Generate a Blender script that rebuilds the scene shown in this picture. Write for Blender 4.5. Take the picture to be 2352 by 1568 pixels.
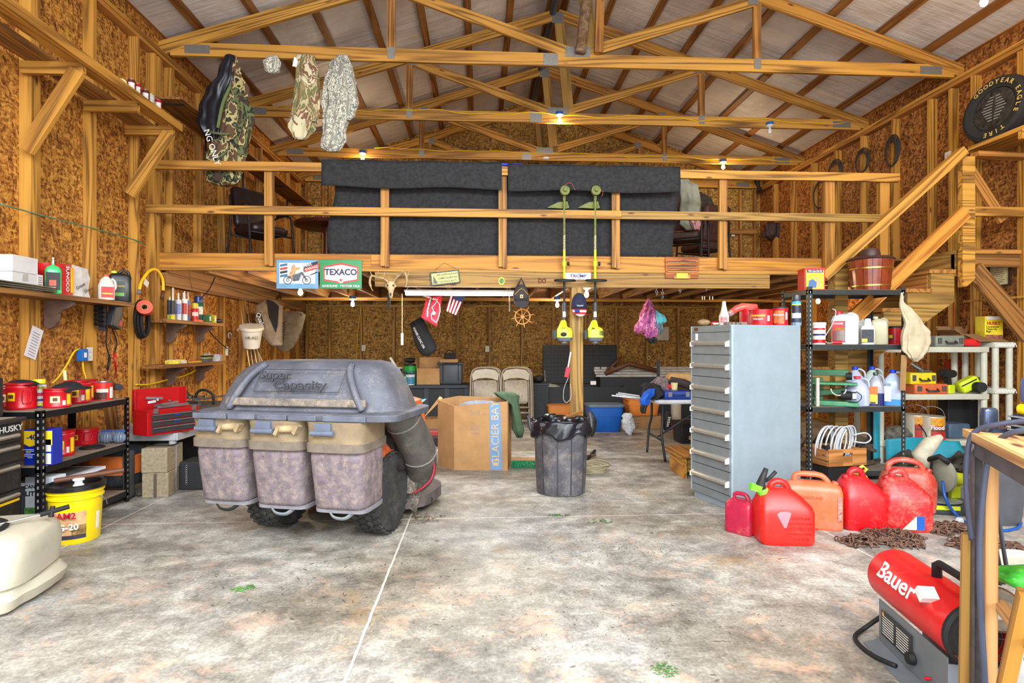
import bpy,bmesh,math,random
from mathutils import Vector,Matrix,Euler,noise
R=math.radians
rnd=random.Random(7)
C=bpy.context.scene.collection
sc=bpy.context.scene
for o in list(bpy.data.objects): bpy.data.objects.remove(o)
# ---------------------------------------------------------------- camera, sky, light, exposure
F,CX,CY,CAMH,TH=1300.0,1176.0,790.0,1.25,R(3.26)
cs_,sn_=math.cos(TH),math.sin(TH)
cam=bpy.data.cameras.new('camera');camo=bpy.data.objects.new('camera',cam);C.objects.link(camo)
camo.location=(0,0,CAMH);camo.rotation_euler=(R(90),0,-TH)
cam.sensor_width=36;cam.lens=F/2352*36;cam.shift_y=6/2352;cam.clip_start=.05;cam.clip_end=200
sc.camera=camo
sc.view_settings.view_transform='Standard';sc.view_settings.look='None'
sc.view_settings.gamma=1;sc.view_settings.exposure=0.03;sc.view_settings.use_curve_mapping=False
try:
    sc.cycles.use_denoising=True;sc.cycles.max_bounces=7;sc.cycles.diffuse_bounces=5
    sc.cycles.sample_clamp_indirect=6
except Exception: pass
world=bpy.data.worlds.new('world');sc.world=world;world.use_nodes=True
bg=world.node_tree.nodes['Background'];bg.inputs[0].default_value=(.92,.97,1.0,1);bg.inputs[1].default_value=1.25
def area(name,loc,rot,sx,sy,power,col):
    l=bpy.data.lights.new(name,'AREA');l.shape='RECTANGLE';l.size=sx;l.size_y=sy;l.energy=power;l.color=col
    o=bpy.data.objects.new(name,l);C.objects.link(o);o.location=loc;o.rotation_euler=rot;return o
def point(name,loc,power,col,r=.04):
    l=bpy.data.lights.new(name,'POINT');l.energy=power;l.color=col;l.shadow_soft_size=r
    o=bpy.data.objects.new(name,l);C.objects.link(o);o.location=loc;return o
area('doorway_daylight',(1.0,-1.2,2.6),(R(-90+0),0,0),8.0,4.2,400,(.94,.98,1.0)).rotation_euler=(R(82),0,0)
area('doorway_skylight',(.9,-.7,3.6),(R(24),0,0),7.5,1.4,640,(.90,.96,1.0))
# ---------------------------------------------------------------- pixel <-> world
def ray(px,py):
    xc=(px-CX)/F
    return Vector((sn_+xc*cs_,cs_-xc*sn_,(CY-py)/F))
O0=Vector((0,0,CAMH))
def atY(px,py,Y): d=ray(px,py);return O0+d*(Y/d.y)
def atX(px,py,X): d=ray(px,py);return O0+d*(X/d.x)
def atZ(px,py,Z): d=ray(px,py);return O0+d*((Z-CAMH)/d.z)
def atD(px,py,D): return O0+ray(px,py)*D
def depth(p): return p[0]*sn_+p[1]*cs_
def S(px,py,Z,push=0.0):
    """point on the level Z under a pixel, pushed away from the eye, and metres per pixel there"""
    p=atZ(px,py,Z);k=depth(p)/F
    h=Vector((p.x,p.y,0)).normalized();p=p+h*push
    return p,k
# ---------------------------------------------------------------- materials
def lin(c):
    o=[]
    for v in c[:3]:
        v=v/255.0
        o.append(v/12.92 if v <=.04045 else ((v+.055)/1.055)**2.4)
    return (*o,1)
_mc={}
class NT:
    def __init__(s,name):
        s.m=bpy.data.materials.new(name);s.m.use_nodes=True;s.t=s.m.node_tree
        s.b=s.t.nodes['Principled BSDF']
    def n(s,typ,**kw):
        x=s.t.nodes.new(typ)
        for k,v in kw.items():
            if k.startswith('i_'):
                key=k[2:];key=int(key) if key.isdigit() else key.replace('_',' ')
                if hasattr(v,'is_linked') or isinstance(v,bpy.types.NodeSocket): s.t.links.new(v,x.inputs[key])
                else: x.inputs[key].default_value=v
            else: setattr(x,k,v)
        return x
    def l(s,a,b): s.t.links.new(a,b)
    def mix(s,f,a,b,typ='MIX'):
        x=s.t.nodes.new('ShaderNodeMix');x.data_type='RGBA';x.blend_type=typ
        for key,v in ((0,f),(6,a),(7,b)):
            if isinstance(v,bpy.types.NodeSocket): s.t.links.new(v,x.inputs[key])
            else: x.inputs[key].default_value=v
        return x.outputs[2]
    def ramp(s,f,stops,interp='LINEAR'):
        x=s.t.nodes.new('ShaderNodeValToRGB');x.color_ramp.interpolation=interp
        e=x.color_ramp.elements
        while len(e) < len(stops): e.new(.5)
        for k,(p,c) in enumerate(stops): e[k].position=p;e[k].color=c if len(c)==4 else lin(c)
        s.t.links.new(f,x.inputs[0]);return x.outputs[0]
    def math(s,op,a,b=0.0,c=0.0,clamp=False):
        x=s.t.nodes.new('ShaderNodeMath');x.operation=op;x.use_clamp=clamp
        for k,v in enumerate((a,b,c)):
            if isinstance(v,bpy.types.NodeSocket): s.t.links.new(v,x.inputs[k])
            else: x.inputs[k].default_value=v
        return x.outputs[0]
    def noise(s,vec,scale,detail=4,rough=.55,dist=0.0):
        x=s.n('ShaderNodeTexNoise');x.inputs['Scale'].default_value=scale;x.inputs['Detail'].default_value=detail
        x.inputs['Roughness'].default_value=rough;x.inputs['Distortion'].default_value=dist
        if vec is not None: s.l(vec,x.inputs['Vector'])
        return x.outputs[0]
    def mapv(s,vec,scale=(1,1,1),rot=(0,0,0),loc=(0,0,0)):
        x=s.n('ShaderNodeMapping');x.inputs['Scale'].default_value=scale;x.inputs['Rotation'].default_value=rot
        x.inputs['Location'].default_value=loc;s.l(vec,x.inputs[0]);return x.outputs[0]
    def bump(s,h,strength=.3,dist=.01):
        x=s.n('ShaderNodeBump');x.inputs['Strength'].default_value=strength;x.inputs['Distance'].default_value=dist
        s.l(h,x.inputs['Height']);s.l(x.outputs[0],s.b.inputs['Normal'])
    def fin(s,col,rough=.6,metal=0.0):
        if isinstance(col,bpy.types.NodeSocket): s.l(col,s.b.inputs['Base Color'])
        else: s.b.inputs['Base Color'].default_value=col
        if isinstance(rough,bpy.types.NodeSocket): s.l(rough,s.b.inputs['Roughness'])
        else: s.b.inputs['Roughness'].default_value=rough
        s.b.inputs['Metallic'].default_value=metal
        return s.m
def geo(s,world=False):
    if world: return s.n('ShaderNodeNewGeometry').outputs['Position']
    return s.n('ShaderNodeTexCoord').outputs['Object']
def M(col,rough=.5,metal=0.0,var=.10,scale=9,dirt=None,bump=0.0,emit=0.0):
    """plain material with mottling; dirt = (colour, amount, scale)"""
    key=('M',tuple(col),rough,metal,var,scale,dirt,bump,emit)
    if key in _mc: return _mc[key]
    s=NT('plain_%d' % len(_mc));v=geo(s);n1=s.noise(v,scale,5,.6)
    a=lin(col);k=[max(0,x*(1-var*1.6)) for x in a[:3]]+[1];w=[min(1,x*(1+var)) for x in a[:3]]+[1]
    c=s.ramp(n1,[(.3,tuple(k)),(.7,tuple(w))])
    if dirt:
        n2=s.math('MULTIPLY_ADD',s.noise(v,dirt[2],4,.6),.5,s.math('MULTIPLY',s.noise(v,dirt[2]*9,6,.75),.5));t=.60-dirt[1]*.24
        f=s.ramp(n2,[(t,(0,0,0,1)),(min(1,t+.17),(1,1,1,1))])
        c=s.mix(s.math('MULTIPLY',f,.35+dirt[1]*.6,clamp=True),c,lin(dirt[0]))
    if bump: s.bump(n1 if not dirt else s.noise(v,scale*6,4),bump,.004)
    if emit:
        s.b.inputs['Emission Color'].default_value=a;s.b.inputs['Emission Strength'].default_value=emit
    _mc[key]=s.fin(c,rough,metal);return _mc[key]
def wood(base=(186,134,52),dark=(104,68,20),knot=(92,46,18),rough=.62,name='pine'):
    key=('W',base,dark);
    if key in _mc: return _mc[key]
    s=NT(name);at=s.n('ShaderNodeAttribute',attribute_name='g').outputs['Vector']
    big=s.noise(s.mapv(at,(.22,5.5,5.5)),1.0,2,.45,.5)
    ring=s.math('SINE',s.math('MULTIPLY',big,60.0));ring=s.math('MULTIPLY_ADD',ring,.5,.5)
    fine=s.noise(s.mapv(at,(2.5,90,90)),1.0,3,.6)
    f=s.math('MULTIPLY_ADD',ring,.45,s.math('MULTIPLY',fine,.55))
    c=s.ramp(f,[(.22,dark),(.48,base),(.85,tuple(min(255,int(x*1.10+6)) for x in base))])
    tone=s.noise(s.mapv(at,(.12,1.0,1.0)),1.3,2)
    c=s.mix(s.math('MULTIPLY',s.ramp(tone,[(.35,(0,0,0,1)),(.7,(1,1,1,1))]),.45),c,lin(tuple(int(x*y) for x,y in zip(base,(.86,.74,.6)))))
    vo=s.n('ShaderNodeTexVoronoi');vo.inputs['Scale'].default_value=1.0;vo.inputs['Randomness'].default_value=1
    s.l(s.mapv(at,(2.2,7.5,7.5)),vo.inputs['Vector'])
    kf=s.ramp(vo.outputs['Distance'],[(.05,(1,1,1,1)),(.12,(0,0,0,1))])
    c=s.mix(kf,c,lin(knot))
    s.bump(f,.25,.003)
    _mc[key]=s.fin(c,rough);return _mc[key]
def osb(dark=(84,46,12),mid=(152,92,28),light=(200,144,58),name='osb',sc_=1.35):
    s=NT(name);v=geo(s,True)
    warp=s.n('ShaderNodeTexNoise');warp.inputs['Scale'].default_value=5;s.l(v,warp.inputs['Vector'])
    vv=s.n('ShaderNodeVectorMath',operation='MULTIPLY_ADD');s.l(warp.outputs['Color'],vv.inputs[0]);vv.inputs[1].default_value=(.10,.10,.10);s.l(v,vv.inputs[2])
    outs=[]
    for k,(rt,scl) in enumerate((((.5,.5,.5),(13,34,34)),((.9,-.4,1.0),(34,34,13)),((-.6,.8,.3),(26,15,40)))):
        vo=s.n('ShaderNodeTexVoronoi');vo.inputs['Scale'].default_value=1.0*sc_
        s.l(s.mapv(vv.outputs[0],scl,rt),vo.inputs['Vector']);outs.append(s.n('ShaderNodeSeparateColor',i_0=vo.outputs['Color']).outputs[0])
    f=s.math('ADD',s.math('MULTIPLY',outs[0],.36),s.math('ADD',s.math('MULTIPLY',outs[1],.34),s.math('MULTIPLY',outs[2],.30)))
    fine=s.noise(s.mapv(v,(1,1,1)),70,4,.7)
    f2=s.math('MULTIPLY_ADD',fine,.55,s.math('MULTIPLY',f,.62))
    c=s.ramp(f2,[(.36,dark),(.52,mid),(.70,light),(.85,tuple(min(255,x+25) for x in light))])
    big=s.noise(v,.9,3)
    c=s.mix(s.math('MULTIPLY',s.ramp(big,[(.35,(0,0,0,1)),(.7,(1,1,1,1))]),.35),c,s.mix(1.0,c,lin((214,170,120)),'MULTIPLY'))
    s.bump(f2,.35,.004)
    return s.fin(c,.7)
def camo(cols,scale=14,name='camouflage',pixel=False):
    s=NT(name);v=geo(s,True)
    if pixel:
        sn=s.n('ShaderNodeVectorMath',operation='SNAP');s.l(v,sn.inputs[0]);sn.inputs[1].default_value=(.008,.008,.008);v=sn.outputs[0]
    n1=s.noise(s.mapv(v,(1,1,.55)),scale,3,.6,.6)
    st=[(0,cols[0])];
    for k,c in enumerate(cols[1:]): st.append((.40+.20*(k+.3)/max(1,len(cols)-1),c))
    c=s.ramp(n1,st,'CONSTANT')
    s.bump(s.noise(v,60,3),.3,.004)
    return s.fin(c,.85)
# ---------------------------------------------------------------- mesh collector
class B:
    def __init__(s):
        s.bm=bmesh.new();s.g=s.bm.verts.layers.float_vector.new('g')
    def _v(s,p,g=None):
        v=s.bm.verts.new(p);v[s.g]=g if g else p;return v
    def faces(s,vs,fs):
        out=[]
        for f in fs:
            try: out.append(s.bm.faces.new([vs[i] for i in f]))
            except ValueError: pass
        return out
    def box(s,c,sz,rot=None,taper=None):
        """centre, full size; rot a 3x3 or Euler tuple; taper scales the top"""
        m=rot.to_3x3() if isinstance(rot,Matrix) else (Euler(rot).to_matrix() if rot else Matrix.Identity(3))
        c=Vector(c);vs=[];off=Vector((rnd.uniform(0,40),rnd.uniform(0,40),rnd.uniform(0,40)))
        ax=max(range(3),key=lambda i: sz[i]);o2=[i for i in range(3) if i !=ax]
        for z in (-1,1):
            for x,y in ((-1,-1),(1,-1),(1,1),(-1,1)):
                q=Vector((x*sz[0]/2,y*sz[1]/2,z*sz[2]/2))
                if taper and z > 0: q.x *=taper[0];q.y *=taper[1]
                g=Vector((q[ax],q[o2[0]],q[o2[1]]))+off
                vs.append(s._v(c+m@q,g))
        s.faces(vs,((3,2,1,0),(4,5,6,7),(0,1,5,4),(1,2,6,5),(2,3,7,6),(3,0,4,7)));return s
    def bx(s,x0,x1,y0,y1,z0,z1):
        return s.box(((x0+x1)/2,(y0+y1)/2,(z0+z1)/2),(abs(x1-x0),abs(y1-y0),abs(z1-z0)))
    def bar(s,p0,p1,w,t,up=(0,0,1),ext=0.0):
        """board from p0 to p1: w along up, t across"""
        p0=Vector(p0);p1=Vector(p1);d=(p1-p0);L=d.length+2*ext;d.normalize()
        u=Vector(up);u=(u-d*u.dot(d));
        if u.length < 1e-5: u=Vector((1,0,0));u=u-d*u.dot(d)
        u.normalize();n=d.cross(u);m=Matrix((d,n,u)).transposed()
        return s.box((p0+p1)/2,(L,t,w),m)
    def ring(s,pts): return [s._v(p) for p in pts]
    def loft(s,secs,cap=(True,True),closed=True):
        rs=[s.ring(q) for q in secs];n=len(rs[0])
        for a,b in zip(rs,rs[1:]):
            for i in range(n if closed else n-1):
                j=(i+1) % n
                try: s.bm.faces.new((a[i],a[j],b[j],b[i]))
                except ValueError: pass
        if closed:
            if cap[0]: s.bm.faces.new(rs[0][::-1])
            if cap[1]: s.bm.faces.new(rs[-1])
        return s
    def lathe(s,prof,c=(0,0,0),n=24,axis=None,sx=1,sy=1,cap=(True,True)):
        c=Vector(c);m=Matrix.Identity(3)
        if axis is not None:
            m=Vector((0,0,1)).rotation_difference(Vector(axis).normalized()).to_matrix()
        secs=[]
        for r,z in prof:
            r=max(r,.0004)
            secs.append([c+m@Vector((r*sx*math.cos(2*math.pi*i/n),r*sy*math.sin(2*math.pi*i/n),z)) for i in range(n)])
        return s.loft(secs,cap)
    def cyl(s,p0,p1,r,n=12,r2=None):
        p0=Vector(p0);p1=Vector(p1);L=(p1-p0).length
        return s.lathe([(r,0),(r if r2 is None else r2,L)],p0,n,p1-p0)
    def tube(s,pts,r,n=8,closed=False,flat=1.0):
        pts=[Vector(p) for p in pts];N=len(pts);secs=[];u=None
        for i,p in enumerate(pts):
            a=pts[(i-1) % N] if (closed or i > 0) else p;b=pts[(i+1) % N] if (closed or i < N-1) else p
            d=(b-a).normalized() if (b-a).length > 1e-7 else Vector((0,0,1))
            if u is None: u=d.orthogonal().normalized()
            u=u-d*u.dot(d)
            u=u.normalized() if u.length > 1e-6 else d.orthogonal().normalized()
            w=d.cross(u);rr=r[i] if isinstance(r,(list,tuple)) else r
            secs.append([p+u*rr*math.cos(2*math.pi*k/n)+w*rr*flat*math.sin(2*math.pi*k/n) for k in range(n)])
        if closed:
            rs=[s.ring(q) for q in secs]
            for q in range(N):
                a=rs[q];b=rs[(q+1) % N]
                sh=min(range(n),key=lambda k: (a[0].co-b[k].co).length)
                for i in range(n):
                    try: s.bm.faces.new((a[i],a[(i+1) % n],b[(i+1+sh) % n],b[(i+sh) % n]))
                    except ValueError: pass
            return s
        return s.loft(secs)
    def ball(s,c,r,sx=1,sy=1,sz=1,n=14,m=8,jit=0.0):
        c=Vector(c);secs=[]
        for j in range(m+1):
            a=math.pi*j/m;rr=max(math.sin(a),.002)
            secs.append([c+Vector((r*sx*rr*math.cos(2*math.pi*i/n),r*sy*rr*math.sin(2*math.pi*i/n),-r*sz*math.cos(a))) for i in range(n)])
        if jit:
            for q in secs:
                for p in q: p +=Vector((1,1,1))*jit*noise.noise(p*14)
        return s.loft(secs)
    def prism(s,poly,o,u,v,t):
        """outline poly (2d) in plane o+u*x+v*y, thickness vector t"""
        o=Vector(o);u=Vector(u);v=Vector(v);t=Vector(t)
        a=[o+u*x+v*y for x,y in poly];off=Vector((rnd.uniform(0,40),0,0))
        va=[s._v(p,Vector((q[0],q[1],0))+off) for p,q in zip(a,poly)];vb=[s._v(p+t,Vector((q[0],q[1],t.length))+off) for p,q in zip(a,poly)]
        n=len(a)
        s.bm.faces.new(va[::-1]);s.bm.faces.new(vb)
        for i in range(n): s.bm.faces.new((va[i],va[(i+1) % n],vb[(i+1) % n],vb[i]))
        return s
    def sheet(s,fn,nu,nv,th=0.004):
        """thick sheet from fn(u,v)"""
        P=[[Vector(fn(i/nu,j/nv)) for i in range(nu+1)] for j in range(nv+1)]
        V=[[s._v(p) for p in row] for row in P];W=[]
        for j in range(nv+1):
            row=[]
            for i in range(nu+1):
                du=P[j][min(i+1,nu)]-P[j][max(i-1,0)];dv=P[min(j+1,nv)][i]-P[max(j-1,0)][i]
                nn=du.cross(dv);nn=nn.normalized() if nn.length > 1e-9 else Vector((0,0,1))
                row.append(s._v(P[j][i]+nn*th))
            W.append(row)
        for j in range(nv):
            for i in range(nu):
                s.faces([V[j][i],V[j][i+1],V[j+1][i+1],V[j+1][i]],((3,2,1,0),))
                s.faces([W[j][i],W[j][i+1],W[j+1][i+1],W[j+1][i]],((0,1,2,3),))
        for i in range(nu):
            s.faces([V[0][i],V[0][i+1],W[0][i+1],W[0][i]],((0,1,2,3),));s.faces([V[nv][i],V[nv][i+1],W[nv][i+1],W[nv][i]],((3,2,1,0),))
        for j in range(nv):
            s.faces([V[j][0],V[j+1][0],W[j+1][0],W[j][0]],((3,2,1,0),));s.faces([V[j][nu],V[j+1][nu],W[j+1][nu],W[j][nu]],((0,1,2,3),))
        return s
    def rbox(s,c,sz,r=.02,rot=None,n=3,topr=None):
        """box with rounded vertical edges and softened top/bottom"""
        m=rot.to_3x3() if isinstance(rot,Matrix) else (Euler(rot).to_matrix() if rot else Matrix.Identity(3));c=Vector(c)
        r=min(r,sz[0]*.49,sz[1]*.49);e=min(r if topr is None else topr,sz[2]*.45)
        def outline(inset):
            out=[];a,b=sz[0]/2-inset,sz[1]/2-inset;rr=max(r-inset*.5,.001)
            for qx,qy,st in ((1,1,0),(-1,1,1),(-1,-1,2),(1,-1,3)):
                for k in range(n+1):
                    t=(st+k/n)*math.pi/2;out.append((qx*(a-rr)+rr*math.cos(t),qy*(b-rr)+rr*math.sin(t)))
            return out
        secs=[]
        for z,ins in ((-sz[2]/2,e*.6),(-sz[2]/2+e*.4,e*.15),(-sz[2]/2+e,0),(sz[2]/2-e,0),(sz[2]/2-e*.4,e*.15),(sz[2]/2,e*.6)):
            secs.append([c+m@Vector((x,y,z)) for x,y in outline(ins)])
        return s.loft(secs)
    def xf(s,mat,start=0):
        s.bm.verts.ensure_lookup_table()
        for v in list(s.bm.verts)[start:]: v.co=mat@v.co
        return s
def obj(name,b,mat,parent=None,world=False,smooth=False,bevel=0.0,label=None,sub=0,kind=None):
    if world and parent is not None: b.xf(wm(parent).inverted())
    me=bpy.data.meshes.new(name);bmesh.ops.recalc_face_normals(b.bm,faces=b.bm.faces[:]);b.bm.to_mesh(me);b.bm.free()
    if smooth:
        me.polygons.foreach_set('use_smooth',[True]*len(me.polygons))
        if smooth !=2: me.set_sharp_from_angle(angle=R(38))
    for m in (mat if isinstance(mat,(list,tuple)) else [mat]): me.materials.append(m)
    o=bpy.data.objects.new(name,me);C.objects.link(o)
    if parent is not None: o.parent=parent
    if bevel:
        md=o.modifiers.new('b','BEVEL');md.width=bevel;md.segments=2;md.limit_method='ANGLE';md.angle_limit=R(40)
    if sub:
        md=o.modifiers.new('s','SUBSURF');md.levels=sub;md.render_levels=sub
    if label: o['label']=label
    if kind: o['kind']=kind
    return o
def wm(o):
    m=Matrix.LocRotScale(o.location,o.rotation_euler,o.scale)
    return wm(o.parent)@m if o.parent else m
def tag(o,label,cat,group=None,kind=None):
    o['label']=label;o['category']=cat
    if group: o['group']=group
    if kind: o['kind']=kind
    return o
def thing(name,label,cat,loc=(0,0,0),rz=0.0,group=None,rot=None):
    o=bpy.data.objects.new(name,None);C.objects.link(o);o.location=loc;o.rotation_euler=rot if rot else (0,0,rz);o.empty_display_size=.1
    return tag(o,label,cat,group)
def dup(root,loc=None,rz=None,label=None,rot=None,scale=None,group=None):
    def rec(o,par):
        c=o.copy();C.objects.link(c);c.parent=par
        for ch in list(o.children): rec(ch,c)
        return c
    r=rec(root,None)
    if loc is not None: r.location=loc
    if rz is not None: r.rotation_euler=(0,0,rz)
    if rot is not None: r.rotation_euler=rot
    if scale is not None: r.scale=(scale,)*3 if not isinstance(scale,(tuple,list)) else scale
    if label: r['label']=label
    if group: r['group']=group
    return r
def text(body,loc,size,mat,parent,rz=0.0,roll=0.0,align='CENTER',name='lettering',sx=1.0,bold=0.0,flat=False,spacing=1.0,ex=.0006,pitch=0.0):
    """lettering on an upright face that looks towards -Y (rz=0); parent-space location"""
    cu=bpy.data.curves.new(name,'FONT');cu.body=body;cu.size=size;cu.align_x=align;cu.align_y='CENTER'
    cu.extrude=ex;cu.offset=bold*size*.02;cu.space_character=spacing;cu.resolution_u=3;cu.space_line=.85
    o=bpy.data.objects.new(name,cu);me=bpy.data.meshes.new_from_object(o);me.name=name;bpy.data.objects.remove(o);me.materials.clear();me.materials.append(mat)
    o=bpy.data.objects.new(name,me);C.objects.link(o);o.parent=parent
    m=Matrix.Rotation(rz,4,'Z')@Matrix.Rotation(pitch,4,'X')@(Matrix.Identity(4) if flat else Matrix.Rotation(R(90),4,'X'))@Matrix.Rotation(roll,4,'Z')
    m=Matrix.Translation(loc)@m@Matrix.Diagonal((sx,1,1,1));o.matrix_basis=m
    return o
def struct(name,b,mat,parent=None,**kw):
    o=obj(name,b,mat,parent,**kw)
    if parent is None: o['kind']='structure'
    return o
def sell(cx,cy,z,a,b,e=3.0,n=28,ripple=0.0,rk=7,ph=0.0):
    """superellipse section"""
    out=[]
    for i in range(n):
        t=2*math.pi*i/n;c_,s_=math.cos(t),math.sin(t)
        w=1+ripple*math.sin(rk*t+ph)
        out.append(Vector((cx+a*w*math.copysign(abs(c_)**(2/e),c_),cy+b*w*math.copysign(abs(s_)**(2/e),s_),z)))
    return out
def spline(pts,n=6):
    pts=[Vector(p) for p in pts];out=[]
    for i in range(len(pts)-1):
        p0=pts[max(i-1,0)];p1=pts[i];p2=pts[i+1];p3=pts[min(i+2,len(pts)-1)]
        for k in range(n):
            t=k/n
            out.append(.5*((2*p1)+(p2-p0)*t+(2*p0-5*p1+4*p2-p3)*t*t+(-p0+3*p1-3*p2+p3)*t**3))
    out.append(pts[-1]);return out
# ================================================================= the shell
XL,XR=-3.40,5.56            # sheathing faces
SL,SR=-3.31,5.46            # stud faces
Y0,Y1=.9,10.95              # front end of what is built, rear sheathing
HEEL=4.27;XC=(XL+XR)/2;HW=(XR-XL)/2;SLOPE=1/3.0
pine=wood();pine2=wood((172,118,50),(108,68,26));green=wood((164,128,60),(98,74,30),(86,50,20),name='treated_pine')
dpine=wood((142,96,42),(84,52,20),name='aged_pine')
plate_steel=M((150,148,142),.45,.7,.12,60)
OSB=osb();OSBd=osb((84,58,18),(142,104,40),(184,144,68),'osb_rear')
BLK=M((28,28,30),.6);DBLK=M((16,16,18),.7);WHT=M((232,232,228),.5)
def floor_mat():
    s=NT('concrete');v=geo(s,True)
    n1=s.noise(s.mapv(v,(1,1.5,1)),1.7,8,.68,.5);n2=s.noise(v,7,8,.72,.4);n3=s.noise(v,60,4,.7)
    f=s.math('ADD',s.math('MULTIPLY',n1,.40),s.math('ADD',s.math('MULTIPLY',n2,.36),s.math('MULTIPLY',n3,.24)))
    c=s.ramp(f,[(.36,(88,84,78)),(.44,(124,120,112)),(.51,(156,152,143)),(.58,(190,187,178)),(.66,(222,221,214))])
    t=s.noise(s.mapv(v,(1,1,1),(0,0,0),(7,3,0)),.55,4,.6)
    c=s.mix(s.ramp(t,[(.45,(0,0,0,1)),(.62,(.55,.55,.55,1))]),c,s.mix(1.0,c,lin((206,190,160)),'MULTIPLY'))
    bl=s.noise(s.mapv(v,(1,1,1),(0,0,0),(1,9,0)),.9,5,.65)
    c=s.mix(s.ramp(bl,[(.52,(0,0,0,1)),(.66,(.5,.5,.5,1))]),c,s.mix(1.0,c,lin((188,198,222)),'MULTIPLY'))
    pk=s.noise(s.mapv(v,(1,1.3,1),(0,0,.3),(4,4,0)),2.9,10,.74,.5)
    sepv=s.n('ShaderNodeSeparateXYZ',i_0=v);X,Y=sepv.outputs[0],sepv.outputs[1]
    near=s.ramp(s.math('MULTIPLY',Y,.1),[(.20,(1,1,1,1)),(.44,(.0,.0,.0,1))])
    c=s.mix(s.math('MULTIPLY',s.ramp(pk,[(.53,(0,0,0,1)),(.68,(1,1,1,1))]),s.math('MULTIPLY',near,.75)),c,lin((226,182,152)))
    st=s.noise(s.mapv(v,(1.0,1.6,1),(0,0,0),(2,0,0)),6.5,3,.6,.2)
    c=s.mix(s.math('MULTIPLY',s.ramp(st,[(.685,(0,0,0,1)),(.72,(1,1,1,1))]),.75),c,lin((84,72,60)))
    yel=s.noise(s.mapv(v,(1,1,1),(0,0,0),(3.3,1.1,0)),1.2,6,.6)
    c=s.mix(s.math('MULTIPLY',s.ramp(yel,[(.62,(0,0,0,1)),(.70,(1,1,1,1))]),.4),c,lin((176,140,86)))
    wob=s.math('MULTIPLY',s.math('SUBTRACT',s.noise(v,9,3),.5),.012)
    lines=None
    for ax,val,w in ((X,-.50,.006),(X,2.30,.005),(Y,4.08,.005),(Y,8.1,.006),(X,-2.56,.005)):
        d=s.math('ABSOLUTE',s.math('ADD',s.math('SUBTRACT',ax,val),wob));l=s.math('LESS_THAN',d,w)
        lines=l if lines is None else s.math('MAXIMUM',lines,l)
    c=s.mix(s.math('MULTIPLY',lines,.7),c,lin((222,214,204)))
    s.bump(f,.5,.006)
    return s.fin(c,s.ramp(n2,[(.3,(.42,.42,.42,1)),(.7,(.68,.68,.68,1))]))
struct('floor',B().bx(XL-.2,XR+.2,-1.2,Y1+.1,-.12,0),floor_mat())
def insul():
    s=NT('roof_insulation');v=geo(s,True)
    n=s.noise(s.mapv(v,(1,.5,1)),5,4,.6);w=s.noise(s.mapv(v,(.5,5,1)),2.0,3)
    c=s.ramp(s.noise(v,1.5,4),[(.3,(186,180,178)),(.7,(222,216,212))])
    s.bump(s.math('ADD',n,w),.35,.05);return s.fin(c,.5)
INS=insul()
roof=bpy.data.objects.new('ceiling',None);C.objects.link(roof);roof['kind']='structure';roof['label']='pitched roof of white insulation behind pine purlins'
RZ=HEEL+.22                    # underside of the purlins at the wall line
for sgn,nm in ((-1,'insulation'),(1,'insulation')):
    b=B();x0=XC;x1=XC+sgn*(HW+.25)
    z0=RZ+.05+SLOPE*HW;z1=z0-SLOPE*(HW+.25)
    b.prism([(0,0),(abs(x1-x0),-(z0-z1)),(abs(x1-x0),-(z0-z1)+.05),(0,.05)],(x0,Y0,z0),(sgn,0,0),(0,0,1),(0,Y1-Y0+.1,0))
    obj(nm,b,INS,roof)
    dirv=Vector((sgn,0,-SLOPE)).normalized();nrm=Vector((sgn*SLOPE,0,1)).normalized()
    L=HW/abs(dirv.x);k=0;d=.10
    while d < L+.05:
        p=Vector((XC,0,RZ+SLOPE*HW))+dirv*d
        pb=B();pb.bar(p+Vector((0,Y0,0))+nrm*.022,p+Vector((0,Y1,0))+nrm*.022,.038,.089,nrm)
        obj('purlin',pb,dpine,roof);d +=.60
rb=B().bx(XC-.03,XC+.03,Y0,Y1,RZ+SLOPE*HW-.10,RZ+SLOPE*HW+.05);obj('ridge_board',rb,dpine,roof)
def wallbox(name,b,mat):
    o=obj(name,b,mat);o['kind']='structure';return o
wl=wallbox('wall_left',B().bx(XL-.02,XL,Y0,Y1,0,HEEL+.40),OSB);wl['label']='open stud side wall of oriented strand board behind the shelving'
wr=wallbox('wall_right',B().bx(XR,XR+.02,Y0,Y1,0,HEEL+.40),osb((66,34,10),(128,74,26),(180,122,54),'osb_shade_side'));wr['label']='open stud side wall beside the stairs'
gz=lambda x: RZ+.06+SLOPE*(HW-abs(x-XC))
b=B();b.prism([(XL,0),(XR,0),(XR,gz(XR)),(XC,gz(XC)),(XL,gz(XL))],(0,Y1,0),(1,0,0),(0,0,1),(0,.02,0))
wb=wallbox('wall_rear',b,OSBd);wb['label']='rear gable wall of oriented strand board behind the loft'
for par,xf,xb,sg in ((wl,SL,XL,1),(wr,SR,XR,-1)):
    y,dy=(4.45-.625*5,.625) if sg > 0 else (7.21-.61*10,.61)
    while y < Y1-.1:
        if y > Y0: obj('stud',B().bar((( xf+xb)/2,y,.04),((xf+xb)/2,y,HEEL-.04),.042,abs(xf-xb)-.002,(0,1,0)),pine,par)
        y +=dy
    obj('top_plate',B().bx(xb,xf+sg*.0,Y0,Y1,HEEL-.04,HEEL),pine2,par)
    obj('top_plate',B().bx(xb,xf+sg*.01,Y0,Y1,HEEL+.002,HEEL+.042),pine,par)
    obj('bottom_plate',B().bx(xb,xf,Y0,Y1,0.001,.04),green,par)
    obj('blocking',B().bx(xb+sg*.001,xf-sg*.06,Y0,Y1,HEEL+.27,HEEL+.36),pine2,par)
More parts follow.
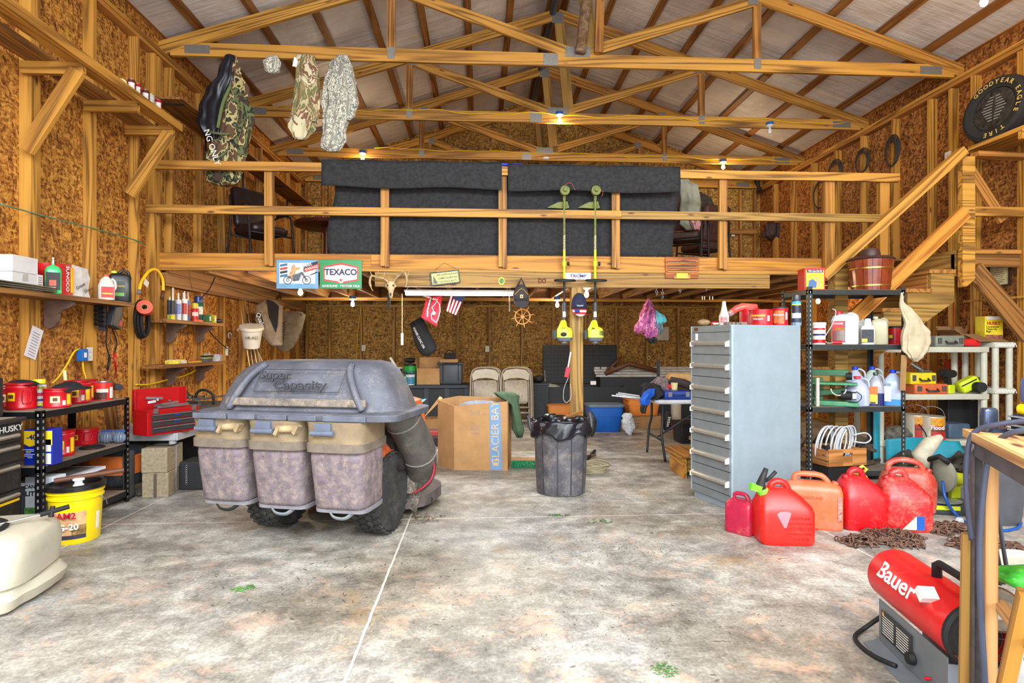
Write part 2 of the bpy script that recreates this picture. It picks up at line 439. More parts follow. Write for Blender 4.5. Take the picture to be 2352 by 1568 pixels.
# extra studs seen on the near side wall
for y in (4.40,5.99,6.06): obj('stud',B().bar((SL-.045,y,.04),(SL-.045,y,HEEL-.05),.040,.086,(0,1,0)),pine,wl)
for y in (6.29,5.44): obj('stud',B().bar((SR+.05,y,.04),(SR+.05,y,HEEL-.05),.042,.098,(0,1,0)),pine,wr)
x=SL+.35;xs=[]
for px in (757,829,904,977,1051,1124,1199,1271,1345,1416,1487,1559,1630,1702): xs.append(atY(px,790,Y1-.09).x)
for x in [SL+.05]+xs+[SR-.05]:
    obj('stud',B().bar((x,Y1-.045,.04),(x,Y1-.045,1.955),.04,.089,(1,0,0)),green,wb)
for x in [SL+.04,SL+.36]+[v for v in xs]+[SR-.04]:
    obj('stud',B().bar((x,Y1-.045,2.2),(x,Y1-.045,HEEL-.86+.0),.038,.089,(1,0,0)),pine2,wb)
    obj('stud',B().bar((x,Y1-.05,HEEL-.76),(x,Y1-.05,min(HEEL+.02,9)),.038,.07,(1,0,0)),pine2,wb)
obj('top_plate',B().bx(SL,SR,Y1-.10,Y1-.001,1.955,1.995),green,wb)
obj('header',B().bx(SL,SR,Y1-.10,Y1-.002,HEEL-.86,HEEL-.76),pine2,wb)
obj('bottom_plate',B().bx(SL,SR,Y1-.10,Y1-.002,.001,.04),green,wb)
# ================================================================= trusses
trusses=[]
def nail(b,c,w,h,y): b.bx(c[0]-w/2,c[0]+w/2,y-.0235,y-.0195,c[1]-h/2,c[1]+h/2)
def truss(Y,label,first=None):
    if first:
        t=dup(first,(XC,Y,0),0,label);trusses.append(t);return t
    t=thing('roof_truss',label,'truss',(XC,Y,0),0,'roof trusses across the building')
    zb=HEEL+.045+.07;hh=.14
    W=HW+.02
    obj('bottom_chord',B().bar((-W+.14,0,zb),(W-.14,0,zb),hh,.038),pine,t)
    rise=SLOPE;top0=zb+.02
    for sg in (-1,1):
        a=Vector((sg*(W-.02),0,top0-.02));c=Vector((sg*.0,0,top0+SLOPE*W-.075))
        obj('top_chord',B().bar(a,c,.14,.040),pine,t)
        q=2.04;zq=top0+SLOPE*(W-q)-.10
        obj('web',B().bar((sg*q,.0,zb+.05),(sg*q,0,zq),.089,.036,(1,0,0)),pine2,t)
        obj('web',B().bar((sg*(q-.06),0.0,zq-.02),(sg*.10,0.0,zb+.09),.115,.036),pine,t)
        g=B();nail(g,(sg*(W-.42),zb+.0),.26,.09,0);obj('gusset_plate',g,plate_steel,t)
        g=B();nail(g,(sg*q,zb+.02),.08,.12,0);obj('gusset_plate',g,plate_steel,t)
        g=B();nail(g,(sg*(q-.05),zq-.01),.12,.10,0);obj('gusset_plate',g,plate_steel,t)
    obj('king_post',B().bar((.16,.0,zb+.06),(0.02,.0,top0+SLOPE*W-.14),.14,.036,(1,0,0)),green,t)
    g=B();nail(g,(0,zb+.09),.28,.11,0);obj('gusset_plate',g,plate_steel,t)
    g=B();nail(g,(-.30,zb),.16,.13,0);obj('gusset_plate',g,plate_steel,t)
    g=B();nail(g,(0,top0+SLOPE*W-.13),.16,.15,0);obj('gusset_plate',g,plate_steel,t)
    trusses.append(t);return t
t1=truss(6.22,'roof truss with clothes hanging from its bottom chord, first one over the guardrail')
truss(7.82,'roof truss carrying two bare bulbs and a yellow cable',t1)
truss(9.42,'roof truss with a bulb near each end, last before the rear wall',t1)
truss(10.86,'roof truss set against the rear gable wall',t1)
truss(4.62,'roof truss nearest the open doorway, its chords above the picture',t1)
post=thing('metal_conduit','dark blue-grey pipe run along the roof ridge','pipe',(XC-.07,5.2,RZ+SLOPE*HW-.14))
obj('pipe',B().cyl((0,0,0),(0,5.6,0),.045),M((70,84,108),.35,.6),post)
tp=thing('timber_prop','rough round timber propped at the centre of the first truss','timber',(XC+.12,6.0,HEEL+.17))
b=B();b.tube(spline([(-.10,.14,.0),(-.03,.13,.6),(.05,.12,1.35)],5),.062,10);obj('log',b,M((128,96,66),.85,0,.3,18,((190,175,150),.4,9)),tp,smooth=2)
b=B().bar((.10,.14,.0),(.14,.14,1.3),.089,.05,(1,0,0));obj('board',b,pine2,tp)
# ================================================================= loft
YF=6.10
loft=thing('loft','pine loft platform with joists and front beam over the rear of the garage','loft',(0,YF,0))
def lo(name,b,m=pine,**kw): return obj(name,b,m,loft,world=True,**kw)
xl0=atY(362,600,YF).x;xr0=atY(1890,600,YF).x;xbl=atY(861,640,YF-.04).x;xbr=atY(1768,640,YF-.04).x
lo('deck',B().bx(SL,SR,YF-.01,Y1-.09,2.185,2.205),M((120,84,48),.8,0,.25,5))
for a,c in ((xl0,-1.15),(-1.148,.96),(.962,2.39),(2.392,xr0)): lo('rim_joist',B().bx(a,c,YF-.038,YF,2.058,2.195),wood((192,132,44),(142,88,24),name='orange_pine'))
lo('ledger',B().bx(xl0,2.3,YF-.052,YF+.03,2.018,2.056),pine);lo('ledger',B().bx(2.302,xr0+.1,YF-.050,YF+.03,2.016,2.054),pine)
lo('front_beam',B().bx(xbl,xbr,YF-.04,YF+.04,1.862,2.016),green)
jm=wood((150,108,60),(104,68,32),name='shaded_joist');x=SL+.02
while x < SR:
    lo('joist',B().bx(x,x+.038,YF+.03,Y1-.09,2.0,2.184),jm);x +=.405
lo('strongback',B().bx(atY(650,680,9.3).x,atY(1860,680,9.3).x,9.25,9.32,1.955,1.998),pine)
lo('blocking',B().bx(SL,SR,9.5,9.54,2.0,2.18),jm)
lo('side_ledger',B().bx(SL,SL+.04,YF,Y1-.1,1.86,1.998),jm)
def pst(px,Y=6.12,n='support_post',z1=1.862,w=.128):
    x=atY(px,1000,Y).x
    o=lo(n,B().bx(x-w/2,x+w/2,Y-w/2,Y+w/2,0,z1),green,bevel=.006);return x
xpost=pst(1324)
# guard rail
rail=thing('loft_guardrail','pine guardrail of posts and two rails along the loft front','railing',(0,YF-.06,2.06))
def ra(name,b,m=pine,**kw): return obj(name,b,m,rail,world=True,**kw)
xe=atY(2045,410,YF).x
ra('top_rail',B().bx(xl0-.02,atY(742,385,YF).x+.3,YF-.145,YF-.105,3.035,3.125));ra('top_rail',B().bx(atY(742,385,YF).x+.302,xe,YF-.145,YF-.105,3.03,3.12))
ra('mid_rail',B().bx(xl0-.04,atY(1420,490,YF).x,YF-.145,YF-.107,2.585,2.67));ra('mid_rail',B().bx(atY(1420,490,YF).x+.002,atY(2020,490,YF).x,YF-.145,YF-.107,2.585,2.67),green)
for px in (617,884,1155,1415,1662):
    x=atY(px,500,YF-.1).x
    ra('post',B().bx(x-.045,x+.0,YF-.10,YF-.055,2.07,3.10 if px !=1155 else 3.13));ra('post',B().bx(x+.002,x+.042,YF-.10,YF-.053,2.06,3.10 if px !=1155 else 3.11),pine2)
for px in (1900,2026):
    x=atY(px,500,YF-.06).x;ra('post',B().bx(x-.05,x+.06,YF-.10,YF-.04,1.95,3.03))
x=atY(362,500,YF).x
for dx,zz in ((-.055,0),(-.01,.9)):
    ra('post',B().bx(x+dx-.02,x+dx+.025,YF-.08,YF+.06,1.2 if dx > -.05 else .0,4.25),pine)
# landscape fabric over the rail
def fabric_mat():
    s=NT('weed_fabric');v=geo(s,True);n=s.noise(v,26,6,.7);sp=s.noise(v,160,2,.5)
    c=s.ramp(n,[(.3,(24,24,26)),(.7,(50,50,52))]);c=s.mix(s.ramp(sp,[(.70,(0,0,0,1)),(.75,(.35,.35,.35,1))]),c,lin((120,114,104)))
    s.bump(n,.3,.01);return s.fin(c,.9)
FAB=fabric_mat()
fab=thing('ground_cover_fabric','black landscape fabric draped over the loft guardrail','fabric',(0,YF-.08,2.2))
for x0,x1,zt in ((742,1152,3.15),(1166,1558,3.14)):
    a,c=atY(x0,400,YF-.1).x,atY(x1,400,YF-.1).x
    def fn(u,v,a=a,c=c,zt=zt): 
        x=a+(c-a)*u;return (x,YF-.165-.012*noise.noise(Vector((x*3,v*2,1))),zt-.005-.27*v*(1+.04*math.sin(x*5)))
    obj('flap',B().sheet(fn,40,8,.006),FAB,fab,world=True,smooth=2)
    def fo(u,v,a=a,c=c,zt=zt):
        x=a+(c-a)*u;return (x,YF-.165+.15*v,zt+.004*math.sin(x*9))
    obj('fold_over',B().sheet(fo,30,3,.005),FAB,fab,world=True,smooth=2)
a,c=atY(760,400,YF-.02).x,atY(1552,400,YF-.02).x
def fn(u,v):
    x=a+(c-a)*u+(.04*math.sin(v*6)*(1-u)+.03*math.sin(v*5)*u);return (x,YF-.012+.018*noise.noise(Vector((x*2.2,v*3,5)))+.03*v*(1-v),3.13-.92*v)
obj('curtain',B().sheet(fn,70,22,.005),FAB,fab,world=True,smooth=2)
b=B();b.tube([(atY(868,378,YF-.1).x,YF-.11,3.155),(atY(1200,380,YF-.1).x,YF-.11,3.153)],.012,8)
tag(obj('blue_tape_strip',b,M((30,70,190),.4)),'bright blue plastic strip lying along the top of the black fabric','plastic strip')
# ================================================================= stairs and landing
YS=5.47
st=thing('staircase','pine staircase climbing behind the metal shelving to the loft landing','stairs',(2.3,YS,0))
def so(name,b,m=green,**kw): return obj(name,b,m,st,world=True,**kw)
XT,ZT=4.80,2.20;run,rise=.248,.1955
for yy in (YS,YS+.56):
    poly=[(XT,ZT-.04)]
    x,z=XT,ZT-.04
    nst=10
    for k in range(nst):
        z -=rise;poly.append((x,z));x -=run;poly.append((x,z))
    poly +=[(x,0),(x+.05,0)] if z > 0 else []
    poly +=[(XT,ZT-.52)]
    so('stringer',B().prism(poly,(0,yy,0),(1,0,0),(0,0,1),(0,.038,0)),green)
x,z=XT,ZT-.04
for k in range(10):
    z -=rise;so('tread',B().bx(x-run-.03,x-.002,YS-.02,YS+.62,z+.001,z+.038),pine2);x -=run
so('riser',B().bx(XT-run-.01,XT-run+.01,YS+.04,YS+.56,ZT-.04-rise*2+.04,ZT-.04-rise),pine2)
land=thing('stair_landing','pine landing deck with railings at the head of the stairs','landing',(XT,YS,2.0))
def la(name,b,m=pine2,**kw): return obj(name,b,m,land,world=True,**kw)
la('deck',B().bx(XT+.05,SR,YS,YF-.06,2.185,2.21),dpine);la('rim_board',B().bx(XT+.02,SR,YS-.04,YS-.002,2.03,2.20),dpine);la('trim_board',B().bx(XT+.06,SR,YS-.06,YS-.042,2.16,2.205))
la('side_rim',B().bx(XT+.01,XT+.05,YS,YF-.1,2.02,2.20),green);la('side_ledger',B().bx(XT-.0,XT+.05,YS+.02,YF-.1,1.94,2.018),pine)
la('post',B().prism([(-.06,1.82),(-.02,1.82),(.07,1.90),(.07,3.12),(-.06,3.12)],(XT+.06,YS-.10,0),(1,0,0),(0,0,1),(0,.058,0)),pine)
la('top_rail',B().bar((XT+.13,YS-.09,3.14),(SR,YS-.09,3.13),.05,.10));la('mid_rail',B().bx(XT+.13,SR,YS-.10,YS-.062,2.53,2.62),pine)
la('corner_brace',B().bar((XT+.10,YS-.02,3.08),(XT+.50,YS-.02,2.50),.10,.036));
la('brace',B().bar((XT+.14,YS-.07,2.00),(XT+.14+.78,YS-.07,1.12),.19,.038),dpine)
hr=thing('stair_handrail','sloping pine handrail with a lower rail beside the stairs','handrail',(3.57,YS-.06,0))
def ha(name,b,m=pine,**kw): return obj(name,b,m,hr,world=True,**kw)
p0=atY(1893,632,YS-.1);p1=atY(2206,352,YS-.1);ha('rail',B().bar(p0,p1,.089,.10,ext=.03))
p0=atY(2040,655,YS-.1);p1=atY(2212,492,YS-.1);ha('lower_rail',B().bar(p0+(p0-p1)*.5,p1,.14,.038,ext=.03),wood((200,134,48),(158,94,28)))
x=atY(1931,800,YS-.07).x;ha('newel',B().prism([(-.065,0),(.065,0),(.065,2.10),(-.065,2.0)],(x,YS-.085,0),(1,0,0),(0,0,1),(0,.12,0)),green)
# ================================================================= small builders
def face(p): return math.atan2(-p[0],p[1])
def patch(b,r,a0,a1,z0,z1,n=10,th=.0009,c=(0,0),sy=1.0):
    """curved label on a round body; angles in degrees round from the side that looks at the eye"""
    def fn(u,v):
        a=R(a0+(a1-a0)*u)-math.pi/2;return (c[0]+(r+.0006)*math.cos(a),c[1]+(r+.0006)*sy*math.sin(a),z0+(z1-z0)*v)
    return b.sheet(fn,n,2,th)
RED=M((186,16,30),.35,0,.08,8);RED2=M((170,14,24),.3,0,.06,8);YEL=M((236,190,20),.5);CREAM=M((226,206,150),.6)
GRN=M((30,120,70),.5);BLU=M((24,60,150),.4);LBL=M((222,218,208),.6,0,.12,40);BRN=M((92,52,30),.6)
STL=M((150,152,156),.35,.8,.1,30);CHR=M((190,190,192),.2,.9,.05);ORG=M((226,96,20),.4);GRYP=M((120,124,128),.5)
TXW=M((236,236,232),.6);TXB=M((22,22,24),.6);TXR=M((176,20,30),.6);TXN=M((24,34,90),.6)
CARD=M((178,136,88),.85,0,.10,6);CARDD=M((150,110,68),.9,0,.12,6)
def coffee_can(px,pyb,wpx,hpx,Z,label,lid='red',look=0,group='red coffee cans on the metal shelves',turn=0):
    r0=wpx/2;p,k=S(px,pyb,Z,0);r=wpx*k/2;p,k2=S(px,pyb,Z,r);h=hpx*k
    t=thing('coffee_can',label,'coffee can',p,face(p)+turn,group)
    prof=[(r*.93,0),(r*.97,.004),(r,h*.06),(r,h*.10),(r*.975,h*.12),(r*.975,h*.80),(r,h*.82),(r,h*.86),(r*.99,h*.90),(r*.95,h*.92),(r*.95,h*.97)]
    obj('body',B().lathe(prof,n=28),RED,t,smooth=True)
    if lid: obj('lid',B().lathe([(r*1.01,h*.93),(r*1.03,h*.94),(r*1.03,h*1.0),(r*.97,h*1.02)],n=28),RED2 if lid=='red' else BLK,t,smooth=True)
    rr=r*.977
    if look in (0,2):
        obj('grip',(lambda b: b.tube([(rr*math.sin(R(a))*1.01,-rr*math.cos(R(a))*1.01,z*h) for a,z in ((-4,.22),(20,.22),(26,.32),(28,.50),(26,.66),(20,.76),(-2,.76),(-7,.66),(-8,.35))],r*.045,6,True))(B()),RED2,t,smooth=2)
        obj('label',patch(B(),rr,-68,-34,h*.34,h*.66),YEL,t)
        b=B();patch(b,rr+.001,-64,-40,h*.44,h*.58);obj('picture',b,BRN,t)
    if look in (1,3):
        obj('label',patch(B(),rr,-36,4,h*.28,h*.62),CREAM if look==1 else YEL,t)
        b=B();patch(b,rr+.001,-24,-6,h*.36,h*.54);obj('picture',b,BRN,t)
        obj('label',patch(B(),rr,34,58,h*.16,h*.72),YEL,t)
        b=B();patch(b,rr,14,28,h*.14,h*.38);obj('bar_code',b,LBL,t)
    if look==4:
        obj('label',patch(B(),rr,-52,40,h*.16,h*.78),M((176,96,40),.5,0,.3,30),t)
        text('FOLGERS',(-.01,-rr-.004,h*.5),h*.13,TXW,t)
    return t
def lathe_thing(name,cat,label,px,pyb,wpx,hpx,Z,parts,group=None,n=22,tilt=None):
    """parts: (name, [(r,z) in units of half width / height], material)"""
    p,k=S(px,pyb,Z,0);r=wpx*k/2;p,_=S(px,pyb,Z,r);h=hpx*k
    t=thing(name,label,cat,p,face(p),group)
    for nm,prof,m in parts: obj(nm,B().lathe([(a*r,z*h) for a,z in prof],n=n),m,t,smooth=True)
    t['r']=r;t['h']=h
    return t,r,h
def carton(name,cat,label,px,pyb,wpx,hpx,dm,Z,mat,rz=0.0,group=None,bev=.002,tilt=(0,0)):
    p,k=S(px,pyb,Z,0);w=wpx*k;h=hpx*k;p=p+Vector((0,dm/2,0));
    t=thing(name,label,cat,p,rz,group)
    obj('body',B().box((0,0,h/2),(w,dm,h)),mat,t,bevel=bev);return t,w,h
def blob(name,cat,label,P,rx,ry,rz_,mat,jit=.25,group=None):
    b=B();secs=[]
    for j in range(13):
        a=math.pi*j/12;rr=max(math.sin(a),.01)
        secs.append([Vector((rx*rr*math.cos(2*math.pi*i/20),ry*rr*math.sin(2*math.pi*i/20),rz_*(1-math.cos(a))*.5)) for i in range(20)])
    for q in secs:
        for v in q:
            f=1+jit*noise.noise(v*9+Vector(P)*3);v.x *=f;v.y *=f;v.z *=1+jit*.6*noise.noise(v*7+Vector((3,1,0)))
    b.loft(secs);t=obj(name,b,mat,smooth=2,sub=1);t.location=P;return tag(t,label,cat,group)
# ================================================================= lamps
GLOW=M((255,196,110),.4,0,0,9,None,0,34.0);GLOWC=M((255,226,190),.4,0,0,9,None,0,30.0)
BOXB=M((10,96,170),.45);PORC=M((238,236,228),.3)
def bulb(P,label,lit=True,pw=16,cool=False):
    t=thing('bulb_fixture',label,'light fixture',P,0,'bare bulbs on blue junction boxes')
    obj('junction_box',B().lathe([(.048,0),(.05,-.002),(.05,-.038),(.046,-.04)],n=20),BOXB,t,smooth=True)
    obj('socket',B().lathe([(.052,-.041),(.056,-.05),(.040,-.062),(.022,-.072)],n=20),PORC,t,smooth=True)
    m=(GLOWC if cool else GLOW) if lit else M((226,226,220),.15)
    obj('bulb',B().lathe([(.013,-.072),(.014,-.09),(.026,-.115),(.030,-.135),(.024,-.155),(.008,-.168)],n=16),m,t,smooth=2)
    if lit: point('bulb_light',(P[0],P[1]-.0,P[2]-.20),pw,(1,.72,.42) if not cool else (1,.88,.70),.04)
    return t
bulb(atY(1285,257,7.80),'lit bulb at the middle of the second truss',pw=30)
bulb(atY(1768,281,7.78),'unlit bulb on the second truss, over the stair side',lit=False)
bulb(atY(833,346,9.38),'lit bulb on the third truss near the wall with the long shelf',pw=28)
bulb(atY(1661,366,9.38),'lit bulb on the third truss near the stair side of the loft',pw=28)
bulb(Vector((4.32,4.62,4.315)),'lit bulb on the truss nearest the doorway, at the picture edge',pw=30)
bulb(Vector((atY(690,660,6.9).x,6.9,1.998)),'lit bulb under the loft behind the motorcycle sign',pw=30)
bulb(Vector((atY(810,690,8.9).x,8.9,1.998)),'lit bulb under the loft between the green gasoline sign and the skull',pw=20,cool=True)
bulb(Vector((atY(1280,690,8.9).x,8.9,1.998)),'lit bulb under the loft beside the upper end of the first trimmer',pw=20,cool=True)
bulb(Vector((atY(1340,670,7.0).x+.04,7.0,1.998)),'lit bulb under the loft behind the wooden post',pw=30)
bulb(Vector((atY(1879,685,7.9).x,7.9,1.998)),'lit bulb under the loft seen below the top shelf of the black rack',pw=34)
fl=thing('shop_light','long white fluorescent tube fixture hanging under the loft beam','light fixture',(0,6.3,1.80))
a,c=atY(930,675,6.3).x,atY(1180,675,6.3).x
obj('housing',B().bx(a,c,6.24,6.36,1.825,1.845),WHT,fl,world=True)
for dz,rr in ((-.0,.016),):
    for dy in (-.035,.035):
        obj('tube',B().cyl((a+.01,6.30+dy,1.806),(c-.01,6.30+dy,1.806),rr,12),M((255,250,240),.3,0,0,9,None,0,22.0),fl,world=True,smooth=2)
for xx in (a+.03,c-.04):
    b=B();z=1.845
    while z < 1.99:
        b.tube([(xx+.006*math.sin(q),6.30,z+.012*math.cos(q)+.01) for q in [i*math.pi/4 for i in range(8)]],.0018,5,True);z +=.02
    obj('chain',b,CHR,fl,world=True)
b=B();z=1.62
while z < 1.80:
    b.tube([(c-.05+.005*math.sin(q),6.22,z+.011*math.cos(q)) for q in [i*math.pi/4 for i in range(8)]],.002,5,True);z +=.019
obj('pull_chain',b,CHR,fl,world=True)
b=B().cyl((a-.02,6.22,1.80),(a-.02,6.22,1.36),.004,6);obj('pull_cord',b,CREAM,fl,world=True)
b=B().bx(a-.032,a-.008,6.21,6.23,1.24,1.37);obj('cord_tag',b,LBL,fl,world=True)
l=area('shop_light_glow',((a+c)/2,6.3,1.77),(0,0,0),1.2,.08,36,(.96,.98,1.0))
# yellow cable along the second and third trusses
for nm,Yt,x0,y0,x1,y1,amp,lb in (('power_cable',7.79,640,245,1950,283,.02,'yellow cable stapled along the second truss'),('power_cable',9.39,860,340,1900,372,.015,'yellow cable stapled along the third truss')):
    p0,p1=atY(x0,y0,Yt),atY(x1,y1,Yt);pts=[p0.lerp(p1,i/40)+Vector((0,0,amp*math.sin(i*.8)+amp*.7*math.sin(i*1.9))) for i in range(41)]
    tag(obj(nm,B().tube(pts,.006,6),YEL,smooth=2),lb,'cable')
sd=obj('smoke_detector',B().lathe([(.055,0),(.06,-.01),(.05,-.03),(.02,-.038)],atY(1254,362,9.42),20),WHT,smooth=True);tag(sd,'white round smoke detector under the third truss','smoke detector')
# ================================================================= riding mower
mw=thing('riding_mower','dusty riding mower with a three-bag grass collector facing away','riding mower',(-1.02,3.93,0),-R(14.2))
DUST=((176,158,142),.55,7)
HOODM=M((86,88,98),.6,0,.22,6,((156,146,136),.30,9),.3);BAGM=M((112,100,106),.9,0,.25,14,((168,148,136),.55,26),.5)
TANP=M((134,116,88),.7,0,.2,8,((110,96,84),.4,9));RUB=M((48,48,48),.85,0,.25,12,((104,98,88),.4,10),.3);RIMM=M((170,150,138),.5,.1,.2,12)
def tyre(x,y,r,w,rim_side,tread=True,name='wheel'):
    b=B();b.lathe([(r*.52,-w*.40),(r*.80,-w*.5),(r*.93,-w*.47),(r*.97,-w*.36),(r*.975,w*.36),(r*.93,w*.47),(r*.80,w*.5),(r*.52,w*.40)],(x,y,r),40,(1,0,0))
    t=obj(name,b,RUB,mw,smooth=True)
    if tread:
        tb=B();nn=30
        for i in range(nn):
            for j,(off,dx) in enumerate(((0,-.36),(.5,-.12),(0,.12),(.5,.36))):
                an=2*math.pi*(i+off)/nn;q=Vector((x+dx*w,y+r*.985*math.cos(an),r+r*.985*math.sin(an)))
                tb.box(q,(w*.20,r*.13,r*.05),Matrix.Rotation(an-math.pi/2,3,'X')@Matrix.Rotation(.5 if j % 2 else -.5,3,'Z'))
        obj('tread',tb,RUB,t)
    sgn=rim_side;b=B();b.lathe([(r*.55,w*.36),(r*.50,w*.40),(r*.46,w*.28),(r*.20,w*.24),(r*.16,w*.30),(r*.02,w*.31)],(x,y,r),28,(sgn,0,0));obj('rim',b,RIMM,t,smooth=True);return t
tyre(-.37,0,.255,.20,-1);tyre(.37,0,.265,.20,1);tyre(-.32,1.05,.18,.14,-1);tyre(.24,1.05,.18,.14,1)
b=B();b.bx(-.28,.28,-.1,1.3,.24,.32);b.cyl((-.4,0,.265),(.4,0,.265),.025);b.cyl((-.32,1.05,.18),(.26,1.05,.18),.02);obj('chassis',b,BLK,mw)
b=B();b.loft([sell(0,.05,z,a_,c_,4) for z,a_,c_ in ((.33,.42,.34),(.55,.44,.36),(.60,.40,.32),(.61,.2,.2))]);obj('fender',b,M((222,92,22),.45,0,.2,8,DUST),mw,smooth=True)
b=B();b.loft([sell(0,.98,z,a_,c_,3.4) for z,a_,c_ in ((.34,.24,.40),(.6,.25,.42),(.76,.22,.38),(.80,.12,.25))]);obj('hood',b,ORG,mw,smooth=True)
b=B();b.loft([sell(0,.12,z,a_,c_,3) for z,a_,c_ in ((.62,.2,.2),(.68,.22,.22),(.70,.2,.2))]);b.loft([sell(0,-.08+z*.1,.62+z,.21,.045,3) for z in (0,.1,.22,.28)]);obj('seat',b,BLK,mw,smooth=True)
b=B();b.cyl((0,.52,.55),(0,.42,.86),.018);b.tube([(.17*math.cos(q),.41+.05*math.sin(q),.87+.16*math.sin(q)*.4) for q in [i*math.pi/8 for i in range(16)]],.014,8,True);obj('steering_wheel',b,BLK,mw,smooth=True)
b=B();b.loft([sell(.06,.60,z,a_,c_,3) for z,a_,c_ in ((.06,.50,.36),(.14,.50,.36),(.19,.40,.28),(.20,.3,.2))]);obj('cutting_deck',b,M((92,82,80),.7,.1,.2,12,((130,112,96),.4,9)),mw,smooth=True)
b=B();b.tube([(.42,.10,.52),(.50,.14,.66),(.52,.1,.58),(.56,.16,.40),(.54,.24,.36)],.026,8,flat=2);obj('fender_guard',b,ORG,mw,smooth=2)
b=B();b.tube(spline([(.45,.30,.62),(.56,.28,.52),(.50,.40,.36),(.58,.42,.30),(.62,.30,.42)],4),.02,8,flat=1.8);obj('foot_rail',b,ORG,mw,smooth=2)
b=B();b.bx(.36,.46,.0,.22,.55,.86);b.bx(.42,.50,.06,.12,.40,.62);b.cyl((.47,.1,.66),(.56,.1,.66),.03);obj('engine_linkage',b,M((44,38,36),.7,.3,.4,20),mw)
# collector lid
yl=-.53;b=B()
def lidsec(z,a_,c_,dy,e=4.5): return sell(.03,yl+.32+dy,z,a_,c_,e,44)
b.loft([lidsec(.800,.665,.325,0,9),lidsec(.840,.67,.33,0,9),lidsec(.845,.655,.315,0,9),lidsec(.847,.610,.285,.02,5),lidsec(.94,.575,.265,.03),lidsec(1.03,.53,.245,.04),lidsec(1.09,.49,.215,.06),lidsec(1.130,.44,.17,.08,4),lidsec(1.145,.38,.12,.09,3.5),lidsec(1.149,.2,.06,.1,3)])
hood=obj('collector_lid',b,HOODM,mw,smooth=True,bevel=.004)
b=B();b.prism([(-.30,0),(-.10,.0),(.31,.0),(.36,.11),(-.24,.12)],(0,yl+.018+.055,.955),(1,0,0),(0,.30,.95),(0,-.006,.002));
DKT=M((52,52,60),.6,0,.2,14)
fp=Vector((0,yl+.075,.97))
text('Super',(-.12,yl+.085,1.060),.072,DKT,hood,pitch=-R(22),sx=1.25,bold=.6,ex=.004);text('Capacity',(.05,yl+.070,1.003),.078,DKT,hood,pitch=-R(20),sx=1.3,bold=.6,ex=.004)
b=B();
for q0,q1 in (((-.26,yl+.074,.962),(-.22,yl+.108,1.095)),((-.22,yl+.108,1.095),(.34,yl+.108,1.095)),((.34,yl+.108,1.095),(.30,yl+.074,.962)),((.30,yl+.074,.962),(-.26,yl+.074,.962))): b.cyl(q0,q1,.0022,5)
obj('logo_frame',b,DKT,hood)
for sx_ in (-1,1):
    b=B();b.tube(spline([(.03+sx_*.44,yl+.045,.86),(.03+sx_*.39,yl+.058,.95),(.03+sx_*.33,yl+.11,1.06),(.03+sx_*.29,yl+.20,1.12)],5),.022,8);obj('moulded_rib',b,HOODM,hood,smooth=2)
b=B().box((.03,yl+.052,.90),(.92,.03,.05),(R(-12),0,0));obj('moulded_band',b,M((104,96,92),.8,0,.3,16,((168,148,124),.6,18)),hood,bevel=.01)
for x0,x1 in ((-.61,-.38),(-.37,-.19),(-.17,.02),(.03,.21),(.25,.52)):
    b=B().bx(x0,x1,yl-.022,yl+.0,.80,.835);obj('rim_panel',b,M((92,96,110),.5,0,.2,9,((150,140,130),.3,12)),hood,bevel=.006)
# bags
bagp=None
for i,bxc in enumerate((-.47,-.075,.32)):
    bg=bpy.data.objects.new('grass_bag',None);C.objects.link(bg);bg.parent=mw;bg.location=(bxc,yl+.20-.02*i,0);
    w=.176
    zb=.265
    secs=[sell(0,.03,zb,w*.90,.15,6,36),sell(0,.025,zb+.02,w*.93,.16,6,36),sell(0,.02,zb+.12,w*.95,.168,5,36,.006,9,i),sell(0,.01,.45,w*.97,.175,5,36,.008,7,i*2),sell(0,0,.59,w*1.0,.18,5,36,.006,8,i),sell(0,0,.66,w*1.02,.185,6,36)]
    obj('fabric_body',B().loft(secs),BAGM,bg,smooth=True,sub=1)
    obj('collar',B().loft([sell(0,0,z,w*k_,.185*k_,6,36) for z,k_ in ((.628,1.04),(.632,1.055),(.675,1.06),(.678,1.03),(.76,1.03),(.798,1.06))]),TANP,bg,smooth=True)
    obj('band',B().loft([sell(0,0,z,w*k_,.185*k_,6,36) for z,k_ in ((.622,1.05),(.624,1.07),(.672,1.075),(.674,1.05))]),M((112,100,88),.8,0,.2,14),bg,smooth=True)
    b=B();b.cyl((-.12,-.215,.738),(.02,-.215,.738),.016,12);b.bx(-.10,.0,-.215,-.18,.738,.795);obj('latch',b,M((96,104,122),.5,0,.15),bg,smooth=True)
    if i < 2:
        b=B();b.cyl((.04,-.20,.75),(.17,-.20,.755),.022,12);b.box((.045,-.20,.74),(.02,.05,.05),(0,.5,0));b.box((.165,-.20,.75),(.02,.05,.05),(0,.5,0));obj('grip_roll',b,M((170,146,110),.8,0,.25,20),bg,smooth=True)
    obj('bottom_rim',B().loft([sell(0,.03,z,w*k_,.155*k_,6,36) for z,k_ in ((zb-.012,.90),(zb-.01,.95),(zb+.012,.96),(zb+.014,.92))]),M((128,126,132),.6,0,.2,14),bg,smooth=True)
    b=B();b.tube(spline([(-.07,-.10,zb),(-.03,-.115,zb-.035),(.04,-.11,zb-.04),(.09,-.09,zb)],4),.006,8,flat=2.5);obj('bottom_handle',b,BLK if i==0 else GRYP,bg,smooth=2)
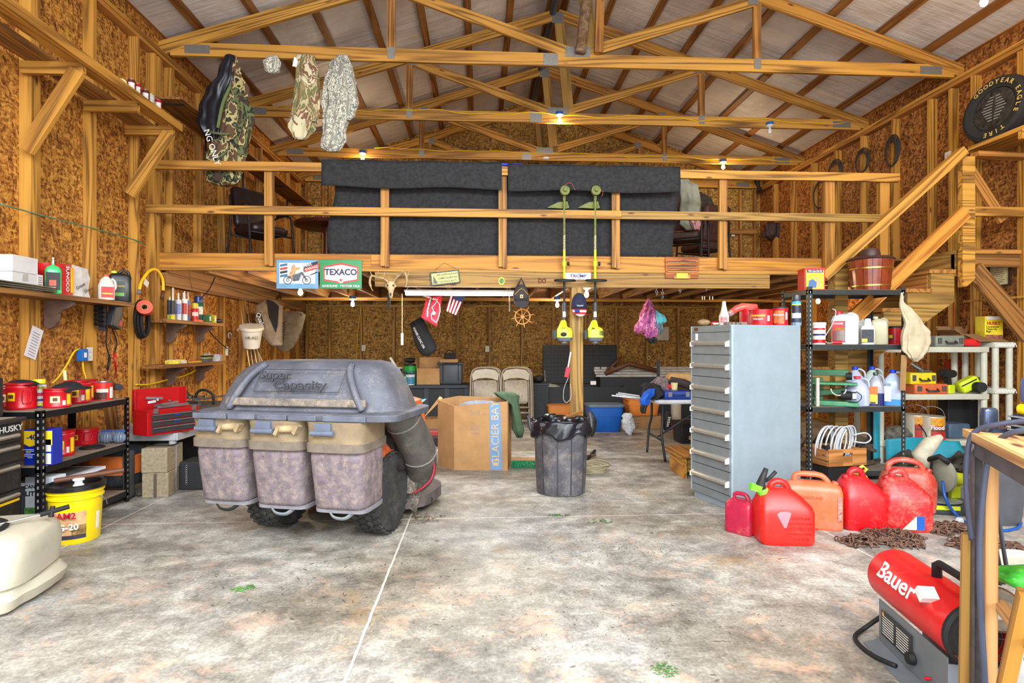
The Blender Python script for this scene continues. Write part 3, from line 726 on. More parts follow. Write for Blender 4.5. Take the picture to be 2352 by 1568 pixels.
# discharge tube, in world places
CH=M((84,80,76),.6,0,.25,7,((140,130,118),.35,10),.2)
pts=[atD(868,900,3.60),atD(905,932,3.66),atD(938,985,3.80),atD(962,1040,3.95),atD(965,1088,4.1),atD(938,1125,4.15)]
b=B();b.tube(spline(pts,5),[.11,.12,.125,.126,.126,.126,.124,.122,.120,.120,.120,.12,.122,.122,.122,.12,.118,.115,.112,.11,.105,.10,.09,.08,.07,.06],18);ch=obj('discharge_tube',b,CH,mw,world=True,smooth=2)
q=spline(pts,5)
for ii in (8,15):
    d=(q[ii+1]-q[ii-1]).normalized();b=B();b.lathe([(.119,-.006),(.126,-.003),(.126,.003),(.119,.006)],q[ii],20,d);obj('tube_seam',b,M((120,114,106),.6),ch,world=True,smooth=True)
cord=[atD(993,1055,3.92),atD(997,1075,3.95),atD(990,1100,3.95),atD(970,1120,3.95),atD(948,1133,3.98)]
b=B();b.tube(spline(cord,5),.006,6);obj('red_cord',b,M((196,36,60),.5),mw,world=True,smooth=2)
b=B();b.cyl(atD(972,1146,4.25),atD(960,1146,4.28)+Vector((.05,0,0)),.066,20);b.lathe([(.05,-.04),(.066,-.03),(.066,.03),(.05,.04)],atZ(968,1163,0)+Vector((0,.03,.066)),22,(1,.2,0));obj('gauge_wheel',b,BLK,mw,world=True,smooth=True)
b=B();b.prism([(0,0),(.16,-.02),(.20,.16),(.12,.34),(.03,.36),(-.06,.22)],atD(902,1128,4.0),(1,-.1,0),(0,.1,1),(0,.012,0));b.prism([(0,0),(.10,-.05),(.13,.10),(.05,.16)],atD(925,1160,4.1),(1,-.2,0),(0,0,1),(0,.012,0));obj('deflector_flap',b,M((74,68,58),.7,0,.3,12,DUST),mw,world=True)
# ================================================================= trash can
p,k=S(1288,1143,0,.21)
tc=thing('trash_can','dirty dark grey round trash can lined with a black bag','trash can',p,0)
TCM=M((74,72,78),.6,0,.3,7,((138,130,122),.5,12),.3)
b=B();b.lathe([(.195,0),(.203,.006),(.206,.03),(.215,.2),(.222,.40),(.226,.56),(.238,.565),(.240,.60),(.228,.602),(.216,.56),(.21,.50)],n=44);body=obj('body',b,TCM,tc,smooth=True)
for an in (-105,-75,-40,-140,40,100,160):
    a_=R(an);b=B();b.bar((.207*math.cos(a_),.207*math.sin(a_),.02),(.2275*math.cos(a_),.2275*math.sin(a_),.55),.008,.010,(-math.sin(a_),math.cos(a_),0));obj('rib',b,M((52,50,56),.6),tc)
def bagf(r0,r1,z0,z1,ph):
    secs=[]
    for j in range(9):
        u=j/8;z=z0+(z1-z0)*u;r=r0+(r1-r0)*u
        secs.append([Vector(((r+.012*math.sin(9*t+ph+u*3)+.02*noise.noise(Vector((math.cos(t)*3,math.sin(t)*3,u*3+ph))))*math.cos(t),(r+.012*math.sin(9*t+ph+u*3))*math.sin(t),z+.022*math.sin(5*t+ph)*u+.03*noise.noise(Vector((math.cos(t)*4,math.sin(t)*4,ph)))*u)) for t in [2*math.pi*i/60 for i in range(60)]])
    return secs
BAGP=M((26,26,32),.22,0,.2,12,None,.4)
b=B();b.loft(bagf(.240,.254,.615,.495,0.5),(False,False));b.loft(bagf(.236,.19,.62,.56,0.5)[::1],(False,False));b.loft([[Vector((r*math.cos(2*math.pi*i/30),r*math.sin(2*math.pi*i/30),z+.02*noise.noise(Vector((i*.7,z*9,r*20))))) for i in range(30)] for r,z in ((.20,.575),(.16,.545),(.08,.55),(.01,.535))],(False,True))
bag=obj('bag_liner',b,BAGP,tc,smooth=2);md=bag.modifiers.new('t','SOLIDIFY');md.thickness=.002
for i in range(9):
    a_=rnd.uniform(0,6.28);r_=rnd.uniform(.05,.17);b=B();secs=[[Vector((r_*math.cos(a_)+(.03+.03*math.sin(u*3))*math.cos(t)*(1+.4*math.sin(3*t+i)),r_*math.sin(a_)+.05*math.sin(t)*(1+.3*math.sin(4*t)),.55+.09*u)) for t in [2*math.pi*q/14 for q in range(14)]] for u in (0,.4,.8,1)];b.loft(secs)
    if i < 5: obj('bag_fold',b,BAGP,bag,smooth=2)
hb=B();hb.tube(spline([(.235,-.03,.50),(.262,0,.52),(.268,.03,.60),(.26,.05,.66)],4),.010,8,flat=1.6);obj('handle',hb,M((60,60,66),.5),tc,smooth=2)
hb=B();hb.tube(spline([(-.235,-.03,.50),(-.262,0,.54),(-.275,.03,.64)],4),.010,8,flat=1.6);obj('handle',hb,M((60,60,66),.5),tc,smooth=2)
wd=B().bar(p+Vector((.02,-.05,.625)),p+Vector((.20,.10,.66)),.03,.018);tag(obj('wood_scrap',wd,dpine),'short wood scrap lying across the open trash can','wood scrap')
# ================================================================= big carton
def open_carton(name,cat,label,P,rz,w,d,h,mat,flaps=(),th=.006,group=None):
    t=thing(name,label,cat,P,rz,group)
    b=B();b.bx(-w/2,w/2,-d/2,-d/2+th,0,h);b.bx(-w/2,w/2,d/2-th,d/2,0,h);b.bx(-w/2,-w/2+th,-d/2+th,d/2-th,0,h);b.bx(w/2-th,w/2,-d/2+th,d/2-th,0,h);b.bx(-w/2+th,w/2-th,-d/2+th,d/2-th,0,th)
    obj('body',b,mat,t)
    for side,ang,L in flaps:
        b=B();a_=R(ang)
        if side=='l': b.bar((-w/2,0,h),(-w/2-L*math.cos(a_),0,h+L*math.sin(a_)),d*.96,th,(0,1,0))
        if side=='r': b.bar((w/2,0,h),(w/2+L*math.cos(a_),0,h+L*math.sin(a_)),d*.96,th,(0,1,0))
        if side=='f': b.bar((0,-d/2,h),(0,-d/2-L*math.cos(a_),h+L*math.sin(a_)),w*.96,th,(1,0,0))
        if side=='b': b.bar((0,d/2,h),(0,d/2+L*math.cos(a_),h+L*math.sin(a_)),w*.96,th,(1,0,0))
        obj('flap',b,mat,t)
    return t
f0=atZ(1043,1079,0);f1=atZ(1166,1081,0);l0=atZ(1004,1075,0)
bc=thing('cardboard_box','big open cardboard box with a blue lettered stripe','box',(f0+f1)/2,0)
H0=.60
fr=[f0,f1,f1+Vector((.06,.42,0)),f1+Vector((-.50,.46,0)),l0+Vector((-.0,.10,0))]
b=B();th=.006
def wallseg(b,p,q,h0,h1,th=.006):
    d=(q-p);n=Vector((-d.y,d.x,0)).normalized()*th
    vs=[b._v(v) for v in (p,q,q+Vector((0,0,h1)),p+Vector((0,0,h0)),p+n,q+n,q+n+Vector((0,0,h1)),p+n+Vector((0,0,h0)))]
    b.faces(vs,((0,1,2,3),(5,4,7,6),(3,2,6,7),(1,0,4,5),(0,3,7,4),(1,5,6,2)))
hs=[.655,.705,.70,.72,.70]
for i in range(5): wallseg(b,fr[i],fr[(i+1) % 5],hs[i]-.02,hs[(i+1) % 5]-.02)
obj('body',b,CARD,bc,world=True)
b=B();v0=fr[4]+Vector((0,0,.69));b.prism([(0,0),(.03,-.02),(-.17,-.22)],v0,(1,0,0),(0,0,1),(0,.30,0));obj('flap',b,CARD,bc,world=True)
u=(f1-f0).normalized();nn=Vector((u.y,-u.x,0))*.002;L=(f1-f0).length
b=B();b.prism([(L*.68,.01),(L*.90,.01),(L*.86,.67),(L*.66,.665)],f0+nn,u,(0,0,1),nn*.5);obj('stripe',b,M((112,150,190),.7),bc,world=True)
g=text('GLACIER BAY',f0+u*(L*.775)+nn*2.2+Vector((0,0,.37)),.105,M((206,178,140),.8),None,rz=math.atan2(u.y,u.x),roll=R(90)+.02,bold=.2,sx=1.0)
g.parent=bc;g.matrix_basis=wm(bc).inverted()@g.matrix_basis
b=B();b.prism([(0,0),(.06,.0),(.05,.03),(.02,.04)],f0+u*(L*.72)+nn*2+Vector((0,0,.05)),u,(0,0,1),nn*.3);b.prism([(.0,.045),(.05,.045),(.06,.08)],f0+u*(L*.72)+nn*2+Vector((0,0,.05)),u,(0,0,1),nn*.3);obj('logo',b,M((206,178,140),.8),bc,world=True)
b=B()
for (x0,z0,w_,h_) in ((.16,.55,.02,.05),(.20,.56,.03,.02),(.24,.55,.02,.05),(.28,.55,.05,.012),(.16,.44,.10,.008),(.16,.40,.10,.008),(.17,.41,.02,.03),(.21,.41,.03,.03),(.17,.36,.08,.02)): b.prism([(x0,z0),(x0+w_,z0),(x0+w_,z0+h_),(x0,z0+h_)],f0+nn,u,(0,0,1),nn*.3)
obj('faded_print',b,M((160,134,108),.8),bc,world=True)
GT=M((70,92,66),.9,0,.15,20)
gc=Vector(f1)+Vector((.03,.24,0))
tag(obj('green_cloth',B().loft([sell(gc.x+x,gc.y+y,z,a_,c_,2.4,30,.12,6,z*12) for x,y,z,a_,c_ in ((.10,-.05,.30,.03,.05),(.085,-.05,.38,.06,.09),(.065,-.05,.52,.05,.11),(.045,-.05,.64,.045,.12),(-.02,-.05,.725,.11,.12),(-.06,-.05,.755,.10,.09),(-.07,-.05,.765,.04,.04))]),GT,smooth=2),'dull green cloth hanging over the corner of the big cardboard box','cloth')
bl=B();bl.loft([sell(f0.x+.26,f0.y+.22,z,a_,c_,2.5,24,.05) for z,a_,c_ in ((.40,.20,.15),(.62,.22,.16),(.66,.12,.08))]);tag(obj('grey_bundle',bl,M((118,118,134),.8,0,.2,20),smooth=2),'grey padded bundle showing inside the big cardboard box','bundle')
# push broom
p=atZ(1183,1078,0);q=atZ(1236,1085,0)
br=thing('push_broom','push broom head with green bristles on the floor behind the trash can','broom',p+Vector((.12,.04,0)),R(-6))
obj('block',B().box((0,.03,.085),(.32,.05,.024),(R(20),0,0)),M((196,150,110),.7),br,bevel=.004)
b=B()
for i in range(40):
    for j in range(4): b.box((-.155+i*.008,.0+j*.012-.01,.042),(.0055,.006,.075),(R(22+rnd.uniform(-8,8)),rnd.uniform(-.12,.12),0))
obj('bristles',b,M((20,150,96),.6,0,.2,30),br)
obj('handle',B().cyl((.05,.04,.09),(.75,.62,.02),.012,10),M((150,120,80),.6),br,smooth=2)
# ================================================================= side wall: high plank shelf
sh=thing('plank_shelf','long pine plank shelf on wooden brackets high on the side wall','shelf',(SL+.2,4.4,3.2))
def ss(name,b,m=pine,**kw): return obj(name,b,m,sh,world=True,**kw)
zz=3.315
ss('plank',B().bx(-3.02,-2.885,2.6,5.52,zz,zz+.038));ss('plank',B().bx(SL+.002,-3.12,2.6,5.72,zz,zz+.038),dpine);ss('front_lip',B().bx(-2.882,-2.846,2.6,5.60,zz-.03,zz+.04))
for y in (4.36,5.02,5.58):
    ss('arm',B().bx(SL-.03,-2.90,y-.045,y-.008,zz-.09,zz-.001),pine)
    if y !=5.02: ss('brace',B().bar((-2.93,y-.055,zz-.07),(SL+.02,y-.055,zz-.66),.11,.036,(1,0,1)),pine)
canm=[M((190,40,44),.35,.4,.3,30),M((120,52,44),.35,.4,.3,40),M((222,218,208),.35,.4,.2,40)]
for (px,py,w,mi,lb) in ((302,222,19,1,'dark red beverage can, second from the outer end of the high shelf'),(315,236,18,0,'red and white beverage can in the middle of the high shelf row'),(334,246,15,1,'dark beverage can behind the white one on the high shelf'),(346,258,13,2,'white beverage can on the high shelf'),(363,268,17,0,'red and white beverage can at the end of the high shelf row')):
    p=atX(px,py,-2.93);k=depth(p)/F;p.z=zz+.039
    t=thing('beverage_can',lb,'can',p,face(p),'beverage cans on the high plank shelf')
    obj('body',B().lathe([(.024,0),(.031,.006),(.032,.105),(.026,.118)],n=20),canm[mi],t,smooth=True)
    obj('rim',B().lathe([(.026,.118),(.027,.121),(.023,.1215)],n=20),STL,t,smooth=True)
    if mi !=2: obj('label',patch(B(),.0325,-40,40,.03,.09),M((226,222,214),.5,0,.3,60),t)
p=atX(280,205,-2.95);p.z=zz+.039;t=thing('tape_roll','cream roll lying at the head of the can row on the high shelf','tape',p);obj('roll',B().tube([(.03*math.cos(a),.0,.035+.03*math.sin(a)) for a in [i*math.pi/10 for i in range(20)]],.012,8,True,2.0),CREAM,t,smooth=2)
# dark shelf further back with metal brackets
sh2=thing('wall_shelf','long dark-bottomed board shelf on black metal brackets above the loft','shelf',(SL+.15,6,3.7))
obj('board',B().bx(SL+.002,SL+.32,5.88,10.3,3.715,3.737),dpine,sh2,world=True)
for y in (5.99,7.02,8.1,9.0,9.9):
    b=B();b.bx(SL+.001,SL+.012,y,y+.03,3.40,3.714);b.bx(SL+.012,SL+.27,y,y+.03,3.703,3.714);obj('bracket',b,M((40,44,56),.4,.5),sh2,world=True)
# ================================================================= near wall shelf with boxes
def corbel(b,x,y,z,s=1.0):
    poly=[(0,0),(.20,0),(.215,-.03),(.18,-.055),(.13,-.07),(.10,-.10),(.10,-.16),(.07,-.20),(.03,-.215),(0,-.20)]
    b.prism([(a*s,c*s) for a,c in poly],(x,y,z),(1,0,0),(0,0,1),(0,.03,0));return b
def wshelf(nm,lb,xo,y0,y1,z,brk,m=dpine):
    t=thing(nm,lb,'shelf',((SL+xo)/2,y0,z))
    obj('board',B().bx(SL+.002,xo,y0,y1,z-.036,z),m,t,world=True)
    for y in brk: obj('bracket',corbel(B(),SL+.001,y,z-.037,min(1,(xo-SL-.01)/.215)),M((104,78,64),.7,0,.2,12),t,world=True)
    return t
ZS=1.617
wshelf('wall_shelf','weathered wooden wall shelf holding boxes and jugs on scroll brackets',-3.07,3.2,5.22,ZS,(4.50,))
def onwall(px,py,z,x=-3.15):
    """point on a wall shelf of height z, at the given distance out from the wall"""
    p=atX(px,py,x);p.z=z;return p
WB=M((206,204,202),.75,0,.06,10)
def wbox(px0,px1,ph,z,lb,mat=WB,x0=SL+.01,x1=-3.09,nm='cardboard_carton',cat='box',grp=None):
    a=atX(px0,600,x1).y;c=atX(px1,600,x1).y
    t=thing(nm,lb,cat,((x0+x1)/2,(a+c)/2,z),0,grp)
    obj('body',B().box((0,0,ph/2),(x1-x0,c-a,ph)),mat,t,bevel=.002);return t,c-a
t,d=wbox(28,86,.115,ZS,'plain white carton at the bottom of the pair on the wall shelf',grp='white cartons on the wall shelf')
obj('tape',B().box(((-3.09-SL-.01)/2,-.0,.085),(.002,.05,.05)),M((170,166,160),.5),t)
t,d=wbox(29,87,.112,ZS+.117,'plain white carton stacked on top of the other on the wall shelf',grp='white cartons on the wall shelf')
t,d=wbox(86,99,.12,ZS,'narrow white carton with printed side beside the stacked white pair')
b=B()
for k in range(6): b.box(((-3.09-SL-.01)/2,0,.02+k*.016),(.002,d*.7,.006))
obj('print',b,M((120,116,112),.8),t)
p=onwall(104,660,ZS,-3.20);t=thing('funnel','red plastic funnel upside down behind the green soap bottle','funnel',p);obj('cone',B().lathe([(.022,0),(.026,.14),(.07,.20),(.072,.225),(.066,.224),(.02,.15)],n=24),M((206,30,34),.35),t,smooth=True)
def hbottle(px,pyb,wpx,hpx,x,z,name,cat,lb,secs,mats,cap=None,rot=0,grp=None,cappos=(0,0)):
    """loft bottle on a wall shelf; secs (zfrac, afrac, bfrac)"""
    p=onwall(px,pyb,z,x);k=depth(p)/F;w=wpx*k;h=hpx*k
    t=thing(name,lb,cat,p,face(p)+rot,grp)
    obj('body',B().loft([sell(0,0,q*h,w/2*a_,w/2*b_,e,28) for q,a_,b_,e in secs]),mats,t,smooth=True)
    if cap: obj('cap',B().lathe([(cap[0]*w,h*cap[1]),(cap[0]*w,h),(cap[0]*w*.8,h*1.01)],(cappos[0]*w,0,0),16),cap[2],t,smooth=True)
    return t,w,h
gs=M((60,190,110),.25,0,.08);
t,w,h=hbottle(122,672,31,72,-3.12,ZS,'soap_bottle','bottle','green hand cleaner pump bottle with black label on the wall shelf',((0,.9,.6,4),(.03,1,.7,4),(.75,1,.7,4),(.86,.75,.55,3),(.92,.22,.22,2),(.96,.22,.22,2)),gs)
obj('label',B().box((0,-w*.36,h*.40),(w*.82,.004,h*.55)),BLK,t);obj('label',B().box((-w*.02,-w*.365,h*.34),(w*.4,.004,h*.18)),M((220,90,60),.6),t)
b=B();b.cyl((0,0,h*.95),(0,0,h*1.12),.006);b.box((0,-.012,h*1.12),(.012,.05,.012));obj('pump',b,WHT,t);b=B()
for i in range(7): b.box((-w*.22+i*w*.06,-w*.366,h*.14),(w*.03,.004,h*.14))
obj('bar_code',b,TXW,t)
# bag of oil absorbent
t=thing('absorbent_bag','crumpled red and white paper sack of grease absorbent on the wall shelf','sack',onwall(165,676,ZS,-3.16));y0=atX(137,600,-3.09).y-t.location.y;y1=atX(205,600,-3.09).y-t.location.y;ym=y0+(y1-y0)*.42
def sackseg(a,c): 
    b=B();b.loft([[Vector((x+.012*noise.noise(Vector((x*9,y*9,z*9+q))),y+.006*math.sin(z*40+x*30),z+(.0 if z < .2 else .012*math.sin(y*40)))) for x,y in ((.07,a),(.075,(a+c)/2),(.07,c),(-.10,c),(-.11,(a+c)/2),(-.10,a))] for q,z in enumerate((0,.05,.10,.15,.19,.215,.23))]);return b
obj('front_panel',sackseg(y0,ym),M((196,20,30),.5,0,.1,10),t);obj('white_panel',sackseg(ym+.001,y1),M((206,202,198),.6,0,.1,14),t)
obj('yellow_stripe',B().box((.082,ym-.022,.115),(.004,.03,.19)),M((236,170,30),.5),t)
text('SUNOCO',(.083,ym-.07,.12),.045,TXW,t,rz=R(90),roll=-R(90),bold=.5);text('Grease',(.088,(ym+y1)/2-.03,.08),.036,TXB,t,rz=R(90),roll=R(28));text('Grease',(.088,(ym+y1)/2+.06,.06),.036,TXB,t,rz=R(90),roll=R(22))
jugw=M((214,206,196),.3,0,.08)
t,w,h=hbottle(244,684,33,58,-3.11,ZS,'jug','jug','translucent tea jug with red label and orange cap on the wall shelf',((0,.92,.8,4),(.04,1,.9,4),(.55,1,.9,4),(.80,.7,.6,3),(.92,.3,.3,2),(.95,.3,.3,2)),jugw,(.17,.93,M((220,80,40),.4)))
obj('label',B().box((w*.08,-w*.46,h*.30),(w*.72,.004,h*.42)),M((196,26,32),.5),t);text('MILO\'S',(w*.08,-w*.47,h*.38),w*.2,TXW,t,bold=.4);obj('label',B().box((w*.08,-w*.462,h*.24),(w*.6,.004,h*.05)),YEL,t)
b=B();b.tube(spline([(w*.30,0,h*.86),(w*.50,0,h*.74),(w*.52,0,h*.5),(w*.44,0,h*.4)],4),.010,8);obj('handle',b,jugw,t,smooth=2)
t,w,h=hbottle(276,690,44,70,-3.13,ZS,'oil_jug','jug','black motor oil jug with green cap on the wall shelf',((0,.94,.5,5),(.04,1,.56,5),(.82,1,.56,5),(.90,.8,.45,4),(.94,.3,.3,3),(.95,.2,.2,3)),M((30,32,30),.35),(.14,.93,M((190,210,50),.4)),cappos=(-.26,0))
obj('label',B().box((-w*.08,-w*.29,h*.42),(w*.6,.004,h*.5)),M((50,64,56),.5),t);text('SYNTHETIC',(-w*.08,-w*.30,h*.5),w*.11,YEL,t,bold=.5);obj('label',B().box((-w*.08,-w*.292,h*.24),(w*.5,.004,h*.1)),M((110,180,60),.5),t)
b=B();b.tube(spline([(-.02,0,h*.9),(w*.1,0,h*1.02),(w*.34,0,h*.98),(w*.40,0,h*.82)],4),.012,8);obj('handle',b,M((30,32,30),.35),t,smooth=2)
b=B();
for i,dz in enumerate((0,.014,.028)): b.box((-3.10,3.9+i*.02,ZS+.01+dz),(.10,.75,.008),(0,0,.04*i))
t=obj('metal_strips',b,M((96,90,76),.5,.4));tag(t,'thin grey metal strips stacked at the near end of the wall shelf','metal strips');t['kind']='stuff'
# things hung on the near wall
def wallP(px,py,off=.02): p=atX(px,py,SL+off);return p
t=thing('battery_pack_rack','black tool caddy with sockets and a jump pack strapped under the wall shelf','tool rack',wallP(235,720,.05))
k=depth(t.location)/F
b=B();
for i in range(5): b.cyl((.0,-.09,.06-i*.038),(.09,-.11,.06-i*.038),.017,12)
obj('socket',b,DBLK,t,smooth=True)
obj('holder',B().box((.03,-.04,-.02),(.05,.05,.26),(0,0,.2)),BLK,t,bevel=.004)
obj('charger_body',B().box((.07,.05,.0),(.06,.10,.24),(R(-16),0,0)),M((52,54,58),.5),t,bevel=.01)
obj('battery_block',B().box((.03,.13,-.03),(.06,.09,.20),(R(-12),0,0)),M((34,30,34),.5),t,bevel=.006)
obj('label',B().box((.062,.145,-.08),(.004,.06,.05),(R(-12),0,0)),M((190,40,40),.5),t)
for nm,cl,pts,lb in (('jumper_cable',1,[(246,755),(244,790),(252,820),(247,850)],'black jumper cable clamp hanging below the tool caddy'),('jumper_cable',0,[(258,755),(268,785),(263,810),(266,850)],'red jumper cable clamp hanging below the tool caddy')):
    q=[wallP(x,y,.05) for x,y in pts];t=thing(nm,lb,'jumper cable',q[0]);obj('cable',B().tube(spline(q[:3],5),.006,8),DBLK,t,world=True,smooth=2)
    obj('clamp_grip',B().tube([q[2],q[3]],[.011,.008],8),RED if not cl else DBLK,t,world=True,smooth=2)
    a_=q[3];b=B();b.bar(a_,a_+Vector((.0,.015,-.07)),.012,.006);b.bar(a_,a_+Vector((.0,-.02,-.07)),.012,.006);obj('jaw',b,M((190,100,70),.4,.8),t,world=True)
# paper note
n0=wallP(78,787,.004);t=thing('paper_sheet','white printed sheet pinned askew to a stud below the shelf','paper',n0)
obj('sheet',B().box((0,0,0),(.003,.11,.235),(R(-20),0,0)),M((214,210,212),.8,0,.04),t);b=B()
for i in range(9): b.box((.0024,.0+.0,-.09+i*.02),(.0012,.075,.005),(R(-20),0,0))
o=obj('print',b,M((140,136,146),.8),t);o.data.transform(Matrix.Identity(4))
for v in o.data.vertices: v.co.y +=v.co.z*math.tan(R(20))*.9
# green twine
q=[wallP(x,y,.004) for x,y in ((0,468),(90,493),(190,518),(300,548),(333,562))]
tag(obj('twine',B().tube(spline(q,4),.006,6),M((92,128,96),.8),smooth=2),'faded green twine slung across the studs of the side wall','twine')
# outlets and blue boxes
def outlet(P,lb,nrm='x',sz=1.0,two=True):
    t=thing('power_outlet',lb,'outlet',P,0 if nrm=='y' else R(90) if nrm=='x' else R(-90),'wall outlets')
    obj('plate',B().box((0,0,0),(.072*sz,.006,.115*sz)),M((224,220,210),.4),t,bevel=.002)
    b=B()
    for z in (-.024,.024):
        b.box((0,-.0045,z*sz),(.030*sz,.004,.026*sz))
    obj('socket',b,M((204,198,186),.4),t,bevel=.002);return t
outlet(wallP(206,813,.012),'white duplex outlet beside a blue box on the near side wall');
t=thing('junction_box','bright blue electrical box with yellow cables on the near side wall','electrical box',wallP(189,815,.03));obj('body',B().box((0,0,0),(.05,.07,.10)),BOXB,t,bevel=.003);obj('sticker',B().box((.026,0,.0),(.002,.03,.04)),WHT,t)
for pts in ([(184,801),(170,808),(155,835),(135,865),(120,880)],[(190,828),(192,850),(198,872),(198,900)]):
    t=obj('yellow_cable',B().tube(spline([wallP(x,y,.02) for x,y in pts],5),.007,6),YEL,smooth=2);tag(t,'yellow cable looping from the blue box towards the doorway' if pts[0][0]==184 else 'yellow cable dropping from the blue box behind the coffee cans','cable')
# yellow shock hose, orange cord reel, black coil
t=thing('yellow_power_cord','short yellow power cord arched over a wall stud','cord',wallP(345,640,.06));b=B();b.tube(spline([wallP(x,y,.05) for x,y in ((320,665),(326,645),(343,622),(360,620),(373,640),(375,668))],6),.014,10);obj('cord',b,YEL,t,world=True,smooth=2)
obj('tag',B().box(wallP(336,650,.075),(.003,.07,.06),(R(-30),0,0)),LBL,t,world=True);obj('plug',B().tube([wallP(375,668,.05),wallP(372,686,.05)],.018,8),BRN,t,world=True,smooth=2);obj('plug',B().tube([wallP(320,665,.05),wallP(318,675,.05)],.014,8),GRYP,t,world=True,smooth=2)
t=thing('black_cord_coil','coiled black extension cord hanging on the side wall','cord',wallP(330,735,.04))
b=B();c0=wallP(330,733,.06)
for i in range(7):
    b.tube([c0+Vector((.012*math.sin(i*2)+.01*i-.03,(.10-.006*i)*math.cos(a)+.010*math.sin(i),(.185-.01*i)*math.sin(a)-.005*i)) for a in [2*math.pi*q/30 for q in range(30)]],.009,6,True)
obj('coil',b,DBLK,t,world=True,smooth=2)
t=thing('orange_reel','bright orange tape roll hooked over the black cord coil','tape roll',wallP(335,705,.10));c0=wallP(333,707,.12)
b=B();b.lathe([(.030,-.06),(.066,-.06),(.068,0),(.066,.06),(.030,.06),(.028,0),(.030,-.06)],c0,28,(.45,-.9,.1));obj('roll',b,M((232,74,22),.5),t,world=True,smooth=True)
b=B();b.lathe([(.022,-.061),(.030,-.061),(.030,.061),(.022,.061),(.022,-.061)],c0,20,(.45,-.9,.1));obj('core',b,M((170,140,96),.7),t,world=True,smooth=True)
# ================================================================= middle wall shelves
Z2=1.500;wshelf('wall_shelf','upper small wooden shelf with caulk tubes and spray cans',-3.10,5.80,7.07,Z2,(6.18,6.80))
Z3=1.045;wshelf('wall_shelf','lower small wooden shelf with boxes of drill bits',-3.10,5.74,7.10,Z3,(6.18,6.80))
tubes=[(390,46,11,(48,52,60),(200,200,60),8),(397,44,11,(40,42,50),(220,200,50),30),(410,47,12,(206,206,210),(120,130,180),16),(421,44,11,(198,198,204),(90,90,120),22),(424,50,12,(232,228,216),(190,60,50),18),(432,48,9,(90,110,170),(190,40,60),20)]
for i,(px,hp,wp,c1,c2,noz) in enumerate(tubes):
    p=onwall(px,731,Z2,-3.16 if i not in (0,3,5) else -3.24);k=depth(p)/F;r=wp*k/2;h=hp*k
    lb=['dark caulk tube at the near end of the upper small shelf','black caulk tube with a yellow foot and tall nozzle','white caulk tube with lilac print','pale caulk tube half hidden between two white ones','white caulk tube with orange print','thin blue and red tube beside the spray cans'][i]
    t=thing('caulk_tube',lb,'caulk tube',p,face(p),'caulk tubes on the upper small shelf')
    obj('body',B().lathe([(r,0),(r,h)],n=16),M(c1,.5,0,.2,60),t,smooth=True);obj('nozzle',B().lathe([(r*.95,h),(r*.35,h+.004),(r*.22,h+noz*k)],n=12),M((210,206,196),.4),t,smooth=True)
    obj('label',patch(B(),r,-60,60,h*.02,h*.28) if i < 2 else patch(B(),r,-50,50,h*.3,h*.8),M(c2,.5,0,.4,70),t)
def spray(px,pyb,wpx,hpx,Z,lb,cbody,ccap,lab,P=None,grp='spray cans',capf=.2,n=20):
    if P is None: p,k=S(px,pyb,Z,0);r=wpx*k/2;p,_=S(px,pyb,Z,r)
    else: p=P;k=depth(p)/F;r=wpx*k/2
    h=hpx*k;t=thing('spray_can',lb,'spray can',p,face(p),grp)
    obj('body',B().lathe([(r*.95,0),(r,.004),(r,h*(.94-capf)),(r*.8,h*(.99-capf)),(r*.5,h*(1.0-capf))],n=n),M(cbody,.3,.1,.06,30),t,smooth=True)
    obj('cap',B().lathe([(r*.88,h*(.985-capf)),(r*.88,h*.95),(r*.80,h*1.0)],n=n),M(ccap,.35),t,smooth=True)
    for (z0,z1,a_,cc) in lab: obj('label',patch(B(),r,-a_,a_,h*z0,h*z1),M(cc,.5,0,.25,60),t)
    t['h']=h;t['r']=r;return t
spray(0,0,20,60,0,'tall spray can with a dark blue cap on the upper small shelf',(40,90,80),(24,50,120),((.30,.60,60,(214,214,200)),),onwall(456,736,Z2,-3.24),capf=.22)
spray(0,0,15,42,0,'short red spray can with a yellow cap on the upper small shelf',(196,40,50),(206,180,40),((.3,.5,50,(230,200,190)),),onwall(448,737,Z2,-3.14),capf=.28)
t=thing('battery_tray','small orange tray of round caps on the upper small shelf','tray',onwall(455,738,Z2,-3.115));b=B()
for i in range(6): b.cyl((0,-.07+i*.03,0),(0,-.07+i*.03,.02),.013,10)
obj('tray',b,M((226,96,36),.5),t)
for px,c1,lb in ((477,(60,110,50),'small green box with yellow edge on the upper small shelf'),(489,(190,176,40),'small yellow parts box on the upper small shelf')):
    P=onwall(px,742,Z2,-3.15);t=thing('parts_box',lb,'box',P,0,'small boxes on the upper small shelf');obj('body',B().box((0,0,.045),(.06,.055,.09)),M(c1,.6,0,.3,40),t);obj('label',B().box((.031,0,.045),(.002,.03,.05)),LBL,t)
blob('hardware_pile','hardware','small heap of dark metal fittings at the end of the upper small shelf',onwall(502,742,Z2,-3.16),.05,.07,.06,M((70,72,76),.4,.6,.4,40),.5)['kind']='stuff'
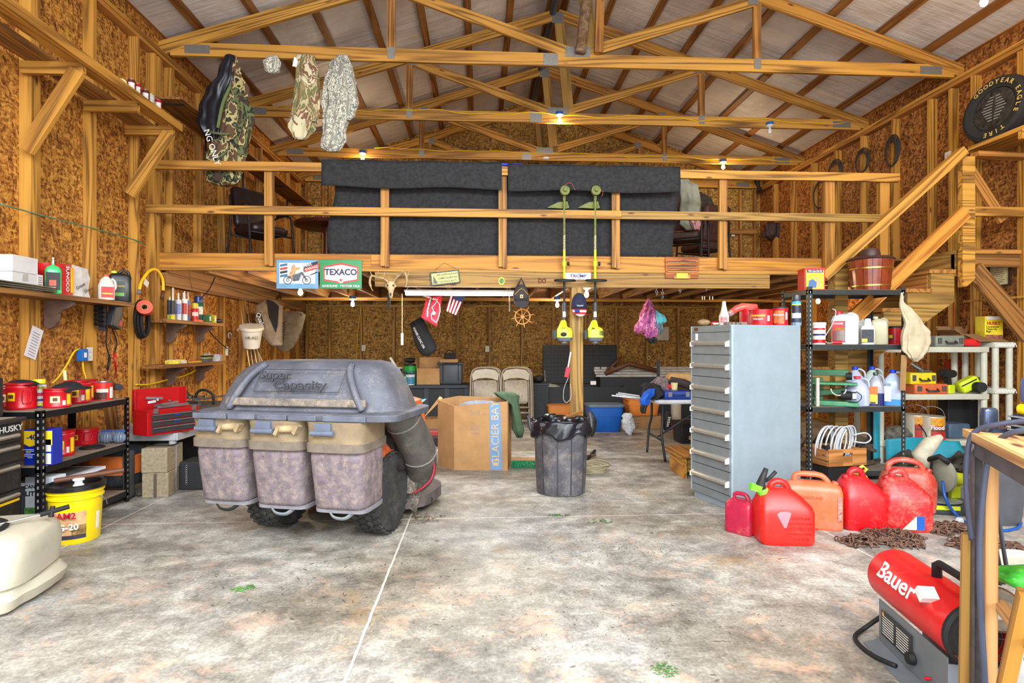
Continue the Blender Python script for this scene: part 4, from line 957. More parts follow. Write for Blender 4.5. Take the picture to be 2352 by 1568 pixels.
for i,(px,dx,sz,c1,c2,lb) in enumerate(((396,0,(.09,.10,.035),(226,210,70),(206,200,180),'yellow and white parts box at the near end of the lower small shelf'),(414,.0,(.09,.09,.035),(206,198,180),(210,190,60),'cream parts box beside the yellow one on the lower small shelf'),(448,0,(.03,.28,.015),(206,176,50),(180,60,40),'flat yellow tool packet lying on the lower small shelf'),(474,0,(.08,.16,.04),(66,70,66),(200,196,80),'dark socket tray with yellow label on the lower small shelf'),(500,0,(.08,.20,.075),(170,166,166),(196,120,140),'clear box of mixed fittings at the far end of the lower small shelf'))):
    P=onwall(px,838,Z3,-3.17);t=thing('parts_box',lb,'box',P,R(6*i-9),'boxes on the lower small shelf');obj('body',B().box((0,0,sz[2]/2),sz),M(c1,.5,0,.3,40),t,bevel=.002);obj('lid',B().box((0,0,sz[2]+.004),(sz[0]*.8,sz[1]*.7,.008)),M(c2,.5),t)
P=onwall(476,826,Z3+.052,-3.17);t=thing('socket_set','black socket set lying on the trays of the lower small shelf','socket set',P);b=B()
obj('case',B().box((0,0,.012),(.07,.17,.02)),DBLK,t);b=B()
for i in range(7): b.cyl((-.0,-.07+i*.023,.022),(-.0,-.07+i*.023,.04),.009,10)
obj('socket',b,STL,t,smooth=True)
q=[wallP(495,620+15,.3),wallP(480,665,.2),wallP(459,686,.06)]
tag(obj('black_cable',B().tube(spline([atX(494,636,-3.0),atX(480,665,-3.1),atX(459,688,-3.2)],5),.006,6),DBLK,smooth=2),'thin black cable drooping from the loft edge to the upper small shelf','cable')
tag(obj('black_cable',B().tube(spline([atX(478,757,-3.25),atX(500,782,-3.25),atX(522,800,-3.28)],5),.006,6),DBLK,smooth=2),'thin black cable running from under the small shelf to the outlet','cable')
outlet(wallP(521,806,.012),'white duplex outlet behind the lower small shelf')
tag(obj('yellow_cable',B().tube(spline([wallP(x,y,.012) for x,y in ((312,883),(345,882),(385,872),(425,862),(450,850))],5),.008,6),YEL,smooth=2),'yellow cable running along the wall behind the red toolbox','cable')
tag(obj('white_hose_loop',B().tube([wallP(528,770,.03)+Vector((0,.045*math.cos(a),.04*math.sin(a))) for a in [i*.5 for i in range(11)]],.005,6),WHT,smooth=2),'small white cord loop pinned on the wall beside the outlet','cord')
# ================================================================= black metal shelf unit
def rack(name,lb,x0,x1,y0,y1,zs,ztop,post_m,beam_m,board_m,w=.038,holes=True,group=None):
    t=thing(name,lb,'shelving unit',((x0+x1)/2,(y0+y1)/2,0),0,group);cx,cy=t.location.x,t.location.y
    for sx,sy,x,y in ((1,1,x0,y0),(-1,1,x1,y0),(1,-1,x0,y1),(-1,-1,x1,y1)):
        b=B();x -=cx;y -=cy
        b.bx(x,x+sx*w,y,y+sy*.003,0,ztop);b.bx(x,x+sx*.003,y+sy*.003,y+sy*w,0,ztop);u=obj('upright',b,post_m,t)
        if holes:
            b=B();z=.04
            while z < ztop-.02:
                b.box((x+sx*w*.5,y-sy*.0005,z),(.010,.001,.018));b.box((x-sx*.0005,y+sy*w*.5,z),(.001,.010,.018));z +=.042
            obj('slot_pattern',b,M((150,146,136),.6,.3),u)
    for z in zs:
        b=B()
        for yy in (y0,y1-.012): b.bx(x0-cx+.004,x1-cx-.004,yy-cy,yy-cy+.012,z-.045,z-.003);b.bx(x0-cx+.004,x1-cx-.004,yy-cy-.004,yy-cy+.016,z-.047,z-.040)
        for xx in (x0,x1-.012): b.bx(xx-cx,xx-cx+.012,y0-cy+.01,y1-cy-.01,z-.045,z-.003)
        obj('beam',b,beam_m,t);obj('shelf_board',B().bx(x0-cx+.010,x1-cx-.010,y0-cy+.010,y1-cy-.010,z-.016,z),board_m,t)
    return t
BMET=M((26,26,30),.35,.4,.1,20);BRD=M((140,122,104),.8,0,.2,12)
rack('metal_rack','low black metal shelving unit with red coffee cans by the side wall',-3.235,-2.79,3.77,4.68,(.82,.465,.09),.826,BMET,BMET,BRD)
ZA,ZB=.821,.466
coffee_can(12,938,26,52,ZA,'narrow view of a red coffee can at the outer end of the top shelf',look=1)
coffee_can(50,941,57,60,ZA,'red coffee can with moulded grip under the black cloth',look=0,turn=.15)
coffee_can(132,937,54,44,ZA,'short red coffee can with cream picture label in the middle of the top shelf',look=1,lid='red',turn=.1)
coffee_can(179,927,52,52,ZA,'taller red coffee can with yellow labels, third along the top shelf',look=3)
coffee_can(204,920,34,48,ZA,'red coffee can standing behind the third one on the top shelf',look=1,turn=-.5)
t,r,h=lathe_thing('steel_can','can','printed red, white and brown metal coffee can at the far end of the top shelf',237,919,38,42,ZA,(('body',[(1,0),(1,.95)],M((214,50,40),.3,.2,.1,20)),('rim',[(1,.95),(1.03,.97),(1.03,1.0),(.95,1.0),(.94,.95)],STL)))
obj('label',patch(B(),r,-60,20,h*.05,h*.45),M((70,34,24),.5,0,.5,40),t);obj('label',patch(B(),r,-40,30,h*.42,h*.62),M((222,206,186),.5),t);obj('label',patch(B(),r,40,70,h*.1,h*.7),LBL,t)
t=spray(91,935,26,64,ZA,'tall white spray can with a yellow trigger cap on the corner of the top shelf',(212,212,214),(236,208,20),((.62,.74,50,(236,214,50)),(.40,.52,60,(190,40,50)),(.22,.3,55,(60,50,110)),(.05,.16,80,(204,196,60)),(.0,.05,170,(40,60,130))),capf=.16)
hh,rr=t['h'],t['r'];obj('trigger',B().box((-rr*.8,0,hh*.93),(rr*1.3,rr*.5,hh*.07)),M((236,208,20),.35),t,bevel=.002);text('SPRAY',(0,-rr-.002,hh*.68),hh*.10,TXN,t,roll=.1,bold=.5)
def cloth(name,lb,c,a,d,h,mat,seed=0,cat='cloth'):
    def fn(u,v):
        x=(u-.5)*2*a;y=(v-.5)*2*d;r_=min(1,math.hypot(x/a,y/d));f=noise.noise(Vector((x*9,y*9,seed)))
        return (c[0]+x,c[1]+y,c[2]+h*(1-r_*r_)+f*.02*(1 if h > .02 else .4)-.03*max(0,r_-.7))
    return tag(obj(name,B().sheet(fn,22,14,.005),mat,smooth=2),lb,cat)
BC=M((22,22,26),.75,0,.2,20,None,.3)
p,k=S(50,905,1.0,0);cp=S(50,941,ZA,.08)[0];
cloth('black_cloth','black cloth thrown over the red cans at the outer end of the top shelf',(cp.x+.0,cp.y+.01,ZA+.168),.095,.07,.02,BC,1)
cp=S(132,937,ZA,.08)[0];cloth('black_cloth','black cloth bunched over the short red can of the top shelf',(cp.x+.035,cp.y+.05,ZA+.125),.10,.09,.04,BC,4)
tag(obj('white_pipe_piece',B().cyl(atX(158,880,-3.1)-Vector((0,0,.21)),atX(148,850,-3.12),.012,12),CREAM,smooth=True),'cream plastic tube sticking up behind the black cloth','tube')
# second level
t,w,h=carton('metal_tin','tin','blue and yellow oblong oil tin on the second shelf behind the corner post',88,1068,62,82,.09,ZB,M((20,40,150),.35))
obj('yellow_disc',B().prism([(.5*w,h*.56),(-.0,h*.58),(-.30*w,h*.52),(-.5*w,h*.6),(-.5*w,h*.96),(.5*w,h*.96)][::-1],(0,-.0465,0),(1,0,0),(0,0,1),(0,-.001,0)),M((240,200,30),.5),t);text('-40',(-.04,-.0485,h*.78),h*.20,TXN,t,bold=1);b=B()
for i in range(6): b.box((-.06+.01*(i % 2),-.047,h*(.44-.045*i)),(w*.4-.02*(i % 3),.001,h*.014))
obj('print',b,TXW,t);obj('label',B().box((w*.36,-.047,h*.55),(w*.2,.001,h*.34)),LBL,t);obj('label',B().box((w*.36,-.047,h*.18),(w*.2,.001,h*.3)),LBL,t)
coffee_can(142,1049,50,58,ZB,'red coffee can with yellow labels on the second shelf next to the blue tin',look=3,turn=.1,lid='red')
coffee_can(197,1023,52,38,ZB,'short red coffee can with a dark lid laid on top, second shelf',look=0,lid=None)
p=S(205,1022,ZB,.08)[0];
q=S(202,1028,ZB,0)[0];t=thing('plastic_disc','black round plastic lid lying on the second shelf','lid',S(212,1030,ZB,.03)[0]);obj('disc',B().lathe([(.075,0),(.08,.004),(.08,.012),(.07,.016),(.07,.012)],n=28),DBLK,t,smooth=True)
for px,lb in ((245,'grey ribbed plastic cage light at the end of the second shelf, nearer one'),(275,'grey ribbed plastic cage light at the end of the second shelf, by the post')):
    p,k=S(px,1019,ZB,.04);t=thing('work_light',lb,'work light',p+Vector((0,0,.045)),0,'grey work lights');b=B()
    b.ball((0,0,0),.05,1,.7,.9,16,10);obj('shell',b,M((122,134,152),.4),t,smooth=True);b=B()
    for i in range(5): b.tube([((-.04+i*.02),-.036*math.cos(a)-.003,.047*math.sin(a)) for a in [R(-70+q*20) for q in range(8)]],.003,5)
    obj('rib',b,M((92,104,122),.4),t);obj('fin',B().box((0,0,.05),(.08,.01,.02)),M((60,90,150),.4),t)
# underneath and beside the rack
t,w,h=carton('beer_case','box','white printed drinks case standing on the bottom shelf',92,1195,66,100,.10,.092,M((206,210,216),.7));text('CAN',(-.06,-.056,h*.78),h*.11,TXB,t,bold=.6);text('LIT',(-.06,-.056,h*.62),h*.15,TXB,t,bold=1);obj('print',B().box((-.05,-.052,h*.17),(w*.5,.002,h*.26)),M((90,150,70),.6,0,.5,20),t);text('LIT',(.035,-.056,h*.50),h*.1,TXB,t)
t=thing('book_stack_tray','flat grey and white boxes lying on the bottom shelf','flat boxes',(-2.98,4.05,.33))
t2=thing('flat_box','flat white and grey box lying across the bottom shelf','box',(-2.99,4.15,.092));obj('body',B().box((0,0,.11),(.36,.50,.22)),M((70,72,80),.6),t2);obj('lid',B().box((0,0,.236),(.38,.52,.02)),M((214,214,222),.6),t2);obj('stripe',B().box((0,0,.248),(.30,.42,.004)),M((120,116,112),.7,0,.3,20),t2)
bpy.data.objects.remove(t)
p=atZ(268,1150,0);t=thing('tool_bag','black and orange tool bag with a rounded end beyond the low rack','tool bag',(-2.98,4.60,.0+.005))
p0=atX(235,1060,-2.86)
t.location=(-3.0,4.95,.09);
obj('shell',B().loft([sell(0,0,z,a_,c_,4,28) for z,a_,c_ in ((0,.16,.19),(.03,.18,.21),(.22,.18,.21),(.30,.15,.17),(.32,.1,.12))]),M((46,46,50),.7,0,.2,10,((120,112,104),.3,9)),t,smooth=True)
obj('orange_panel',B().loft([sell(0,-.02,z,a_,c_,5,28) for z,a_,c_ in ((.10,.184,.20),(.24,.184,.20),(.25,.17,.19))]),M((216,112,44),.6,0,.15,10),t,smooth=True)
t=thing('leaning_mat','dark grey padded panel standing at the end of the low rack','panel',(-2.83,4.74,.0));obj('panel',B().rbox((0,0,.20),(.05,.10,.38),.02),M((74,72,74),.8,0,.2,12,((130,122,112),.4,10)),t,smooth=True)
# yellow bucket
p,k=S(169,1252,0,.15);r1=.128;r2=.150;H=.345
t=thing('bucket','bright yellow five-gallon bucket with a black rim in front of the low rack','bucket',p+Vector((.015,0,0)),face(p))
YB=M((236,204,10),.35,0,.05);obj('body',B().lathe([(r1*.97,0),(r1,.006),(r1+.014,H*.80),(r2,H*.80),(r2,H*.83),(r2-.006,H*.84),(r2-.004,H*.90),(r2+.003,H*.905),(r2+.003,H*.93),(r2-.006,H*.935),(r2-.004,H*.97)],n=40),YB,t,smooth=True)
obj('lid_ring',B().lathe([(r2+.004,H*.955),(r2+.010,H*.965),(r2+.010,H*1.05),(r2,H*1.06),(r2-.016,H*1.055),(r2-.018,H*1.0),(r2-.03,H*.985),(.01,H*.985)],n=40,cap=(True,True)),M((24,24,26),.3,0,.1),t,smooth=True)
lr=r1+.008
def cone_patch(b,r0,r1_,a0,a1,z0,z1):
    def fn(u,v): a=R(a0+(a1-a0)*u)-math.pi/2;r=r0+(r1_-r0)*v;return (r*math.cos(a),r*math.sin(a),z0+(z1-z0)*v)
    return b.sheet(fn,14,2,.0008)
def cr(z): return r1+.014*z/(H*.8)+.0012
obj('label',cone_patch(B(),cr(.035),cr(.205),-62,22,.035,.205),M((206,160,110),.6,0,.3,9),t);obj('label_band',cone_patch(B(),cr(.035)+.001,cr(.06)+.001,-62,22,.035,.06),M((50,44,60),.6),t);obj('field_print',cone_patch(B(),cr(.06)+.001,cr(.12)+.001,-10,22,.06,.12),M((150,116,60),.7,0,.5,30),t)
text('RAM2',(-.065,-.139,.185),.055,M((170,20,40),.5),t,roll=0,bold=1.0,rz=-R(24));text('G-20',(-.040,-.1475,.115),.052,TXW,t,bold=1.2,rz=-R(14));obj('bar_code',cone_patch(B(),cr(.07),cr(.18),48,60,.07,.18),LBL,t)
b=B();b.tube(spline([(r2*math.sin(R(50)),-r2*math.cos(R(50)),H*.82),(r2*math.sin(R(62))+.02,-r2*math.cos(R(62))-.01,H*.72),(r2*math.sin(R(70))+.02,-r2*math.cos(R(70)),H*.60)],4),.0028,6);obj('bail_handle',b,STL,t,smooth=2)
tag(obj('hammer_handle',B().cyl(p+Vector((-.09,-.04,H*1.06+.016)),p+Vector((.24,.12,H*1.08+.04)),.017,10),BRN,smooth=True),'worn brown tool handle lying across the yellow bucket','tool handle')
t=thing('twine_spool','small white spool of string on top of the yellow bucket','spool',p+Vector((.045,-.02,H*.99)));obj('spool',B().lathe([(.03,0),(.03,.012),(.022,.016),(.022,.036),(.032,.04),(.032,.05)],n=20),WHT,t,smooth=True)
# tool chest
tch=thing('tool_chest','black rolling tool chest with grey drawer pulls at the picture edge','tool chest',(-3.04,3.30,0),R(4))
TCB=M((30,30,32),.45,.2,.15,12,((110,104,98),.25,12));obj('cabinet',B().bx(-.25,.23,-.36,.36,.03,.78),TCB,tch,bevel=.006);obj('top_rim',B().bx(-.26,.255,-.37,.37,.775,.80),M((40,38,38),.5,.2,.1),tch,bevel=.004);obj('top_mat',B().bx(-.22,.22,-.33,.33,.80,.803),M((150,138,124),.9,0,.2),tch)
zz=.725
text('HUSKY',(.2565,.235,.742),.05,M((190,190,186),.5),tch,rz=R(90),bold=.8,sx=1.2,roll=0)
for i,dh in enumerate((.07,.12,.17,.17,.14)):
    zz -=dh;dr=obj('drawer',B().bx(.231,.242,-.33,.335,zz+.006,zz+dh-.006),M((36,34,34),.5,.2,.2,14,((96,86,74),.3,9)),tch,bevel=.003)
    obj('drawer_pull',B().lathe([(.014,0),(.014,.60)],(.252,-.30,zz+dh-.03),14,(0,1,0)),M((150,144,134),.35,.6),dr,smooth=True)
    if i==3: obj('yellow_trim',B().bx(.243,.246,-.32,.32,zz+dh-.07,zz+dh-.055),YEL,dr)
t=thing('upper_tool_chest','black upper tool box sitting on the rolling chest at the picture edge','tool chest',(-3.12,3.22,.804));obj('body',B().bx(-.20,.19,-.30,.44,0,.24),TCB,t,bevel=.006);obj('handle',B().bx(.19,.21,-.2,.2,.10,.12),STL,t)
# white sprayer tank
t=thing('spot_sprayer_tank','cream plastic sprayer tank with black hose coiled on top in the near corner','sprayer tank',(-2.54,2.90,0),R(14))
TW=M((190,184,164),.4,0,.08,6,((176,150,110),.15,6));
obj('tank',B().loft([sell(0,0,z,a_,c_,4.5,40) for z,a_,c_ in ((.09,.33,.27),(.12,.36,.295),(.24,.37,.30),(.30,.36,.29),(.335,.33,.26),(.35,.27,.2))]),TW,t,smooth=True)
obj('base_feet',B().loft([sell(.0,0,z,a_,c_,4,40,.05,6,.5) for z,a_,c_ in ((0,.34,.27),(.02,.37,.30),(.07,.385,.31),(.105,.36,.29),(.11,.3,.2))]),TW,t,smooth=True)
b=B();b.tube(spline([(-.3,-.0,.37),(-.1,.12,.37),(.14,.06,.365),(.22,-.08,.36),(.12,-.22,.34),(-.10,-.26,.33),(-.3,-.2,.34)],6),.0125,10);b.tube(spline([(-.3,.1,.38),(-.12,.04,.375),(-.10,-.1,.37),(-.25,-.16,.37)],5),.0125,10);obj('hose',b,DBLK,t,smooth=2)
wn=obj('wand',B().cyl((-.12,-.26,.35),(.33,.05,.38),.005,8),CHR,t,smooth=True);b=B();b.cyl((.32,.045,.38),(.42,.11,.395),.013,10);b.cyl((.36,.06,.36),(.36,.08,.41),.012,8);obj('spray_nozzle',b,DBLK,wn,smooth=True)
b=B();b.box((.20,-.283,.18),(.05,.03,.06));b.cyl((.22,-.30,.16),(.22,-.33,.20),.012);obj('drain_fitting',b,M((60,50,66),.5),t)
text('NORTH',(-.12,-.303,.24),.05,TXB,t,bold=.6,roll=.1);obj('decal_line',B().box((-.14,-.302,.19),(.30,.003,.008),(0,-.12,0)),RED,t)
# ================================================================= plastic bench, toolbox, blocks
bn=thing('plastic_bench','grey-white slatted plastic bench carrying the red toolbox','bench',(-2.93,5.20,0));BP=M((170,172,176),.5,0,.08)
obj('top',(lambda b: (b.bx(-.36,.38,-.28,.34,.475,.50),b.bx(-.36,.38,-.30,-.28,.44,.505),b.bx(.38,.40,-.30,.36,.44,.505),b)[-1])(B()),BP,bn,bevel=.004);b=B()
for i in range(9): b.bx(-.34,.37,-.26+i*.066,-.225+i*.066,.501,.508)
obj('slats',b,BP,bn)
for x,y in ((-.32,-.26),(.34,-.26),(.34,.32),(-.32,.32)): obj('leg',B().lathe([(.026,0),(.03,.02),(.03,.44)],(x,y,0),16),BP,bn,smooth=True)
tb=thing('red_toolbox','red metal toolbox with open lid and three drawers on the plastic bench','toolbox',(0,0,0));
q0=atZ(335,1003,.51);tb.location=(q0.x,q0.y+.02,.51);tb.rotation_euler=(0,0,R(60));tb.scale=(.88,.9,.92)
TR=M((176,16,22),.35,.1,.06,8)
# local x along the drawer front, y back
obj('case',B().bx(0,.50,0,.22,0,.205),TR,tb,bevel=.004);obj('lid',(lambda b: (b.bx(-.0,.50,.222,.235,.16,.40),b.bx(0,.012,.19,.222,.22,.40),b.bx(.488,.50,.19,.222,.22,.40),b)[-1])(B()),TR,tb,bevel=.003)
obj('tray_rim',B().bx(.0,.50,-.004,.22,.205,.22),TR,tb)
for i in range(3):
    d=obj('drawer',B().bx(.035,.49,-.012,-.002,.02+i*.057,.070+i*.057),M((64,64,66),.4,.4),tb,bevel=.002);obj('handle',B().cyl((.04,-.016,.062+i*.057),(.485,-.016,.062+i*.057),.007,8),M((120,120,122),.3,.7),d,smooth=True)
    if i: obj('blue_tab',B().bx(.24,.30,-.018,-.013,.045+i*.057,.058+i*.057),BLU,d)
[obj('latch',B().bx(x,x+.04,-.016,-.004,.19,.235),STL,tb) for x in (.05,.42)]
t=obj('tool_heap',(lambda b: [b.bar(wm(tb)@Vector((rnd.uniform(.05,.45),rnd.uniform(.03,.18),.215+.012*i)),wm(tb)@Vector((rnd.uniform(.05,.45),rnd.uniform(.03,.18),.225+.012*i)),.02,.012) for i in range(9)] and b)(B()),STL);tag(t,'heap of spanners and pliers lying in the open red toolbox','tools',kind='stuff')
cb=M((156,142,116),.95,0,.22,40,((110,98,80),.3,30),.6)
for i,(z,lb) in enumerate(((0,'concrete block on the floor, bottom of the pair under the bench'),(.202,'concrete block stacked on the other under the bench'))):
    p=atZ(350,1143,0)+Vector((0,.15,z));t=thing('concrete_block',lb,'block',p,R(8-3*i),'stacked concrete blocks');b=B();b.bx(-.098,.098,-.15,.15,0,.20);o=obj('body',b,cb,t,bevel=.006)
    if i==0: obj('groove',B().bx(-.012,.012,-.152,-.1505,.005,.195),M((90,80,66),.9),t)
tag(obj('black_cable_loop',B().tube([Vector((p.x,p.y,.415))+Vector((.12*math.cos(a),.10*math.sin(a),.004*math.sin(3*a))) for a in [i*math.pi/12 for i in range(24)]],.006,6,True),DBLK,smooth=2),'thin black cable loop lying on the stacked concrete blocks','cable')
# hammer standing in front of the wall and wood trestle
t=thing('sledgehammer','wooden-handled hammer leaning head up between rack and toolbox','hammer',atX(272,1100,-3.0));t.location.z=0
b=B().cyl(atX(268,905,-3.12),atX(288,1100,-3.0)*1.0,.016,10);obj('handle',b,dpine,t,world=True,smooth=True);b=B();q=atX(267,888,-3.12);b.lathe([(.028,-.06),(.03,-.03),(.024,0),(.03,.03),(.028,.06)],q,14,(.7,-.6,0));obj('head',b,M((70,76,86),.4,.6),t,world=True,smooth=True)
t=thing('leaning_lumber','aged board leaning on the wall behind the red toolbox','lumber',(-3.1,4.9,0));obj('board',B().bar(atX(250,920,-3.22),atX(282,1120,-3.12),.09,.035,(1,0,0)),dpine,t,world=True)
t=thing('leaning_lath','thin pale lath leaning against the wall under the lower small shelf','lath',(-3.2,6.2,0));obj('lath',B().bar(atX(402,880,-3.27),atX(456,1095,-3.05),.03,.015,(1,0,0)),pine,t,world=True)
# dark battery / trimmer pile between toolbox and mower
t=thing('generator','black engine-driven tool with two tube handles behind the red toolbox','power tool',(-2.98,6.0,0));
obj('base',B().bx(-.28,.30,-.30,.40,0,.60),M((40,40,42),.7,0,.2,10,((110,100,88),.3,8)),t,bevel=.02);obj('top_plate',B().bx(-.30,.34,-.34,.42,.60,.625),M((74,70,64),.8,0,.3,14),t)
for dx in (-.16,.14):
    b=B();b.tube(spline([(dx-.08,0,.63),(dx-.07,0,.74),(dx+.0,0,.78),(dx+.09,0,.73),(dx+.10,0,.63)],5),.013,8);obj('handle',b,DBLK,t,smooth=2)
b=B()
for i in range(14): b.bar((rnd.uniform(-.25,.25),rnd.uniform(-.3,.3),.64+.006*i),(rnd.uniform(-.25,.3),rnd.uniform(-.3,.35),.65+.006*i),.02,.012)
obj('metal_scraps',b,M((96,92,84),.5,.5,.3),t)
b=B()
for i in range(60):
    a_=rnd.uniform(0,1);c0=Vector((-2.9+.55*a_+rnd.uniform(-.05,.05),4.75+.75*a_+rnd.uniform(-.12,.12),.012+rnd.uniform(0,.03)*(a_)))
    b.box(c0,(rnd.uniform(.02,.07),rnd.uniform(.01,.03),.02),(rnd.random(),rnd.random(),rnd.random()*3))
t=obj('floor_scraps',b,M((84,74,60),.8,.1,.4,30));tag(t,'loose dark metal and wood scraps on the floor behind the blocks','scraps',kind='stuff')
t=thing('black_crate','black crate with a hanging chain standing against the collector','crate',atZ(440,1125,0)+Vector((0,.12,0)));obj('body',B().box((0,0,.12),(.22,.24,.24)),M((34,36,38),.6),t,bevel=.01);b=B()
for i in range(9): b.tube([(-.04+.008*math.sin(q),-.126,.20-i*.018+.012*math.cos(q)) for q in [j*math.pi/4 for j in range(8)]],.0025,5,True)
obj('chain',b,STL,t)
t=obj('timber_offcuts',B().box((-2.62,5.9,.05),(.5,.16,.05),(0,0,.3)).box((-2.72,5.95,.105),(.4,.12,.05),(0,0,.1)),dpine);tag(t,'short timber offcuts lying behind the plastic bench','offcuts',kind='stuff')
# ================================================================= signs on the loft front
YG=YF-.062
def quad(t,nm,px0,py0,px1,py1,Y,th,m,bevel=0.0,roll=0.0,label=None):
    a,c=atY(px0,py1,Y),atY(px1,py0,Y);ce=(a+c)/2
    o=obj(nm,B().box((0,0,0),(abs(c.x-a.x),th,abs(c.z-a.z)),(0,roll,0)),m,t,bevel=bevel,label=label)
    o.matrix_basis=Matrix.Translation(wm(t).inverted()@Vector((ce.x,Y,ce.z)));return o
def flat(t,nm,px,py,Y,poly,k,m,th=.001,label=None):
    """outline in picture-sized units k metres each, centred below the given point, in an upright plane"""
    p=atY(px,py,Y)-t.location;return obj(nm,B().prism([(x*k,z*k) for x,z in poly],p,(1,0,0),(0,0,1),(0,-th,0)),m,t,label=label)
def circ(r,n=24,cx=0,cz=0,a0=0,a1=360): return [(cx+r*math.cos(R(a0+(a1-a0)*i/n)),cz+r*math.sin(R(a0+(a1-a0)*i/n))) for i in range(n if a1-a0==360 else n+1)]
K=6.0/F
def tpos(t,px,py,Y): return wm(t).inverted()@atY(px,py,Y)
c0=atY(683,630,YG);t=thing('metal_sign','pale blue metal sign with a rider on a motorcycle and slanted lettering','sign',c0)
obj('plate',B().box((0,0,0),(93*K,.006,65*K)),M((110,160,196),.35,.1,.1,9),t,bevel=.004)
def rect(x0,x1,z0,z1): return [(x0,z0),(x1,z0),(x1,z1),(x0,z1)]
def fl2(t,nm,poly,m,d): return obj(nm,B().prism([(x*K,z*K) for x,z in poly],(0,-.003-d*.0007,0),(1,0,0),(0,0,1),(0,-.0006,0)),m,t)
fl2(t,'panel',rect(-40,40,-21,26),M((206,208,206),.5,0,.05),0)
fl2(t,'banner',[(14,6),(46,16),(46,31),(14,20)],M((34,40,54),.5),1);fl2(t,'banner',[(16,4),(46,13),(46,24),(16,14)],M((206,60,40),.5),2);fl2(t,'banner',[(27,-3),(45,4),(45,7),(30,0)],M((34,40,54),.5),1)
text('Best',(21*K,-.0062,22*K),13*K,TXW,t,bold=.6,roll=.25);text('GARAGE',(31*K,-.0062,14.5*K),7.5*K,TXW,t,bold=.4,roll=.28);text('for Motorcycles',(31*K,-.0062,8.5*K),3.8*K,TXW,t,roll=.28)
for i,c in enumerate(((60,110,150),(206,60,50),(40,44,54),(60,110,150))): fl2(t,'side_banner',[(-38,17-i*8),(-22,20-i*8),(-22,25-i*8),(-38,22-i*8)],M(c,.5),1)
dk=M((40,44,50),.6)
for cx in (-21,21): b=B();b.tube([((cx+9*math.cos(a))*K,-.0045,(-13+9*math.sin(a))*K) for a in [i*math.pi/12 for i in range(24)]],.0032,5,True);b.tube([((cx+3*math.cos(a))*K,-.0045,(-13+3*math.sin(a))*K) for a in [i*math.pi/5 for i in range(10)]],.003,4,True);obj('drawn_wheel',b,dk,t)
fl2(t,'drawn_frame',[(-26,-8),(-12,-2),(2,2),(10,6),(13,4),(22,-12),(20,-14),(9,0),(4,-14),(-8,-16),(-14,-10)],M((96,104,112),.5,0,.5,90),1);fl2(t,'drawn_rider',[(-18,0),(-14,-12),(-10,-12),(-11,0),(-4,-1),(-4,8),(6,12),(6,15),(-4,16),(-5,21),(-10,22),(-12,17),(-14,8)],M((206,160,110),.6,0,.3,60),2)
c0=atY(783,630,YG);t=thing('metal_sign','green metal gasoline sign with red-bordered white hexagon and star','sign',c0)
obj('plate',B().box((0,0,0),(94*K,.006,66*K)),M((20,132,74),.35,.1,.06),t,bevel=.004)
fl2(t,'hexagon',[(-39,-14),(0,-21),(39,-14),(39,18),(0,27),(-39,18)],M((214,52,30),.4),0);fl2(t,'hexagon_centre',[(-36,-11),(0,-17),(36,-11),(36,15),(0,22),(-36,15)],M((222,222,232),.4,0,.03),1);b=0
fl2(t,'roundel',circ(7.2,24,0,-13),M((222,222,232),.4,0,.03),2);fl2(t,'roundel_rim',circ(6.6,24,0,-13),M((206,150,140),.4),3);fl2(t,'roundel_face',circ(6.0,24,0,-13),M((226,226,232),.4,0,.03),4)
fl2(t,'star',[((5.2 if i % 2==0 else 2.1)*math.sin(i*math.pi/5),-13+(5.2 if i % 2==0 else 2.1)*math.cos(i*math.pi/5)) for i in range(10)][::-1],M((200,30,34),.4),5)
text('TEXACO',(0,-.0052,4.5*K),19*K,M((30,32,70),.5),t,bold=1.6,sx=.95);text('GASOLINE · MOTOR OILS',(0,-.0042,-26.5*K),7.2*K,TXW,t,bold=.8,sx=1.02)
c0=atY(1022,638,YG+.005);t=thing('wooden_sign','small framed wooden sign with a verse, hanging crooked on the beam','sign',c0);t.rotation_euler=(0,-R(7),0)
obj('frame',B().box((0,0,0),(68*K,.012,31*K)),M((84,90,80),.7,0,.2,30),t,bevel=.003);fl2(t,'panel',rect(-30,31,-12.5,12.5),M((206,200,130),.6),6)
for i,s_ in enumerate(('WE HOPE OUR SHIP','COMES IN BEFORE','THE DOCK ROTS.')): text(s_,(6*K,-.0085,(7.5-8*i)*K),5.4*K,TXB,t,bold=.4)
fl2(t,'drawn_sail',[(-28,-11),(-26,9),(-17,-11)],M((120,120,100),.7,0,.5,90),7)
tag(obj('cord',B().tube([atY(1000,619,YG),atY(1020,603,YG),atY(1046,616,YG)],.0015,5),DBLK),'thin cord from which the crooked wooden sign hangs','cord')
